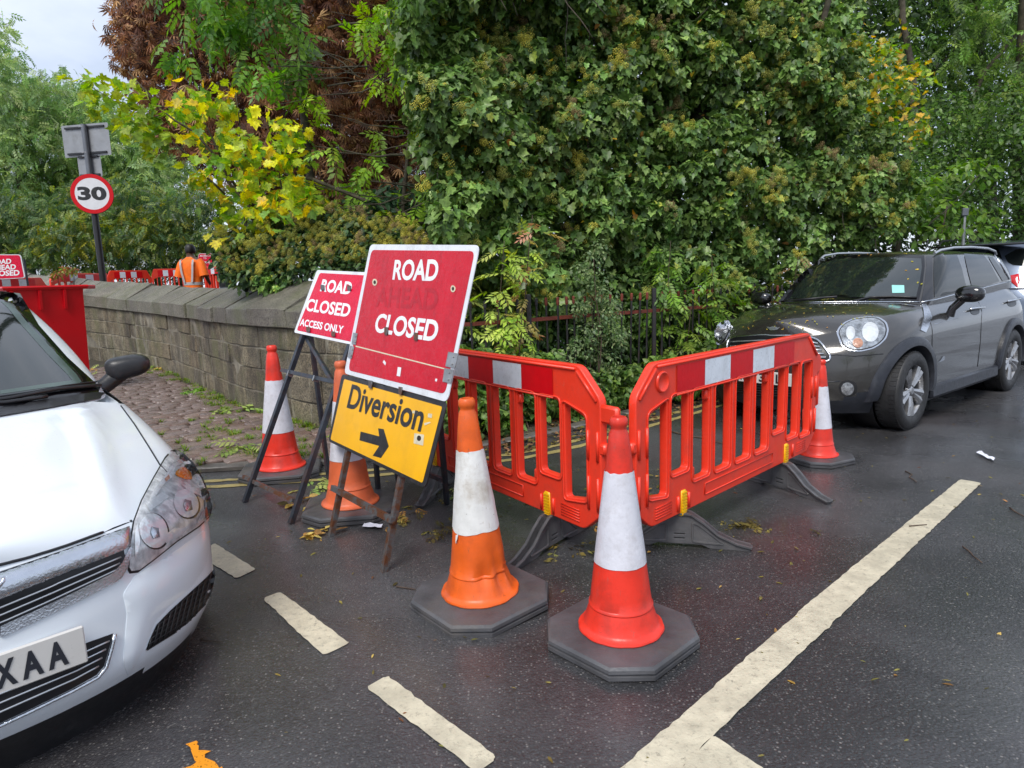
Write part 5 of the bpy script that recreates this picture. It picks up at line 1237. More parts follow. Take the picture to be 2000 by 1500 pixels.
# grille with chrome bar
wc.patch('grille', [(-60, 1190), (0, 1168), (100, 1128), (200, 1090), (240, 1072), (244, 1090), (239, 1115), (226, 1130), (150, 1168), (70, 1206), (0, 1238), (-60, 1262)], M['grille_black'], .003, step=10)
wc.patch('chrome_bar', [(-60, 1140), (0, 1118), (60, 1098), (130, 1074), (200, 1048), (250, 1030), (253, 1046), (252, 1066), (238, 1075), (150, 1110), (60, 1146), (0, 1171), (-60, 1194)], M['chrome'], .009, thick=.012, step=9, dome=.014, smooth=60)
wc.patch('grille_bottom_trim', [(0, 1222), (70, 1190), (150, 1152), (218, 1118), (236, 1098), (252, 1068), (256, 1072), (247, 1108), (236, 1128), (222, 1138), (150, 1174), (70, 1212), (0, 1244)], M['chrome'], .007, thick=.008, step=9)
grille_slats(wc, [(-60, 1198), (0, 1176), (100, 1136), (235, 1082)], [(-60, 1250), (0, 1226), (100, 1180), (228, 1118)], 3, M['silver'], .0028, .006, f0=.18, f1=.78)
# badge half seen at the frame edge
wc.line('badge', [(-8, 1152), (3, 1138), (2, 1130)], M['chrome'], .005, .03, 6)
# number plate and its recess
PB = [(-120, 1302), (-60, 1281), (0, 1259), (120, 1217), (152, 1206), (160, 1210), (166, 1262), (165, 1296), (100, 1322), (0, 1362), (-120, 1410)]
mb = MB(); mb.box((.018, 0, .352), (.012, .525, .116), ch=.004); plate = wc.part('number_plate', mb.mesh(), M['plate_white'], 30)
def chars(car, txt, y0, z, u, h=.079, w=.050, gap=.011, parent=None, mat='plate_black'):
    y = y0
    for ch in txt[::-1]:
        if ch != ' ': car.part('letter', text_fit(ch, (u, y + w, z - h / 2), (u, y, z - h / 2), (u, y + w, z + h / 2), (1, 0, 0), 0, .035), M[mat], parent=parent)
        y += w + gap
# seen from the front the car's own left is on the right of the picture
def chars_front(car, txt, vright, z, u, parent, h=.079, w=.050, gap=.011):
    v = vright
    for ch in txt[::-1]:
        if ch != ' ': car.part('letter', text_fit(ch, (u, v - w, z - h / 2), (u, v, z - h / 2), (u, v - w, z + h / 2), (1, 0, 0), 0, .04), M['plate_black'], parent=parent)
        v -= w + gap
chars_front(wc, 'XAA', .235 - .02, .352, .0258, plate)
wc.patch('plate_recess', [(-60, 1272), (0, 1248), (120, 1206), (156, 1195), (166, 1200), (172, 1262), (160, 1300), (0, 1365), (-60, 1390)], M['paint_white'], -.0005, step=12)
# lower grille
wc.patch('lower_grille', [(-60, 1340), (0, 1316), (150, 1262), (220, 1237), (214, 1262), (203, 1300), (188, 1318), (140, 1345), (60, 1384), (0, 1412), (-60, 1438)], M['grille_black'], .0015, step=10)
wc.line('lower_grille_trim', [(223, 1238), (217, 1265), (206, 1303), (190, 1322), (140, 1349), (60, 1388), (0, 1416), (-60, 1442)], M['chrome'], .006, .004, 6)
grille_slats(wc, [(-60, 1352), (0, 1330), (160, 1270), (214, 1246)], [(-60, 1428), (0, 1402), (140, 1338), (186, 1312)], 4, M['silver'], .003, .005, f0=.08, f1=.82)
# corner mesh
FG = [(418, 1110), (419, 1128), (413, 1155), (398, 1184), (365, 1218), (325, 1246), (284, 1270), (292, 1248), (305, 1220), (332, 1192), (378, 1150), (402, 1128)]
fg = wc.patch('corner_grille', FG, M['grille_black'], .002, step=8)
for k in range(9):
    f = (k + 1) / 10; a = np.array((418, 1112)) * (1 - f) + np.array((286, 1266)) * f
    lo = np.array((419, 1140)) * (1 - f) + np.array((286, 1268)) * f
# woven mesh lines
for k in range(16):
    t0 = k / 15; x0 = 290 + 128 * t0
    seg_ = []
    for yy in np.linspace(1105, 1272, 40):
        xx = x0 + (yy - 1190) * -.25
        if inpoly(xx, yy, FG): seg_.append((xx, yy))
    if len(seg_) > 2: wc.line('mesh_wire', [seg_[0], seg_[-1]], M['trim_black'], .0022, .005, 4, parent=fg)
for k in range(20):
    y0 = 1110 + k * 9; seg_ = [(xx, y0 - (xx - 350) * .62 + 20) for xx in np.linspace(280, 420, 50)]; seg_ = [q for q in seg_ if inpoly(*q, FG)]
    if len(seg_) > 2: wc.line('mesh_wire', [seg_[0], seg_[-1]], M['trim_black'], .0018, .005, 4, parent=fg)
# door mirror
mc = wc.loc((244, 720), v=.90)
mb = MB(); bm = bmesh.new(); bmesh.ops.create_uvsphere(bm, u_segments=24, v_segments=16, radius=1)
for q in bm.verts:
    x, y, z = q.co; sx = .075 if x > 0 else .045; q.co = Vector((np.sign(x) * abs(x) ** .75 * sx, np.sign(y) * abs(y) ** .62 * .104, np.sign(z) * abs(z) ** .7 * .058 * (1 - .16 * y)))
me = bpy.data.meshes.new('mirror'); bm.to_mesh(me); bm.free(); me.transform(Matrix.Translation((mc.x, mc.y + .015, mc.z + .01)) @ Matrix.Rotation(radians(8), 4, 'X') @ Matrix.Rotation(radians(-12), 4, 'Z'))
mir = wc.part('door_mirror', me, M['trim_black'], 180)
mb = MB(); mb.tube([(mc.x - .01, mc.y - .02, mc.z - .02), (mc.x - .0, mc.y - .10, mc.z - .075), (mc.x + .0, mc.y - .17, mc.z - .11)], [.045, .04, .05], 10); put('mirror_arm', mb.mesh(), M['trim_black'], mir, smooth=60)
for sx in (-1, 1):
    for u in (-.87, -3.48): wheel(wc, u, sx * .76, .31, sx)

# ---------------------------------------------------------------- dark grey crossover
gc = Car('parked_car', 'dark grey crossover parked at the kerb with fallen yellow leaves on bonnet and roof', 'car', 2.235, 5.724, radians(-141.87), M['paint_grey'])
gsplit = itp([(.1, .30), (0, .28), (-.2, .30), (-.32, .34), (-.40, .47), (-.5, .50), (-1.1, .50), (-1.25, .33), (-3.0, .34), (-3.05, .5), (-3.8, .5), (-3.9, .4), (-4.3, .4)])
gc.build(dict(L=4.10, zb=.17, Lf=.95, nf=2.35, Lr=.5, ins=.13, fins=.5, uc=-1.28, pw=2.0,
    uf=[(.17, -.09), (.28, -.03), (.40, .0), (.52, .0), (.60, -.01), (.70, -.03), (.80, -.07), (.9, -.14), (1.05, -.2)],
    ur=[(0, -4.05), (.5, -4.1), (1.1, -3.98)], W=[(.17, .86), (.35, .885), (.6, .895), (.8, .885), (1.0, .862), (1.1, .84)],
    zs=[(.1, .80), (0, .80), (-.2, .855), (-.4, .94), (-.7, .99), (-1.0, 1.015), (-1.3, 1.03), (-2.0, 1.05), (-3.0, 1.085), (-4.2, 1.13)],
    zc=[(.05, .86), (-.05, .90), (-.15, .96), (-.35, 1.015), (-.7, 1.055), (-1.0, 1.08), (-1.3, 1.10), (-1.6, 1.08), (-2.5, 1.07), (-4.2, 1.13)],
    arch=[(-.78, .39), (-3.375, .39)], wz=.34, split=gsplit, lowmat=M['cladding'], tuck=.04,
    gh=dict(uf0=-1.24, ur0=-4.03, w0=.728, Lg0=.32, uf1=-1.93, ur1=-3.86, w1=.605, Lg1=.20, zr=[(-1.8, 1.515), (-2.2, 1.535), (-2.8, 1.54), (-3.4, 1.53), (-3.9, 1.49)], bul=.045, edge=.035, crown=.0)))
k5 = lambda pts: cr(1360, 440, 1 / 3.125, pts)
gc.patch('windscreen', k5([(500, 470), (560, 395), (640, 300), (745, 214), (830, 190), (1000, 180), (1200, 178), (1392, 185), (1394, 250), (1382, 350), (1358, 462), (1200, 460), (900, 462), (700, 468)]), M['glass_band'], .003, step=8)
gc.patch('windscreen_glass', k5([(570, 450), (620, 370), (690, 295), (770, 235), (850, 210), (1000, 200), (1200, 198), (1372, 205), (1376, 260), (1362, 350), (1340, 440), (1200, 440), (900, 442), (700, 450)]), M['car_glass'], .005, step=7)
gc.patch('permit_sticker', k5([(1193, 368), (1268, 369), (1270, 415), (1196, 416)]), M['sticker'], .007, step=6)
for P in ([(520, 470), (700, 455), (860, 440)], [(960, 470), (1060, 445), (1200, 440), (1345, 446)]): gc.line('wiper', k5(P), M['trim_black'], .009, .012, 6)
gc.patch('front_side_window', k5([(1450, 186), (1588, 180), (1618, 262), (1648, 388), (1560, 415), (1452, 442), (1447, 300)]), M['car_glass_side'], .004, step=7)
gc.patch('rear_side_window', k5([(1632, 174), (1752, 184), (1790, 232), (1848, 342), (1770, 368), (1684, 392), (1655, 280)]), M['car_glass_side'], .004, step=7)
gc.patch('quarter_window', k5([(1778, 190), (1808, 196), (1846, 248), (1905, 332), (1868, 342), (1812, 248)]), M['car_glass_side'], .004, step=6)
gc.patch('windscreen_pillar', k5([(1400, 186), (1440, 186), (1440, 300), (1444, 444), (1372, 466), (1394, 350), (1404, 250)]), M['trim_gloss'], .004, step=7)
gc.line('pillar_trim', k5([(1815, 185), (1860, 240), (1906, 330)]), M['chrome'], .009, .006)
gc.line('belt_chrome', k5([(1370, 472), (1450, 455), (1560, 425), (1680, 400), (1800, 368), (1912, 342)]), M['chrome'], .007, .006)
gc.line('bonnet_chrome', k5([(480, 478), (650, 474), (900, 470), (1100, 470), (1362, 470)]), M['chrome'], .006, .006)
for P in ([(1372, 480), (1420, 560), (1440, 640), (1436, 940)], [(1722, 470), (1742, 520), (1735, 700), (1716, 862)], [(855, 790), (960, 800), (1140, 785)], [(700, 770), (790, 800), (855, 790)]): gc.line('panel_gap', k5(P), M['grille_black'], .004, .0)
gc.line('door_crease', k5([(1450, 605), (1560, 575), (1600, 568)]), M['chrome'], .002, .002)
gc.patch('side_scuttle', k5([(1372, 480), (1398, 478), (1420, 515), (1436, 560), (1420, 610), (1398, 655), (1366, 640), (1388, 570), (1384, 520)]), M['chrome'], .006, thick=.005, step=6)
# lamps
L1 = k5([(853, 655), (870, 622), (905, 592), (960, 570), (1040, 558), (1115, 562), (1160, 592), (1174, 640), (1160, 690), (1120, 730), (1075, 755), (1000, 772), (930, 768), (885, 742)])
c1 = np.mean(L1, 0); lamp = gc.patch('headlight', L1, M['chrome'], .006, thick=.01, step=6, rnd=5)
I1 = [tuple(c1 + (np.array(q) - c1) * .88 + np.array((-.6, 0))) for q in L1]
gc.patch('lamp_bowl', [tuple(c1 + (np.array(q) - c1) * .93) for q in L1], M['trim_black'], .0075, step=6, rnd=5, parent=lamp)
gc.patch('reflector', I1, M['reflector_dim'], .0085, step=6, rnd=5, parent=lamp)
gc.patch('inner_lamp', circ(*k5([(1060, 655)])[0], 16, 19, 22), M['reflector'], .010, step=4, parent=lamp, dome=.006)
gc.patch('inner_lamp_ring', circ(*k5([(940, 660)])[0], 9, 13, 20), M['reflector'], .010, step=4, parent=lamp, dome=.006)
gc.patch('indicator', circ(*k5([(983, 722)])[0], 10, 9, 20), M['amber_pale'], .014, step=4, parent=lamp, dome=.006)
gc.patch('lens_cover', I1, M['lens'], .02, step=6, rnd=5, parent=lamp, dome=.02, smooth=60)
L2 = k5([(113, 650), (128, 612), (160, 588), (200, 580), (210, 610), (205, 650), (182, 700), (152, 732), (126, 728), (114, 695)])
c2 = np.mean(L2, 0); lamp2 = gc.patch('headlight', L2, M['chrome'], .006, thick=.01, step=5, rnd=4)
gc.patch('reflector', [tuple(c2 + (np.array(q) - c2) * .86) for q in L2], M['reflector_dim'], .009, step=5, rnd=4, parent=lamp2)
gc.patch('lens_cover', [tuple(c2 + (np.array(q) - c2) * .88) for q in L2], M['lens'], .018, step=5, rnd=4, parent=lamp2, dome=.012)
# grille
GR = k5([(188, 742), (200, 700), (235, 684), (400, 672), (560, 672), (690, 684), (742, 702), (780, 745), (818, 798), (812, 826), (770, 834), (600, 846), (400, 856), (260, 852), (212, 800)])
gr = gc.patch('grille', GR, M['grille_black'], .003, step=8, rnd=6)
gc.line('grille_frame', round_poly(GR, 6, 3) + [round_poly(GR, 6, 3)[0]], M['chrome'], .010, .008, 6)
for k in range(5):
    f = .16 + .17 * k; l = k5([(205 + 20 * f, 690 + 155 * f), (400, 680 + 160 * f), (560, 680 + 158 * f), (690, 690 + 140 * f), (730 + 66 * min(f * 1.1, 1), 706 + 118 * f)]); gc.line('grille_bar', l, M['silver'], .007, .008, 6, parent=gr)
gc.patch('badge', k5([(430, 618), (455, 622), (470, 616), (500, 622), (516, 620), (500, 634), (480, 640), (455, 640)]), M['chrome'], .008, thick=.006, step=5)
# plate
pc = gc.loc(k5([(420, 925)])[0], u=.012)
mb = MB(); mb.box((.012, pc.y + .0, .455), (.012, .52, .112), ch=.004)
gp = gc.part('number_plate', mb.mesh(), M['plate_white'], 30)
for ch, X in (('K', 356), ('3', 535), ('L', 700)):
    X5 = 1380 + X / 5; yy = 738
    q = gc.loc((X5, 740), u=.02); gc.part('letter', text_fit(ch, (.0198, q.y - .025, .455 - .04), (.0198, q.y + .025, .455 - .04), (.0198, q.y - .025, .455 + .04), (1, 0, 0), 0, .035), M['plate_black'], parent=gp)
gc.patch('lower_grille', k5([(215, 955), (400, 968), (620, 968), (628, 1052), (500, 1058), (330, 1045), (235, 1010)]), M['grille_black'], .004, step=8)
for k in range(5): gc.line('lower_grille_bar', k5([(225, 968 + 14 * k), (400, 978 + 15 * k), (622, 976 + 16 * k)]), M['trim_black'], .005, .008)
fog = gc.patch('fog_lamp_surround', k5([(865, 985), (885, 955), (930, 945), (975, 960), (985, 1000), (970, 1035), (925, 1048), (885, 1035)]), M['trim_black'], .002, step=6, rnd=5)
gc.patch('fog_lamp', circ(*k5([(922, 998)])[0], 12.5, 12.5, 24), M['reflector_dim'], .004, step=4, parent=fog, dome=.004)
gc.line('bumper_crease', k5([(640, 960), (780, 960), (880, 950)]), M['cladding'], .004, .001)
# arch cladding
def arch_ring(car, u0, r0, r1, name='arch_cladding', a0=-8, a1=188):
    W = itp(car.p['W']); uf = itp(car.p['uf']); Lf, nf = car.p['Lf'], car.p['nf']
    def side(u, z):
        q = (uf(z) - u); w = W(z)
        if q < Lf: w *= (1 - max(0, (Lf - q) / Lf) ** nf) ** (1 / nf)
        b = (z - car.p['zb']) / .82; w -= .04 * max(0, (.22 - b) / .22) ** 1.5
        return w
    for sg in (1, -1):
        mb = MB(); n = 40
        for k in range(n + 1):
            a = radians(a0 + (a1 - a0) * k / n)
            for (r, o) in ((r0 - .03, -.10), (r0, .012), (r0 + .006, .028), (r1 - .02, .030), (r1, .018), (r1, -.01)):
                u = u0 + r * cos(a); z = max(.19, car.p['wz'] + r * sin(a)); mb.v.append((u, sg * (side(u, z) + o), z))
        for k in range(n):
            for j in range(5): q = k * 6 + j; mb.f.append((q, q + 1, q + 7, q + 6))
        car.part(name, mb.mesh(), M['cladding'], 40)
for u0 in (-.78, -3.375): arch_ring(gc, u0, .375, .455)
mb = MB()
for sg in (1, -1): mb.bar((-1.2, sg * .86, .27), (-2.95, sg * .86, .27), .07, .13, ch=.02)
gc.part('side_sill', mb.mesh(), M['cladding'], 40)
for u0 in (-.78, -3.375):
    mb = MB()
    for sg in (1, -1): mb.lathe([(.36, -.2), (.37, .12)], 30); 
    for sg in (1, -1): wheel(gc, u0, sg * .80, .335, sg)
    for sg in (1, -1):
        mb = MB(); mb.lathe([(.0, 0), (.385, 0), (.385, .2)], 32); me = mb.mesh(); me.transform(Matrix.Translation((u0, sg * .52, .36)) @ Matrix.Rotation(-pi / 2 * sg, 4, 'X')); gc.part('wheel_arch_liner', me, M['grille_black'])
# handles
for P in ([(1660, 520), (1700, 512), (1744, 508)], [(1888, 470), (1925, 462), (1962, 455)]):
    h = gc.line('door_handle', k5(P), M['chrome'], .011, .022, 8); c = P[1]; gc.patch('handle_recess', circ(*k5([(c[0], c[1] + 14)])[0], 9, 7, 16), M['grille_black'], .002, step=4, parent=h)
# roof rails
for sg in (1, -1):
    mb = MB(); pts = [(-1.98, sg * .56, 1.495), (-2.08, sg * .575, 1.525), (-2.4, sg * .585, 1.55), (-2.9, sg * .585, 1.556), (-3.4, sg * .58, 1.545), (-3.68, sg * .57, 1.515), (-3.76, sg * .56, 1.48)]; mb.tube(pts, .013, 8); gc.part('roof_rail', mb.mesh(), M['silver'], 60)
def blobm(c, r, e=.8):
    bm = bmesh.new(); bmesh.ops.create_uvsphere(bm, u_segments=20, v_segments=14, radius=1)
    for q in bm.verts: q.co = Vector([np.sign(x) * abs(x) ** e * rr for x, rr in zip(q.co, r)]) + Vector(c)
    me = bpy.data.meshes.new('b'); bm.to_mesh(me); bm.free(); return me
for sg, px in ((1, (1895, 574)), (-1, (1487, 583))):
    c = gc.loc(px, v=sg * 1.0); m_ = gc.part('door_mirror', blobm(c, (.075, .115, .075)), M['trim_gloss'], 180)
    mb = MB(); mb.tube([(c.x - .01, c.y - sg * .05, c.z - .04), (c.x - .0, c.y - sg * .13, c.z - .13), (c.x, c.y - sg * .15, c.z - .20)], [.035, .035, .04], 10); put('mirror_arm', mb.mesh(), M['trim_gloss'], m_, smooth=60)
gc.patch('door_badge', k5([(1472, 838), (1490, 820), (1502, 800), (1514, 798), (1512, 822), (1496, 830)]), M['chrome'], .004, step=4)
mb = MB(); mb.tube([(-3.3, 0, 1.565), (-3.36, 0, 1.66)], .006, 5); gc.part('aerial', mb.mesh(), M['trim_black'])

# ---------------------------------------------------------------- blue grey estate beyond it, tail end in view at the picture edge
rp_ = Vector((6.35, 9.15)); hd = radians(38.5); L3 = 4.45
fp = rp_ + Vector((cos(hd), sin(hd))) * L3
sc_ = Car('parked_car', 'pale blue grey car with roof rails and red tail lamp behind the dark crossover', 'car', fp.x, fp.y, hd, M['paint_blue_grey'])
sc_.build(dict(L=L3, zb=.2, Lf=.9, nf=2.4, Lr=.45, ins=.09, uc=-1.25, uf=[(.2, -.06), (.5, 0), (.9, -.15)], ur=[(.2, -L3 + .05), (.55, -L3), (.9, -L3 + .05), (1.1, -L3 + .12)], W=[(.2, .88), (.6, .91), (1.0, .88), (1.1, .86)],
    zs=[(0, .82), (-.5, .92), (-1.2, 1.0), (-4.5, 1.06)], zc=[(0, .86), (-.3, 1.0), (-1.2, 1.10), (-4.5, 1.06)], arch=[(-.85, .39), (-3.6, .39)], wz=.35, tuck=.03,
    gh=dict(uf0=-1.2, ur0=-4.38, w0=.765, Lg0=.35, uf1=-1.95, ur1=-4.05, w1=.63, Lg1=.22, zr=[(-1.9, 1.64), (-2.6, 1.71), (-3.4, 1.70), (-4.1, 1.63)], bul=.03, edge=.035, crown=0)))
sc_.patch('rear_quarter_window', [(1962, 500), (1985, 487), (2010, 484), (2012, 520), (1978, 518), (1968, 512)], M['car_glass_side'], .004, step=5)
sc_.patch('tail_lamp', [(1966, 540), (1990, 535), (1992, 548), (1988, 562), (1976, 552)], M['tail_red'], .01, thick=.01, step=4, dome=.01)
sc_.patch('rear_window', [(1925, 492), (1950, 484), (1962, 520), (1950, 530)], M['car_glass_side'], .004, step=5)
for sg in (1, -1):
    mb = MB(); mb.tube([(-2.1, sg * .60, 1.66), (-2.3, sg * .62, 1.73), (-3.2, sg * .62, 1.76), (-3.8, sg * .61, 1.73), (-3.95, sg * .6, 1.66)], .017, 8); sc_.part('roof_rail', mb.mesh(), M['trim_black'], 60)
mb = MB(); mb.box((-4.2, 0, 1.63), (.3, 1.1, .03), ch=.01); sc_.part('roof_spoiler', mb.mesh(), M['trim_gloss'], 30)
for u0 in (-.85, -3.6):
    for sg in (1, -1): wheel(sc_, u0, sg * .80, .34, sg)

# ================================================================ VEGETATION
def half_fan(pts):
    """leaf outline given for its right half from base to tip -> folded two-sided leaf"""
    n = len(pts); V = [(0, 0, 0), (0, 1, 0)]; F = []
    R = [(x, y, abs(x) * .28) for x, y in pts]; Lh = [(-x, y, abs(x) * .28) for x, y in pts]
    i0 = 2; V += R; j0 = 2 + n; V += Lh
    F.append(tuple([0] + [i0 + k for k in range(n)] + [1])); F.append(tuple([1] + [j0 + k for k in range(n)][::-1] + [0])); return V, F
LEAF = {
    'ivy': half_fan([(.30, -.10), (.50, .12), (.33, .32), (.40, .58), (.17, .66)]),
    'ivy_plain': half_fan([(.26, .05), (.36, .30), (.22, .68)]),
    'maple': half_fan([(.22, -.08), (.38, .02), (.30, .14), (.60, .28), (.52, .36), (.62, .50), (.34, .48), (.42, .72), (.22, .66), (.16, .78)]),
    'oval': half_fan([(.22, .25), (.26, .5), (.14, .82)]),
    'lance': half_fan([(.16, .3), (.14, .62)]),
    'tiny': ([(0, 0, 0), (.28, .45, .06), (0, 1, 0), (-.28, .45, .06)], [(0, 1, 2, 3)]),
}
def compound(nleaf=9, w=.17, droop=.25, tipw=True):
    V = []; F = []; n = nleaf // 2
    for k in range(n):
        y = .18 + .72 * k / n
        for s in (-1, 1):
            L = .37 * (1 - .25 * abs(k / n - .45)); an = radians(60 - 14 * k / n) * s; b = np.array((0, y, -droop * y * y)); d = np.array((sin(an), cos(an), -.22 - .3 * ((k * 7 + (s > 0) * 3) % 5) / 5)); p = np.array((cos(an), -sin(an), 0)); i = len(V)
            V += [tuple(b + d * L * .08), tuple(b + d * L * .42 + p * L * w * .9), tuple(b + d * L), tuple(b + d * L * .5 - p * L * w * .75 + np.array((0, 0, .02)))]; F.append((i, i + 1, i + 2, i + 3))
    i = len(V); e = -droop; V += [(0, .88, e * .77), (.05, 1.02, e), (0, 1.2, e * 1.4), (-.05, 1.02, e)]; F.append((i, i + 1, i + 2, i + 3))
    i = len(V); V += [(-.006, 0, 0), (.006, 0, 0), (.004, .9, e * .81), (-.004, .9, e * .81)]; F.append((i, i + 1, i + 2, i + 3)); return V, F
LEAF['ash'] = compound(9, .30)
LEAF['ash_fine'] = compound(13, .24, .35)
def chestnut():
    V = []; F = []
    for k in range(6):
        an = radians(-75 + 30 * k); d = np.array((sin(an), cos(an), -.55)); p = np.array((cos(an), -sin(an), 0)); i = len(V); L = .8 + .2 * cos(an)
        V += [(0, 0, 0), tuple(d * L * .6 + p * .09), tuple(d * L + np.array((0, 0, -.15))), tuple(d * L * .6 - p * .09 + np.array((0, 0, .05)))]; F.append((i, i + 1, i + 2, i + 3))
    return V, F
LEAF['chestnut'] = chestnut()
def norm(a): return a / np.maximum(np.linalg.norm(a, axis=-1, keepdims=True), 1e-9)
def leaf_frames(pos, out, droop=.8, up=.5, rnd=.5):
    n = len(pos); nrm = norm(out * .6 + np.array([0, 0, up]) + rng.normal(0, rnd, (n, 3)))
    t = np.array([0, 0, -droop]) + out * .5 + rng.normal(0, .45, (n, 3)); t = norm(t - nrm * (t * nrm).sum(1)[:, None]); x = np.cross(t, nrm); return x, t, nrm
def leaf_mesh(kind, pos, out, size, col, droop=.8, up=.5, rnd=.5, mat=None, name='leaves'):
    V0, F0 = LEAF[kind]; V0 = np.array(V0, float); x, t, nr = leaf_frames(pos, out, droop, up, rnd); n = len(pos); k = len(V0)
    P = pos[:, None, :] + size[:, None, None] * (V0[None, :, 0, None] * x[:, None, :] + V0[None, :, 1, None] * t[:, None, :] + V0[None, :, 2, None] * nr[:, None, :])
    me = bpy.data.meshes.new(name); lens = [len(f) for f in F0]; flat = np.array([q for f in F0 for q in f]); nl = len(flat)
    me.vertices.add(n * k); me.vertices.foreach_set('co', P.reshape(-1)); me.loops.add(n * nl); me.loops.foreach_set('vertex_index', (flat[None, :] + (np.arange(n) * k)[:, None]).reshape(-1).astype(np.int32))
    me.polygons.add(n * len(F0)); st = np.r_[0, np.cumsum(lens)[:-1]]; me.polygons.foreach_set('loop_start', (st[None, :] + (np.arange(n) * nl)[:, None]).reshape(-1).astype(np.int32))
    me.update(calc_edges=True); me.validate()
    ca = me.attributes.new('Col', 'FLOAT_COLOR', 'POINT'); cc = np.ones((n, k, 4), np.float32); cc[:, :, :3] = col[:, None, :]; ca.data.foreach_set('color', cc.reshape(-1))
    if mat: me.materials.append(mat)
    return me, (x, t, nr)
def palette(n, cols, w=None, var=.18):
    cols = np.array(cols, float); i = rng.choice(len(cols), n, p=None if w is None else np.array(w) / np.sum(w)); c = cols[i]; return np.clip(c * (1 + rng.normal(0, var, (n, 1))) * (1 + rng.normal(0, .05, (n, 3))), .001, 1)
def single_leaves(parent, kind, pos, frames, size, col, mat, count, name='leaf'):
    """the leaves that show largest become parts of their own, sharing a few meshes"""
    x, t, nr = frames; d = np.linalg.norm(pos - CAM, axis=1); vis = np.argsort(d / size)[:count]; V0, F0 = LEAF[kind]
    q = np.array([col[i] for i in vis]); ctr = q[rng.choice(len(q), min(6, len(q)), replace=False)]; ms = []
    for c in ctr:
        me = mesh(V0, F0, name); ca = me.attributes.new('Col', 'FLOAT_COLOR', 'POINT')
        for k in range(len(V0)): ca.data[k].color = (*c, 1)
        me.materials.append(mat); ms.append(me)
    for i in vis:
        j = int(np.argmin(((ctr - col[i]) ** 2).sum(1))); R = Matrix(((x[i][0], t[i][0], nr[i][0]), (x[i][1], t[i][1], nr[i][1]), (x[i][2], t[i][2], nr[i][2]))).to_4x4()
        put(name, ms[j], None, parent, world=True, M=Matrix.Translation(pos[i]) @ R @ Matrix.Scale(float(size[i]), 4))
    return vis
def clump_points(cen, rad, per, front=None, fb=.0, flat=.9):
    n = len(cen) * per; d = norm(rng.normal(0, 1, (n, 3)));
    if front is not None: d = norm(d + np.array(front) * fb)
    r = np.repeat(rad, per) * rng.uniform(.45, 1.0, n) ** .5; p = np.repeat(cen, per, 0) + d * r[:, None] * np.array([1, 1, flat]); return p, d
def foliage(parent, kind, pos, out, size, col, mat, singles=0, droop=.8, up=.5, rnd=.5, name='foliage'):
    me, fr = leaf_mesh(kind, pos, out, size, col, droop, up, rnd, mat)
    if singles:
        keep = np.ones(len(pos), bool); vis = single_leaves(parent, kind, pos, fr, size, col, mat, singles); keep[vis] = False
        me2, _ = leaf_mesh_frames(kind, pos[keep], tuple(q[keep] for q in fr), size[keep], col[keep], mat); me = me2
    o = put(name, me, None, parent, world=True); return o
def leaf_mesh_frames(kind, pos, fr, size, col, mat):
    V0, F0 = LEAF[kind]; V0 = np.array(V0, float); x, t, nr = fr; n = len(pos); k = len(V0)
    P = pos[:, None, :] + size[:, None, None] * (V0[None, :, 0, None] * x[:, None, :] + V0[None, :, 1, None] * t[:, None, :] + V0[None, :, 2, None] * nr[:, None, :])
    me = bpy.data.meshes.new('leaves'); lens = [len(f) for f in F0]; flat = np.array([q for f in F0 for q in f]); nl = len(flat)
    me.vertices.add(n * k); me.vertices.foreach_set('co', P.reshape(-1)); me.loops.add(n * nl); me.loops.foreach_set('vertex_index', (flat[None, :] + (np.arange(n) * k)[:, None]).reshape(-1).astype(np.int32))
    me.polygons.add(n * len(F0)); st = np.r_[0, np.cumsum(lens)[:-1]]; me.polygons.foreach_set('loop_start', (st[None, :] + (np.arange(n) * nl)[:, None]).reshape(-1).astype(np.int32))
    me.update(calc_edges=True); me.validate(); ca = me.attributes.new('Col', 'FLOAT_COLOR', 'POINT'); cc = np.ones((n, k, 4), np.float32); cc[:, :, :3] = col[:, None, :]; ca.data.foreach_set('color', cc.reshape(-1)); me.materials.append(mat); return me, fr
def px_points(poly, n, depth, jit=0.):
    xs = [q[0] for q in poly]; ys = [q[1] for q in poly]; out = []
    while len(out) < n:
        x = rng.uniform(min(xs), max(xs)); y = rng.uniform(min(ys), max(ys))
        if inpoly(x, y, poly): D = depth(x, y) + rng.normal(0, jit); out.append(atY(x, y, D))
    return np.array(out)
def branch(p0, p1, r0, r1, wig=.08, n=9):
    p0, p1 = Vector(p0), Vector(p1); L = (p1 - p0).length; pts = []; rr = []
    o = rng.uniform(0, 99)
    for k in range(n): f = k / (n - 1); w = Vector((mnoise.noise(Vector((f * 2.5, o, 0))), mnoise.noise(Vector((f * 2.5, o, 7))), mnoise.noise(Vector((f * 2.5, o, 13))))) * wig * L * sin(pi * min(1, f * 1.2)); pts.append(p0.lerp(p1, f) + w); rr.append(r0 + (r1 - r0) * f)
    return pts, rr
def limbs(parent, name, segs, mat=None, seg=7):
    for (a, b, r0, r1, w) in segs:
        p, r = branch(a, b, r0, r1, w); mb = MB(); mb.tube(p, r, seg); put(name, mb.mesh(), mat or M['bark'], parent, world=True, smooth=180)
balls = {}
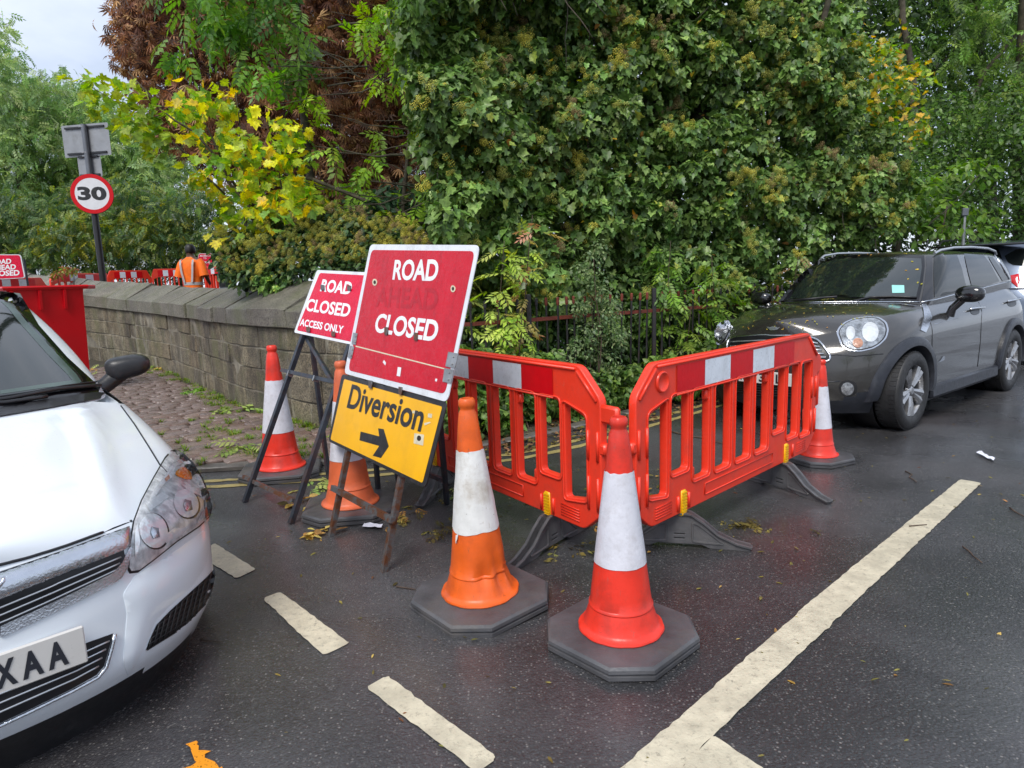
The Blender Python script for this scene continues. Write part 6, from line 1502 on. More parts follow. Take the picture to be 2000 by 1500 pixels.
def ball_mesh(pos, size, col, name='umbels'):
    V0 = []; F0 = []
    for q in range(26):
        zz = 1 - 2 * (q + .5) / 26; an = q * 2.4; rr_ = sqrt(1 - zz * zz); c = Vector((rr_ * cos(an), rr_ * sin(an), zz)); a_ = c.orthogonal().normalized(); b_ = c.cross(a_); i = len(V0); c *= rng.uniform(.75, 1.1)
        V0 += [tuple(c + a_ * .24), tuple(c + b_ * .24 - a_ * .12), tuple(c - b_ * .24 - a_ * .12), tuple(c * 1.25), tuple(c * .3)]; F0 += [(i, i + 1, i + 3), (i + 1, i + 2, i + 3), (i + 2, i, i + 3)]
    V0 = np.array(V0); F0 = np.array(F0)
    n = len(pos); k = len(V0); P = pos[:, None, :] + size[:, None, None] * V0[None] ; me = bpy.data.meshes.new(name)
    me.vertices.add(n * k); me.vertices.foreach_set('co', P.reshape(-1)); me.loops.add(n * len(F0) * 3); me.loops.foreach_set('vertex_index', (F0[None] + (np.arange(n) * k)[:, None, None]).reshape(-1).astype(np.int32)); me.polygons.add(n * len(F0)); me.polygons.foreach_set('loop_start', (np.arange(n * len(F0)) * 3).astype(np.int32))
    me.update(calc_edges=True); ca = me.attributes.new('Col', 'FLOAT_COLOR', 'POINT'); cc = np.ones((n, k, 4), np.float32); cc[:, :, :3] = col[:, None, :] * rng.uniform(.55, 1.35, (n, k, 1)); ca.data.foreach_set('color', cc.reshape(-1)); me.materials.append(M['leaf_dry']); return me
def umbels(parent, cen, out, name='flower_umbels', r=.033):
    P = []; S = []; Cc = []
    for c, o in zip(cen, out):
        k = rng.integers(5, 12); base_c = np.array([(.62, .56, .10), (.50, .50, .12), (.40, .29, .14)][rng.choice(3, p=[.5, .3, .2])])
        for q in range(k): P.append(c + o * .05 + rng.normal(0, .042, 3)); S.append(r * rng.uniform(.6, 1.05)); Cc.append(base_c * rng.uniform(.75, 1.2))
    put(name, ball_mesh(np.array(P), np.array(S), np.array(Cc)), None, parent, world=True)
IVY = [(.125, .22, .055), (.17, .28, .065), (.24, .35, .10), (.085, .155, .045), (.38, .43, .08)]
IVW = [.32, .3, .16, .2, .02]
def railY(x): return 6.15 + (x - 1000) / 400 * 1.5

# ---- giant ivy-clad tree behind the railings
iv = thing('ivy_clad_tree', 'huge tree smothered in dark flowering ivy rising behind the iron railings', 'tree', (2.2, 9.2, 0))
poly = [(815, -330), (1660, -330), (1675, 60), (1680, 220), (1760, 300), (1790, 400), (1740, 470), (1600, 500), (1480, 570), (1440, 640), (1330, 660), (1100, 660), (930, 660), (890, 600), (880, 480), (855, 330), (800, 120)]
def ivd(x, y):
    base_ = railY(x) + .75 + max(0, (620 - y)) / 620 * .15
    return base_ + .55 * mnoise.noise(Vector((x / 170, y / 150, 0))) + .35 * mnoise.noise(Vector((x / 60, y / 60, 5)))
F_IV = norm(np.array([-.45, -.85, .28]))
cen = px_points(poly, 1500, ivd, .12); p1, d1 = clump_points(cen, rng.uniform(.10, .24, len(cen)), 34, F_IV, 1.1)
c2_ = px_points(poly, 800, lambda x, y: ivd(x, y) + .45, .2); p2, d2 = clump_points(c2_, rng.uniform(.2, .35, len(c2_)), 36, F_IV, .5)
c3_ = px_points(poly, 420, lambda x, y: ivd(x, y) + 1.3, .3); p3, d3 = clump_points(c3_, rng.uniform(.3, .5, len(c3_)), 26, F_IV, .3)
P = np.r_[p1, p2]; D = np.r_[d1, d2]; keep = P[:, 2] > .03; P, D = P[keep], D[keep]
tint = 1 + .35 * np.array([mnoise.noise(Vector(q) * 1.6) for q in P])[:, None]
foliage(iv, 'ivy', P, D, rng.uniform(.05, .095, len(P)) * rng.choice([.8, 1.0, 1.4], len(P)), palette(len(P), IVY, IVW) * tint, M['leaf_ivy'], singles=290, droop=1.0, up=.25, rnd=.38)
foliage(iv, 'ivy_plain', p3, d3, rng.uniform(.08, .13, len(p3)), palette(len(p3), IVY[:3]), M['leaf_ivy'], name='inner_foliage')
sel = rng.choice(len(cen), 1050, replace=False); cs = cen[sel]
wz = np.array([(.38 + 2.0 * mnoise.noise(Vector(q) * .9)) for q in cs]); cs = cs[rng.uniform(0, 1, len(cs)) < np.clip(wz, .06, 1)]
umbels(iv, cs + F_IV * .2, np.repeat(F_IV[None], len(cs), 0))
yl = px_points(poly, 260, lambda x, y: ivd(x, y) - .12, .08); foliage(iv, 'ivy_plain', yl, np.repeat(F_IV[None], len(yl), 0), rng.uniform(.05, .09, len(yl)), palette(len(yl), [(.62, .42, .03), (.5, .5, .06), (.4, .2, .05)]), M['leaf_thin'], name='yellowed_leaves')
limbs(iv, 'ivy_stem', [(tuple(cen[i] + F_IV * .05), tuple(cen[i] + F_IV * .02 + np.array([rng.normal(0, .25), 0, -rng.uniform(.3, .9)])), .008, .004, .12) for i in rng.choice(len(cen), 46, replace=False)])
limbs(iv, 'trunk', [((2.0, 8.6, 0), (2.3, 9.4, 7), .32, .2, .05)])
limbs(iv, 'limb', [((2.3, 9.0, 3), (4.2, 9.0, 6.4), .12, .06, .06), ((2.2, 9.0, 2.6), (.2, 8.8, 6), .12, .05, .06), (atY(1590, 130, 9.2), atY(1625, -30, 9.0), .045, .035, .03), (atY(1568, 60, 9), atY(1570, -40, 9), .02, .018, .02), (atY(930, 60, 8.2), atY(760, 20, 8.0), .03, .012, .1)])

# ---- dark background mass right behind, so that gaps stay deep green
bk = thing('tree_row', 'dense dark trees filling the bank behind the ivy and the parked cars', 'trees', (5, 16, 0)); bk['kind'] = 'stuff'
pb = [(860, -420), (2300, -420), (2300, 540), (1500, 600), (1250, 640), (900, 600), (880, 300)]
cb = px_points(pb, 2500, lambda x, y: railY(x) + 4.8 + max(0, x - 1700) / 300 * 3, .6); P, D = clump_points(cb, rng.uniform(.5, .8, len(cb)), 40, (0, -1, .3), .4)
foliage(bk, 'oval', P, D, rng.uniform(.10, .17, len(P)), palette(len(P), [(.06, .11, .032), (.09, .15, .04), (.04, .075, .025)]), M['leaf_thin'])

# ---- trees to the right, over the parked cars
def tree_px(name, label, poly, n, depth, jit, kind, lsize, cols, w, mat, trunkbase, trunktop, tr=.12, crad=(.3, .6), per=20, group=None, singles=0, branches=(), cat='tree', droop=.7, up=.5, rnd=.5, face=(0, -1, .4), fb=.5, tr2=.05):
    b = np.array(trunkbase, float); t_ = thing(name, label, cat, tuple(b), 0, group)
    cen = px_points(poly, n, depth, jit); P, D = clump_points(cen, rng.uniform(crad[0], crad[1], len(cen)), per, face, fb)
    keep = P[:, 2] > .02; P, D = P[keep], D[keep]; tn = 1 + .3 * np.array([mnoise.noise(Vector(q) * .8) for q in P])[:, None]
    foliage(t_, kind, P, D, rng.uniform(lsize[0], lsize[1], len(P)), palette(len(P), cols, w) * tn, M[mat], singles, droop, up, rnd, name='crown')
    limbs(t_, 'trunk', [(tuple(b), tuple(trunktop), tr, tr2, .05)])
    for k in range(len(branches)): a, c_, r0, r1 = branches[k]; limbs(t_, 'limb', [(tuple(a), tuple(c_), r0, r1, .10)])
    return t_
tree_px('tree', 'green tree with an ivy covered leaning trunk showing above the bonnet of the grey car', [(1560, 40), (1760, 150), (1800, 420), (1680, 480), (1540, 480), (1500, 250)], 240, lambda x, y: 11.0, .5, 'oval', (.06, .10), [(.13, .24, .06), (.20, .32, .07), (.08, .16, .05)], None, 'leaf_thin', ground(1690, 620), atY(1625, -200, 11), .16, (.2, .45), 26,
        branches=[(atY(1688, 480, 9.9), atY(1722, 300, 10.1), .12, .10)])
tree_px('maple_tree', 'maple with orange and yellow turning leaves high above the grey car roof', [(1640, 70), (1790, 60), (1800, 150), (1780, 200), (1810, 270), (1740, 290), (1650, 240), (1660, 150)], 60, lambda x, y: 10.3, .4, 'maple', (.06, .11), [(.78, .48, .05), (.58, .46, .06), (.40, .48, .06), (.22, .36, .05), (.18, .32, .05), (.16, .28, .05)], None, 'leaf_thin', (7.4, 12.6, 0), atY(1760, -200, 12), .07, (.1, .3), 13)
RG = [(.15, .27, .06), (.22, .36, .08), (.10, .18, .05), (.30, .44, .10)]
tree_px('tree', 'tall leafy tree at the top right corner with bright sky gaps behind its crown', [(1740, -300), (2150, -300), (2150, 300), (1900, 260), (1780, 160), (1700, 60)], 460, lambda x, y: 14.5, 1.0, 'ash', (.22, .34), RG, None, 'leaf_thin', (12, 16.5, 0), atY(1880, -300, 15), .25, (.3, .6), 10,
        branches=[(atY(1700, 420, 13.5), atY(1990, 60, 14.5), .07, .03), (atY(1720, 330, 13.5), atY(1900, 40, 14.5), .05, .02)])
tree_px('tree', 'dark leaning tree over the pale blue grey car at the right edge', [(1780, 200), (2150, 180), (2150, 470), (1820, 470), (1750, 400)], 420, lambda x, y: 13.0, .9, 'oval', (.07, .12), [(.10, .19, .045), (.16, .27, .06), (.07, .13, .04)], None, 'leaf_thin', (11.5, 15, 0), atY(2000, -100, 13.5), .2, (.3, .55), 34)
tree_px('hazel_bush', 'light green hazel shoots spreading just above the roof of the grey car', [(1700, 440), (1770, 380), (1830, 330), (1930, 310), (1945, 330), (1880, 400), (1960, 440), (1940, 470), (1700, 475)], 60, lambda x, y: 10.4, .3, 'oval', (.10, .16), [(.13, .24, .03), (.09, .18, .03), (.17, .28, .05)], None, 'leaf_thin', (6.6, 10.6, 0), atY(1850, 400, 10.4), .03, (.12, .25), 11, cat='bush', branches=[(atY(1790, 470, 10.4), atY(1935, 318, 10.2), .012, .004), (atY(1780, 480, 10.4), atY(1955, 440, 10.2), .012, .004)], tr2=.01)
# lamp column glimpsed above the car
lp = thing('marker_post', 'small grey post with a square head poking out of the leaves above the grey car', 'post', tuple(ground(1884, 690) * np.array([1, 1, 0])))
a = atY(1884, 500, 10.0); b_ = atY(1884, 418, 10.0); mb = MB(); mb.tube([(a[0], a[1], 0), (b_[0], b_[1], b_[2])], .022, 8); put('post', mb.mesh(), M['sign_back'], lp, world=True)
b_ = atY(1885, 414, 9.98); mb = MB(); mb.box(tuple(b_), (.09, .04, .11), ch=.008); put('post_head', mb.mesh(), M['pole_grey'], lp, world=True)

# ---- brown horse chestnut
tree_px('chestnut_tree', 'horse chestnut with shrivelled rusty brown leaves in the upper middle left', [(250, -200), (860, -300), (880, 300), (840, 440), (640, 430), (560, 420), (430, 330), (340, 270), (330, 250), (275, 195), (240, 120), (228, 60)], 1700, lambda x, y: 13.0 - (x - 200) / 700 * 1.5, .9, 'chestnut', (.10, .17), [(.24, .105, .055), (.33, .155, .075), (.15, .07, .045), (.44, .26, .12), (.11, .06, .045)], None, 'leaf_dry', (-2.6, 13.2, 0), atY(720, -300, 12.2), .30, (.18, .42), 18,
        branches=[(atY(700, 330, 12.4), atY(300, 60, 12.6), .08, .02), (atY(720, 380, 12.4), atY(520, -100, 12.6), .12, .04), (atY(700, 300, 12.3), atY(880, 60, 11.8), .08, .03), (atY(430, 180, 12.5), atY(230, 90, 12.6), .03, .008), (atY(620, 120, 12.5), atY(640, -60, 12.6), .14, .12)], droop=1.0, rnd=.6, fb=.1, tr2=.16)
# ---- ash with hanging fronds, upper middle
tree_px('ash_tree', 'young ash with pinnate leaves drooping from the top in front of the brown chestnut', [(330, -120), (600, -120), (590, 60), (600, 130), (560, 200), (480, 170), (420, 150), (350, 110)], 36, lambda x, y: 8.6, .4, 'ash', (.26, .38), [(.16, .32, .05), (.22, .40, .06), (.10, .22, .04)], None, 'leaf_thin', (-2.8, 10.4, 0), atY(560, -200, 8.8), .09, (.12, .3), 9,
        branches=[(atY(560, 40, 8.6), atY(700, 130, 8.5), .010, .004), (atY(720, -20, 8.7), atY(860, 60, 8.6), .014, .006), (atY(640, 55, 8.6), atY(790, 30, 8.6), .016, .010), (atY(790, 30, 8.6), atY(938, 65, 8.4), .018, .012), (atY(880, -10, 8.5), atY(700, 190, 8.6), .012, .003)], tr2=.03, droop=1.2)
tree_px('ash_tree', 'slender ash spraying yellow green fronds between the brown chestnut and the ivy', [(560, 200), (720, 180), (830, 140), (860, 250), (850, 380), (780, 440), (660, 440), (560, 300)], 20, lambda x, y: 8.0, .35, 'ash', (.22, .34), [(.28, .46, .045), (.36, .54, .05), (.18, .34, .045)], None, 'leaf_thin', (-1.6, 8.6, 0), atY(800, 250, 8.2), .05, (.1, .25), 7,
        branches=[(atY(610, 350, 8.0), atY(410, 280, 7.9), .022, .008), (atY(830, 440, 8.0), atY(610, 350, 8.0), .026, .022), (atY(610, 290, 8.2), atY(560, 300, 8.0), .012, .01), (atY(700, 150, 8.3), atY(560, 40, 8.4), .008, .004), (atY(640, 168, 8.2), atY(840, 150, 8.0), .010, .004), (atY(860, 318, 8.0), atY(610, 285, 8.1), .018, .006), (atY(540, 130, 8.1), atY(720, 130, 8.2), .006, .010)], tr2=.02)
tree_px('ash_tree', 'sapling with lime fronds hanging over the top edge beside the ivy', [(700, 20), (860, 20), (850, 130), (760, 140), (720, 90)], 22, lambda x, y: 8.2, .3, 'ash', (.22, .32), [(.40, .60, .05), (.28, .48, .045)], None, 'leaf_thin', (-.6, 8.8, 0), atY(800, -100, 8.3), .03, (.1, .22), 8, tr2=.015)
bt = thing('bare_branches', 'tangle of thin pale bare branches in front of the brown chestnut beside the ivy', 'branches', tuple(atY(860, 600, 8.4) * np.array([1, 1, 0])))
for k in range(18):
    a = np.array([rng.uniform(820, 900), rng.uniform(40, 420)]); b = a + np.array([rng.uniform(-330, -140), rng.uniform(-90, 90)]); Yb = rng.uniform(7.4, 8.0); limbs(bt, 'branch', [(atY(*a, Yb + .5), atY(*b, Yb), rng.uniform(.006, .014), .003, .16)])
# ---- maple, yellow and green, big leaves
mp = tree_px('maple_tree', 'young maple turning yellow behind the stone wall with large lobed leaves', [(345, 180), (380, 150), (440, 200), (520, 210), (590, 260), (600, 320), (640, 420), (600, 440), (520, 440), (460, 450), (430, 400), (380, 330), (400, 280), (350, 240)], 92, lambda x, y: 7.9, .4, 'maple', (.07, .14), [(.98, .84, .03), (1.0, .68, .02), (.55, .66, .05), (.36, .54, .05), (.22, .42, .06)], [.22, .15, .26, .22, .15], 'leaf_thin', atY(500, 600, 8.2) * np.array([1, 1, 0]), atY(490, 330, 8.0), .05, (.08, .22), 9, singles=150,
        branches=[(atY(505, 450, 8.0), atY(400, 240, 7.8), .022, .008), (atY(560, 470, 8.0), atY(545, 330, 7.9), .016, .008), (atY(490, 400, 8), atY(250, 140, 7.6), .02, .006), (atY(500, 450, 8), atY(460, 180, 7.9), .014, .005)], tr2=.02, droop=.9, rnd=.7)
tree_px('maple_branch_tree', 'yellow green maple sprays reaching left above the thirty speed limit sign', [(140, 140), (200, 150), (290, 190), (330, 240), (345, 330), (300, 330), (240, 260), (200, 240), (170, 190)], 34, lambda x, y: 7.5, .25, 'maple', (.08, .14), [(.36, .50, .04), (.50, .56, .04), (.25, .42, .05)], None, 'leaf_thin', atY(470, 600, 8.3) * np.array([1, 1, 0]), atY(480, 420, 8.0), .03, (.08, .18), 6, singles=60, branches=[(atY(440, 380, 7.9), atY(300, 240, 7.6), .014, .007), (atY(300, 240, 7.6), atY(160, 160, 7.4), .007, .003)], tr2=.02, droop=.9)
tree_px('maple_tree', 'lower green sprays of a maple sapling between the yellow leaves and the wall', [(400, 300), (640, 360), (660, 430), (600, 470), (430, 470), (360, 400)], 22, lambda x, y: 8.3, .3, 'maple', (.09, .14), [(.20, .36, .045), (.28, .44, .05), (.7, .6, .03)], None, 'leaf_thin', atY(600, 600, 8.4) * np.array([1, 1, 0]), atY(560, 430, 8.3), .02, (.1, .25), 10, tr2=.01)

# ---- flowering ivy bush on the wall
bp_ = [(428, 500), (440, 465), (520, 445), (600, 430), (700, 430), (760, 460), (860, 460), (860, 560), (700, 545), (610, 540), (560, 552), (500, 558), (460, 545)]
ib = thing('ivy_bush', 'mound of flowering ivy spilling over the coping of the stone wall', 'bush', tuple(atY(560, 560, 7.6)))
cb = px_points(bp_, 330, lambda x, y: 7.75 - (x - 430) / 400 * 1.3 + (545 - y) / 120 * .6, .12); P, D = clump_points(cb, rng.uniform(.08, .2, len(cb)), 26, (-.3, -.8, .5), .7)
foliage(ib, 'ivy_plain', P, D, rng.uniform(.05, .085, len(P)), palette(len(P), [(.05, .11, .04), (.085, .15, .045), (.14, .20, .06), (.03, .06, .025)]), M['leaf_ivy'], up=.6)
cs = cb[rng.choice(len(cb), 210, replace=False)]; umbels(ib, cs + np.array([0, -.1, .1]), np.repeat(np.array([[0, -.5, .8]]), len(cs), 0), r=.024)
cb = px_points([(500, 545), (560, 545), (600, 555), (560, 580), (510, 572)], 22, lambda x, y: 7.25, .04); P, D = clump_points(cb, rng.uniform(.04, .09, len(cb)), 14, (-.3, -.8, .5), .7); foliage(ib, 'ivy', P, D, rng.uniform(.04, .07, len(P)), palette(len(P), IVY, IVW) * 1.4, M['leaf_ivy'], name='trailing_ivy')
limbs(ib, 'stem', [(atY(560, 590, 8.0) * np.array([1, 1, .0]), atY(560, 500, 7.9), .04, .02, .08)])
tree_px('laurel_bush', 'glossy blue green shrub between the maple and the big red sign', [(660, 400), (800, 380), (850, 470), (700, 480)], 70, lambda x, y: 8.6, .3, 'oval', (.08, .13), [(.04, .085, .05), (.06, .12, .06)], None, 'leaf_ivy', (-1.5, 8.8, 0), atY(760, 430, 8.6), .03, (.12, .25), 20, cat='bush')

# ---- pale trees across the left background
LB = [(.24, .36, .13), (.32, .45, .16), (.16, .26, .10), (.38, .48, .18)]
gname = 'willowy trees beyond the bridge on the left'
specs = [('tallest pale green feathery tree at the left frame edge', [(-120, 200), (-60, 60), (-5, 45), (18, 90), (38, 160), (60, 330), (60, 500), (-120, 520)], 24, 420, (-17, 24, 0)),
         ('pale feathery tree rising behind the grey sign backs', [(50, 180), (110, 150), (150, 170), (200, 220), (230, 480), (60, 500)], 26, 420, (-16, 26.5, 0)),
         ('pale green tree between the speed sign and the brown chestnut', [(190, 200), (240, 235), (330, 250), (370, 300), (360, 480), (210, 480)], 25, 330, (-13.5, 26, 0))]
for lab, pl_, dd_, n_, tb in specs:
    tree_px('feathery_tree', lab, pl_, n_, lambda x, y, q=dd_: q, 1.3, 'ash', (.26, .42), LB, None, 'leaf_thin', tb, (tb[0], tb[1], 7.5), .16, (.35, .75), 15, group=gname, fb=.2, rnd=.7)
tree_px('dark_hedgerow', 'dark green hedgerow behind the distant red barriers on the left', [(-150, 400), (60, 380), (200, 360), (330, 370), (480, 380), (520, 520), (200, 545), (-150, 560)], 620, lambda x, y: 20.5, .9, 'ash', (.22, .34), [(.08, .15, .05), (.05, .10, .04), (.13, .21, .06), (.22, .27, .05)], None, 'leaf_thin', (-10, 20.5, .9), (-10, 20.5, 3.0), .08, (.3, .6), 13, cat='hedge')
tree_px('yellowing_shrub', 'yellow flecked shrub at the foot of the speed sign pole', [(150, 420), (330, 400), (380, 450), (360, 500), (60, 510), (60, 430)], 60, lambda x, y: 19.0, .4, 'ash', (.22, .34), [(.30, .30, .03), (.16, .22, .04), (.10, .17, .04)], None, 'leaf_thin', (-9, 19, .9), (-9, 19, 2.5), .04, (.2, .4), 10, cat='bush')

# ---- saplings and low plants in front of the railings
oh = thing('overhanging_tree', 'tree behind the wall with high boughs over the road, mirrored in the windscreen', 'tree', (-4.6, 13.2, .2))
cen = np.array([-3.0, 4.8, 9.0]) + norm(rng.normal(0, 1, (48, 3))) * rng.uniform(.3, 1, (48, 1)) * np.array([3.6, 3.0, 1.5]); P, D = clump_points(cen, rng.uniform(.3, .55, 48), 14)
foliage(oh, 'ash', P, D, rng.uniform(.25, .38, len(P)), palette(len(P), RG), M['leaf_thin'], name='crown'); limbs(oh, 'trunk', [((-4.6, 13.2, .2), (-4.4, 12.8, 10.5), .2, .12, .03)]); limbs(oh, 'limb', [((-4.4, 12.9, 8.6), (-2.6, 3.4, 9.3), .1, .03, .05), ((-4.4, 12.9, 9.2), (-5.2, 4.6, 9.4), .08, .03, .05)])
def sapling(label, px0, px1, Y, n, cols, size=(.16, .26), w=.10, name='ash_sapling', kind='ash', group=None):
    a = atY(*px0, Y); a[2] = 0.05; b = atY(*px1, Y); t_ = thing(name, label, 'sapling', tuple(a), 0, group); p, r = branch(a, b, .009, .003, .05, 12); mb = MB(); mb.tube(p, r, 6); put('stem', mb.mesh(), M['twig'], t_, world=True, smooth=180)
    f = rng.uniform(.25, 1.0, n); pts = np.array([np.array(p[int(q * 11)]) for q in f]) + rng.normal(0, .02, (n, 3)); out = norm(np.c_[rng.normal(0, 1, (n, 2)) + np.array([0, -.5]), rng.uniform(-.1, .6, n)])
    pts += out * rng.uniform(0, w, n)[:, None]; foliage(t_, kind, pts, out, rng.uniform(size[0], size[1], n), palette(n, cols), M['leaf_thin'], droop=.1, up=1.0, rnd=.35); return t_
LIME = [(.46, .60, .09), (.34, .50, .07), (.56, .64, .14)]; RUSTY = [(.46, .36, .12), (.52, .27, .14), (.34, .44, .09)]
sapling('pale lime ash sapling rising just behind the top right of the big road closed sign', (905, 860), (905, 335), 6.6, 46, LIME, (.16, .26), .16)
sapling('ash sapling with rust tinted leaflets against the left end of the railings', (1000, 850), (1040, 420), 6.2, 52, RUSTY + LIME[:1], (.15, .24), .16)
sapling('bright lime ash sapling low beside the red sign, leaves facing the road', (960, 850), (985, 470), 5.95, 44, LIME, (.15, .24), .14)
sapling('short lime sapling in front of the left railings', (1010, 850), (1020, 600), 5.9, 22, LIME + RUSTY[:1], (.13, .2), .10)
sapling('green ash sapling in front of the middle railings under the ivy', (1290, 800), (1310, 470), 7.3, 48, [(.15, .28, .04), (.22, .36, .05), (.11, .2, .04)], (.17, .27), .18)
sapling('green ash sapling right of the middle railings near the bonnet of the grey car', (1400, 780), (1390, 500), 7.6, 46, [(.15, .28, .04), (.20, .32, .05)], (.17, .26), .2)
sapling('low ash sapling between two railings with tilted yellow green leaves', (1330, 790), (1350, 600), 7.2, 36, [(.18, .30, .04), (.24, .34, .06)], (.15, .24), .16)
sapling('pale sapling leaning over the mirror of the grey car', (1520, 700), (1560, 500), 8.3, 40, [(.16, .26, .05), (.24, .32, .07), (.30, .22, .10)], (.17, .26), .2)
def bush(name, label, poly, n, Y, kind, size, cols, mat='leaf_thin', rad=(.05, .12), per=26, jit=.08, cat='bush', singles=0, fl=(-.3, -.8, .4), up=.5):
    cen = px_points(poly, n, Y, jit); t_ = thing(name, label, cat, (float(cen[:, 0].mean()), float(cen[:, 1].mean()), 0)); P, D = clump_points(cen, rng.uniform(*rad, len(cen)), per, fl, .6); k = P[:, 2] > .02; P, D = P[k], D[k]
    foliage(t_, kind, P, D, rng.uniform(*size, len(P)), palette(len(P), cols), M[mat], singles, up=up)
    c = cen.mean(0); limbs(t_, 'stem', [((c[0] + rng.normal(0, .1), c[1], .02), tuple(cen[i]), .008, .003, .05) for i in rng.choice(len(cen), min(7, len(cen)), replace=False)], M['twig'], 5); return t_
bush('privet_bush', 'grey green small leaved privet growing through the railings above the gap in the barriers', [(1130, 520), (1170, 480), (1190, 560), (1230, 650), (1225, 760), (1140, 780), (1080, 740), (1100, 650), (1130, 600)], 62, lambda x, y: railY(x) - .28, 'tiny', (.028, .05), [(.22, .32, .14), (.30, .38, .18), (.13, .21, .09)], rad=(.05, .14), per=60)
bush('bramble_patch', 'green brambles and ivy at the foot of the left railings', [(880, 690), (1100, 690), (1120, 800), (1000, 850), (880, 850), (870, 760)], 150, lambda x, y: railY(x) - .35 + (850 - y) / 300 * .3, 'ivy_plain', (.045, .085), [(.10, .19, .05), (.16, .28, .06), (.24, .36, .08)], rad=(.05, .12), per=24)
bush('ivy_ground_growth', 'ivy and seedlings at the foot of the right railings before the grey car', [(1130, 740), (1300, 700), (1420, 640), (1440, 730), (1300, 780), (1150, 835), (1100, 820)], 170, lambda x, y: railY(x) - .30, 'ivy_plain', (.05, .085), [(.10, .18, .05), (.16, .27, .06), (.23, .34, .08)], rad=(.05, .12), per=24)
bush('undergrowth', 'dark green undergrowth crowding behind the iron railings', [(880, 640), (1460, 560), (1470, 700), (1400, 760), (1150, 830), (880, 840)], 330, lambda x, y: railY(x) + .75, 'ivy_plain', (.06, .11), [(.08, .15, .045), (.12, .21, .05), (.06, .11, .035)], rad=(.12, .25), per=30)
bush('ivy_on_railings', 'ivy clinging to the railings by the front lamp of the grey car', [(1380, 560), (1480, 560), (1430, 690), (1380, 700)], 70, lambda x, y: railY(x) + .15, 'ivy', (.05, .08), IVY, 'leaf_ivy', rad=(.08, .15), per=24)
bush('wall_top_weeds', 'yellow green weeds and flowers growing at the far end of the wall top', [(90, 532), (150, 520), (165, 532), (110, 540)], 12, lambda x, y: 13.2, 'oval', (.05, .09), [(.25, .3, .06), (.4, .16, .08)], rad=(.04, .1), per=14, cat='weeds')
# ---- grass and weed tufts
def tuft_mesh(cen, rad, h, n, cols):
    V = []; F = []; Cc = []
    for (c, rr_) in zip(cen, rad):
        for q in range(n):
            a = rng.uniform(0, 2 * pi); r = rr_ * sqrt(rng.uniform(0, 1)); b = np.array([c[0] + r * cos(a), c[1] + r * sin(a), c[2] + .012]); L = h * rng.uniform(.5, 1.2); dr = np.array([cos(a + rng.normal(0, .7)), sin(a + rng.normal(0, .7)), 0]); w = np.array([-dr[1], dr[0], 0]) * .0035
            i = len(V); V += [b - w, b + w, b + dr * L * .35 + np.array([0, 0, L * .7]) + w * .8, b + dr * L * .35 + np.array([0, 0, L * .7]) - w * .8, b + dr * L * .9 + np.array([0, 0, L * .85])]; F += [(i, i + 1, i + 2, i + 3), (i + 3, i + 2, i + 4)]; k = cols[rng.integers(len(cols))]; Cc += [k] * 5
    me = mesh(V, F); ca = me.attributes.new('Col', 'FLOAT_COLOR', 'POINT'); cc = np.ones((len(V), 4), np.float32); cc[:, :3] = np.array(Cc) * rng.uniform(.75, 1.25, (len(V), 1)); ca.data.foreach_set('color', cc.reshape(-1)); me.materials.append(M['leaf_thin']); return me
GR_ = [(.12, .24, .03), (.18, .30, .04), (.30, .34, .05)]
cen = []; rad = []
for _ in range(95):
    s_ = rng.uniform(.6, 8.5); c = wall_pt(s_, -rng.uniform(.02, .28) if s_ > 3 else -rng.uniform(.02, .10), 0); cen.append((c[0], c[1], .03)); rad.append(rng.uniform(.02, .07))
for px in ((590, 905), (530, 892), (560, 880), (600, 890), (470, 858), (505, 870), (520, 850), (445, 808), (420, 800), (440, 850), (335, 740), (480, 900), (500, 905)):
    for _ in range(4): g_ = ground(*px) + rng.normal(0, .06, 3); cen.append((g_[0], g_[1], .03)); rad.append(rng.uniform(.02, .06))
for _ in range(120):
    q = vis[rng.integers(0, min(len(vis), 260))]; cen.append((q[0] + q[2] * .5 * rng.choice([-1, 1]), q[1] + rng.normal(0, .05), .03)); rad.append(.012)
o = put('grass_tufts', tuft_mesh(cen, rad, .055, 26, GR_), None); tag(o, 'grass and moss sprouting between the cobbles and along the foot of the stone wall', 'grass', kind='stuff')
cen = []; rad = []
for _ in range(190):
    x = rng.uniform(880, 1460); s_ = rng.uniform(0, 1); g_ = ground(x, 862 - (x - 880) * .145 - s_ * 25); cen.append((g_[0], g_[1], .06)); rad.append(rng.uniform(.02, .08))
o = put('verge_grass', tuft_mesh(cen, rad, .12, 22, [(.09, .18, .03), (.14, .24, .05), (.07, .12, .03)]), None); tag(o, 'rough grass on the verge at the foot of the railings', 'grass', kind='stuff')
mz = NT('moss'); g = mz.geo(); mz.set(base=mz.ramp(mz.noise(g, 40, 6, .7), [(.3, (.05, .07, .012)), (.7, (.16, .19, .03))]), rough=.9, alpha=mz.ramp(mz.noise(g, 11, 7, .7), [(.47, 0.0), (.53, 1.0)])); mz.bump(mz.noise(g, 90, 4), .8, .01); M['moss'] = mz.m

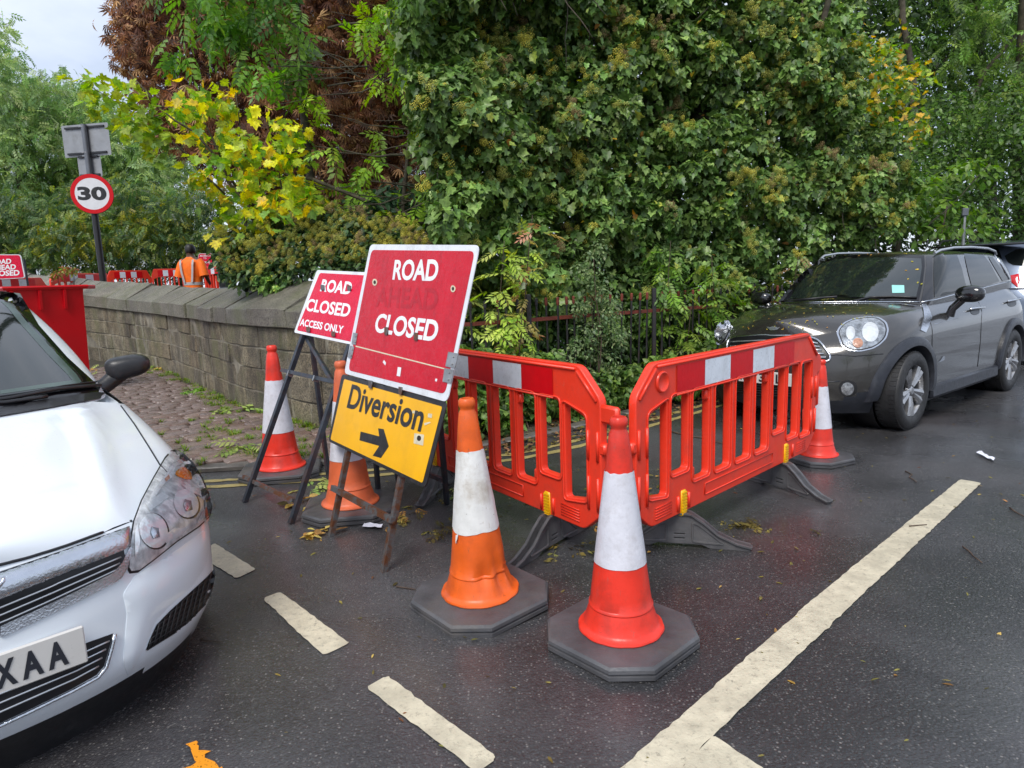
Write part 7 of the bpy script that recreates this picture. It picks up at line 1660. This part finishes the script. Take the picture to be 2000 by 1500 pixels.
# ---- fallen leaves
def litter(label, px, spread, n, kind, size, cols, group='clusters of fallen leaves on the road', name='fallen_leaf_cluster', z=.012, cat='fallen leaves'):
    c = ground(*px); z += .045 if name == 'fallen_frond' else 0; t_ = thing(name, label, cat, (c[0], c[1], 0), 0, group); P = np.c_[c[0] + rng.normal(0, spread[0], n), c[1] + rng.normal(0, spread[1], n), z + np.abs(rng.normal(0, .008, n))]
    out = norm(np.c_[rng.normal(0, 1, (n, 2)), np.zeros(n)]); me, fr = leaf_mesh(kind, P, out, rng.uniform(*size, n), palette(n, cols), droop=.0, up=2.2, rnd=.35, mat=M['leaf_dry']); put('leaves', me, None, t_, world=True); return t_
OL = [(.16, .13, .03), (.22, .19, .05), (.10, .08, .02)]; YB = [(.50, .30, .06), (.38, .20, .06), (.55, .42, .12)]; GN = [(.24, .34, .08), (.32, .38, .10)]
litter('olive brown leaf sprig on the road left of the dented orange cone', (862, 1040), (.055, .05), 14, 'ash', (.09, .14), OL)
litter('olive leaf sprig lying between the red barrier foot and the orange cone', (1110, 1078), (.05, .06), 9, 'ash', (.10, .15), OL)
litter('wide brown sprig of leaves on the road in front of the right barrier', (1465, 1030), (.11, .05), 20, 'ash', (.09, .13), OL)
litter('crumpled yellow leaf pile at the foot of the left leg of the big sign', (612, 1048), (.045, .03), 16, 'oval', (.05, .08), YB)
litter('orange brown leaves piled behind the legs of the small sign', (600, 985), (.07, .07), 20, 'oval', (.05, .09), YB + OL)
litter('pale leaf litter behind the right leg of the big sign', (790, 1010), (.05, .09), 18, 'ash', (.07, .10), YB + OL)
litter('green fronds lying at the base of the half hidden faded cone', (618, 948), (.07, .05), 12, 'ash', (.12, .18), GN)
litter('green fronds against the barrier foot behind the diversion board', (900, 960), (.10, .10), 16, 'ash', (.10, .15), OL + GN)
litter('long pale fern like frond on the cobbles beside the red cone', (448, 815), (.10, .05), 8, 'ash', (.20, .30), GN, name='fallen_frond', group='fronds fallen on the cobbles', z=.045)
litter('fresh green weed clump on the cobbles near the wall', (378, 775), (.06, .06), 16, 'ash', (.15, .22), [(.14, .34, .03), (.2, .4, .05)], name='fallen_frond', group='fronds fallen on the cobbles', z=.045)
litter('pale green fronds at the near edge of the cobbles', (470, 890), (.09, .07), 10, 'ash', (.16, .22), GN, name='fallen_frond', group='fronds fallen on the cobbles', z=.045)
litter('heap of green and tan leaves below the black mirror of the white car', (340, 725), (.55, .30), 120, 'ash', (.15, .26), GN + YB[:1] + [(.2, .34, .04)], name='fallen_frond', group='fronds fallen on the cobbles', z=.05)
litter('curled tan leaf against the foot of the wall', (418, 762), (.01, .01), 2, 'maple', (.22, .28), [(.42, .20, .09)], name='fallen_frond', group='fronds fallen on the cobbles', z=.07)
litter('brown wet leaves gathered under the corner where the two barriers meet', (1190, 1040), (.10, .08), 16, 'ash', (.07, .12), OL + YB[:1])
litter('brown leaf scraps on the road behind the near feet of the right barrier', (1250, 960), (.16, .14), 22, 'oval', (.03, .06), OL + YB[:1])
# scattered small leaves and twigs
n = 420; px = np.c_[rng.uniform(430, 2000, n), rng.uniform(790, 1490, n)]; P = np.array([ground(*q) for q in px]); k = (rng.uniform(0, 1, n) < np.clip(1.15 - (px[:, 1] - 790) / 600, .12, 1)); P = P[k]; P[:, 2] = .006; n = len(P)
me, fr = leaf_mesh('lance', P, norm(np.c_[rng.normal(0, 1, (n, 2)), np.zeros(n)]), rng.uniform(.012, .042, n), palette(n, OL * 3 + YB + [(.22, .09, .04)]), droop=0, up=2.5, rnd=.25, mat=M['leaf_dry']); o = put('scattered_leaves', me, None); tag(o, 'small fallen leaves scattered over the wet road', 'fallen leaves', kind='stuff')
n = 2200; s_ = rng.uniform(60, len(DYL) - 30, n).astype(int); off_ = rng.uniform(.12, 1.0, n) ** 1.0; T_ = np.gradient(DYL, axis=0); T_ /= np.linalg.norm(T_, axis=1)[:, None]; P = np.c_[DYL[s_, 0] - T_[s_, 1] * off_ * 1.1 + rng.normal(0, .05, n), DYL[s_, 1] + T_[s_, 0] * off_ * 1.1 + rng.normal(0, .05, n), np.full(n, .05) * np.clip(off_, 0, 1) + .012]
me, fr = leaf_mesh('oval', P, norm(np.c_[rng.normal(0, 1, (n, 2)), np.zeros(n)]), rng.uniform(.03, .07, n), palette(n, OL + [(.20, .10, .05), (.10, .06, .03), (.28, .16, .08)]), droop=0, up=2.0, rnd=.4, mat=M['leaf_dry']); o = put('gutter_leaves', me, None); tag(o, 'brown leaf litter lying along the gutter and verge', 'fallen leaves', kind='stuff')
def twig(label, a, b, r=.005, bend=.08):
    A_, B_ = ground(*a), ground(*b); p, rr_ = branch((A_[0], A_[1], r + .002), (B_[0], B_[1], r + .002), r, r * .6, bend, 8); p = [Vector((q.x, q.y, r + .003)) for q in p]; mb = MB(); mb.tube(p, rr_, 6); tag(put('fallen_twig', mb.mesh(), M['twig'], smooth=180), label, 'twig', 'twigs fallen on the road')
twig('long pale twig on the tarmac seen through the right barrier', (1312, 845), (1412, 868), .007)
twig('thin twig lying across the long white line', (1776, 1030), (1810, 1027), .004, .05)
twig('dark twig on the road right of the white line', (1880, 1070), (1918, 1102), .004)
twig('short twig near the right picture edge', (1972, 994), (2004, 1014), .005)
twig('small curved twig between the white line and the barrier foot', (1768, 922), (1790, 944), .004, .2)
twig('straight pale stick left of the dented orange cone', (774, 1148), (812, 1154), .004, .02)
twig('thin twig lying by the front tyre side of the white car bumper', (392, 1252), (432, 1256), .003, .03)
# litter scraps
def scrap(label, P, h=.02, name='paper_scrap'):
    W_ = [ground(*p) for p in P]; V = []; nseg = 6
    for i in range(nseg + 1):
        f = i / nseg; a = W_[0] * (1 - f) + W_[1] * f; b = W_[3] * (1 - f) + W_[2] * f
        for k in range(4): q = a * (1 - k / 3) + b * (k / 3); V.append((q[0], q[1], .008 + h * (.5 + mnoise.noise(Vector((f * 4, k, P[0][0]))))))
    F = [(i * 4 + k, i * 4 + k + 1, i * 4 + k + 5, i * 4 + k + 4) for i in range(nseg) for k in range(3)]; return tag(put(name, mesh(V, F), M['paper'], smooth=60), label, 'litter')
scrap('white crumpled paper beside the base of the faded orange cone', [(708, 1034), (745, 1036), (748, 1029), (712, 1027)])
scrap('bluish torn paper scrap on the road beyond the end of the white line', [(1906, 888), (1940, 904), (1943, 899), (1912, 885)])
# leaves lying on the grey car
def car_leaves(car, poly, n, size):
    V0, F0 = LEAF['oval']; cnt = 0; V = []; F = []; Cc = []
    while cnt < n:
        x = rng.uniform(min(q[0] for q in poly), max(q[0] for q in poly)); y = rng.uniform(min(q[1] for q in poly), max(q[1] for q in poly))
        if not inpoly(x, y, poly): continue
        h = car.cast((x, y)); cnt += 1
        if h[0] is None: continue
        nr = h[1]; nr = nr if nr.z > 0 else -nr; t_ = nr.orthogonal().normalized(); t_ = Matrix.Rotation(rng.uniform(0, 6.28), 3, nr) @ t_; xx = t_.cross(nr); s_ = rng.uniform(*size); i = len(V)
        for v in V0: V.append(h[0] + nr * .007 + (xx * v[0] + t_ * v[1] + nr * v[2] * .6) * s_)
        F += [tuple(i + q for q in f) for f in F0]; Cc += [palette(1, [(.55, .42, .06), (.40, .36, .06), (.5, .25, .05), (.3, .3, .05)])[0]] * len(V0)
    me = mesh(V, F); ca = me.attributes.new('Col', 'FLOAT_COLOR', 'POINT'); cc = np.ones((len(V), 4), np.float32); cc[:, :3] = np.array(Cc); ca.data.foreach_set('color', cc.reshape(-1)); me.materials.append(M['leaf_dry']); return me
ms = [car_leaves(gc, k5([(260, 560), (420, 490), (1300, 478), (1250, 520), (900, 620), (500, 640), (280, 640)]), 75, (.009, .026)), car_leaves(gc, k5([(760, 180), (1000, 150), (1500, 110), (1650, 120), (1400, 175), (800, 195)]), 70, (.012, .03)), car_leaves(gc, k5([(1250, 200), (1390, 200), (1380, 460), (1250, 300)]), 6, (.02, .035)), car_leaves(gc, k5([(760, 450), (850, 452), (850, 474), (760, 474)]), 16, (.02, .035))]
me = join_mesh(ms); me.materials.append(M['leaf_dry']); me.transform(gc.M); o = put('leaves_on_car', me, None); tag(o, 'small yellow leaves stuck to the wet bonnet and roof of the grey car', 'fallen leaves', kind='stuff')

# ---- trees on the other side of the road, behind the viewpoint (they show as reflections in glass and paint)
for i, (x, y, h, r, lb_) in enumerate([(14, -13, 8, 3.2, 'leafy tree across the road to the right, seen only as a reflection'), (4, -19, 10, 4, 'taller leafy tree across the road straight behind, seen only as a reflection')]):
    t_ = thing('roadside_tree', lb_, 'tree', (x, y, 0), 0, 'trees across the road behind the viewpoint'); cen = np.array([x, y, h * .62]) + norm(rng.normal(0, 1, (70, 3))) * r * rng.uniform(.4, 1, (70, 1)) * np.array([1, 1, .8]); P, D = clump_points(cen, rng.uniform(.5, .9, 70), 26)
    foliage(t_, 'oval', P, D, rng.uniform(.18, .3, len(P)), palette(len(P), RG), M['leaf_thin'], name='crown'); limbs(t_, 'trunk', [((x, y, 0), (x, y, h * .6), .25, .12, .03)])
bpy.context.view_layer.update()
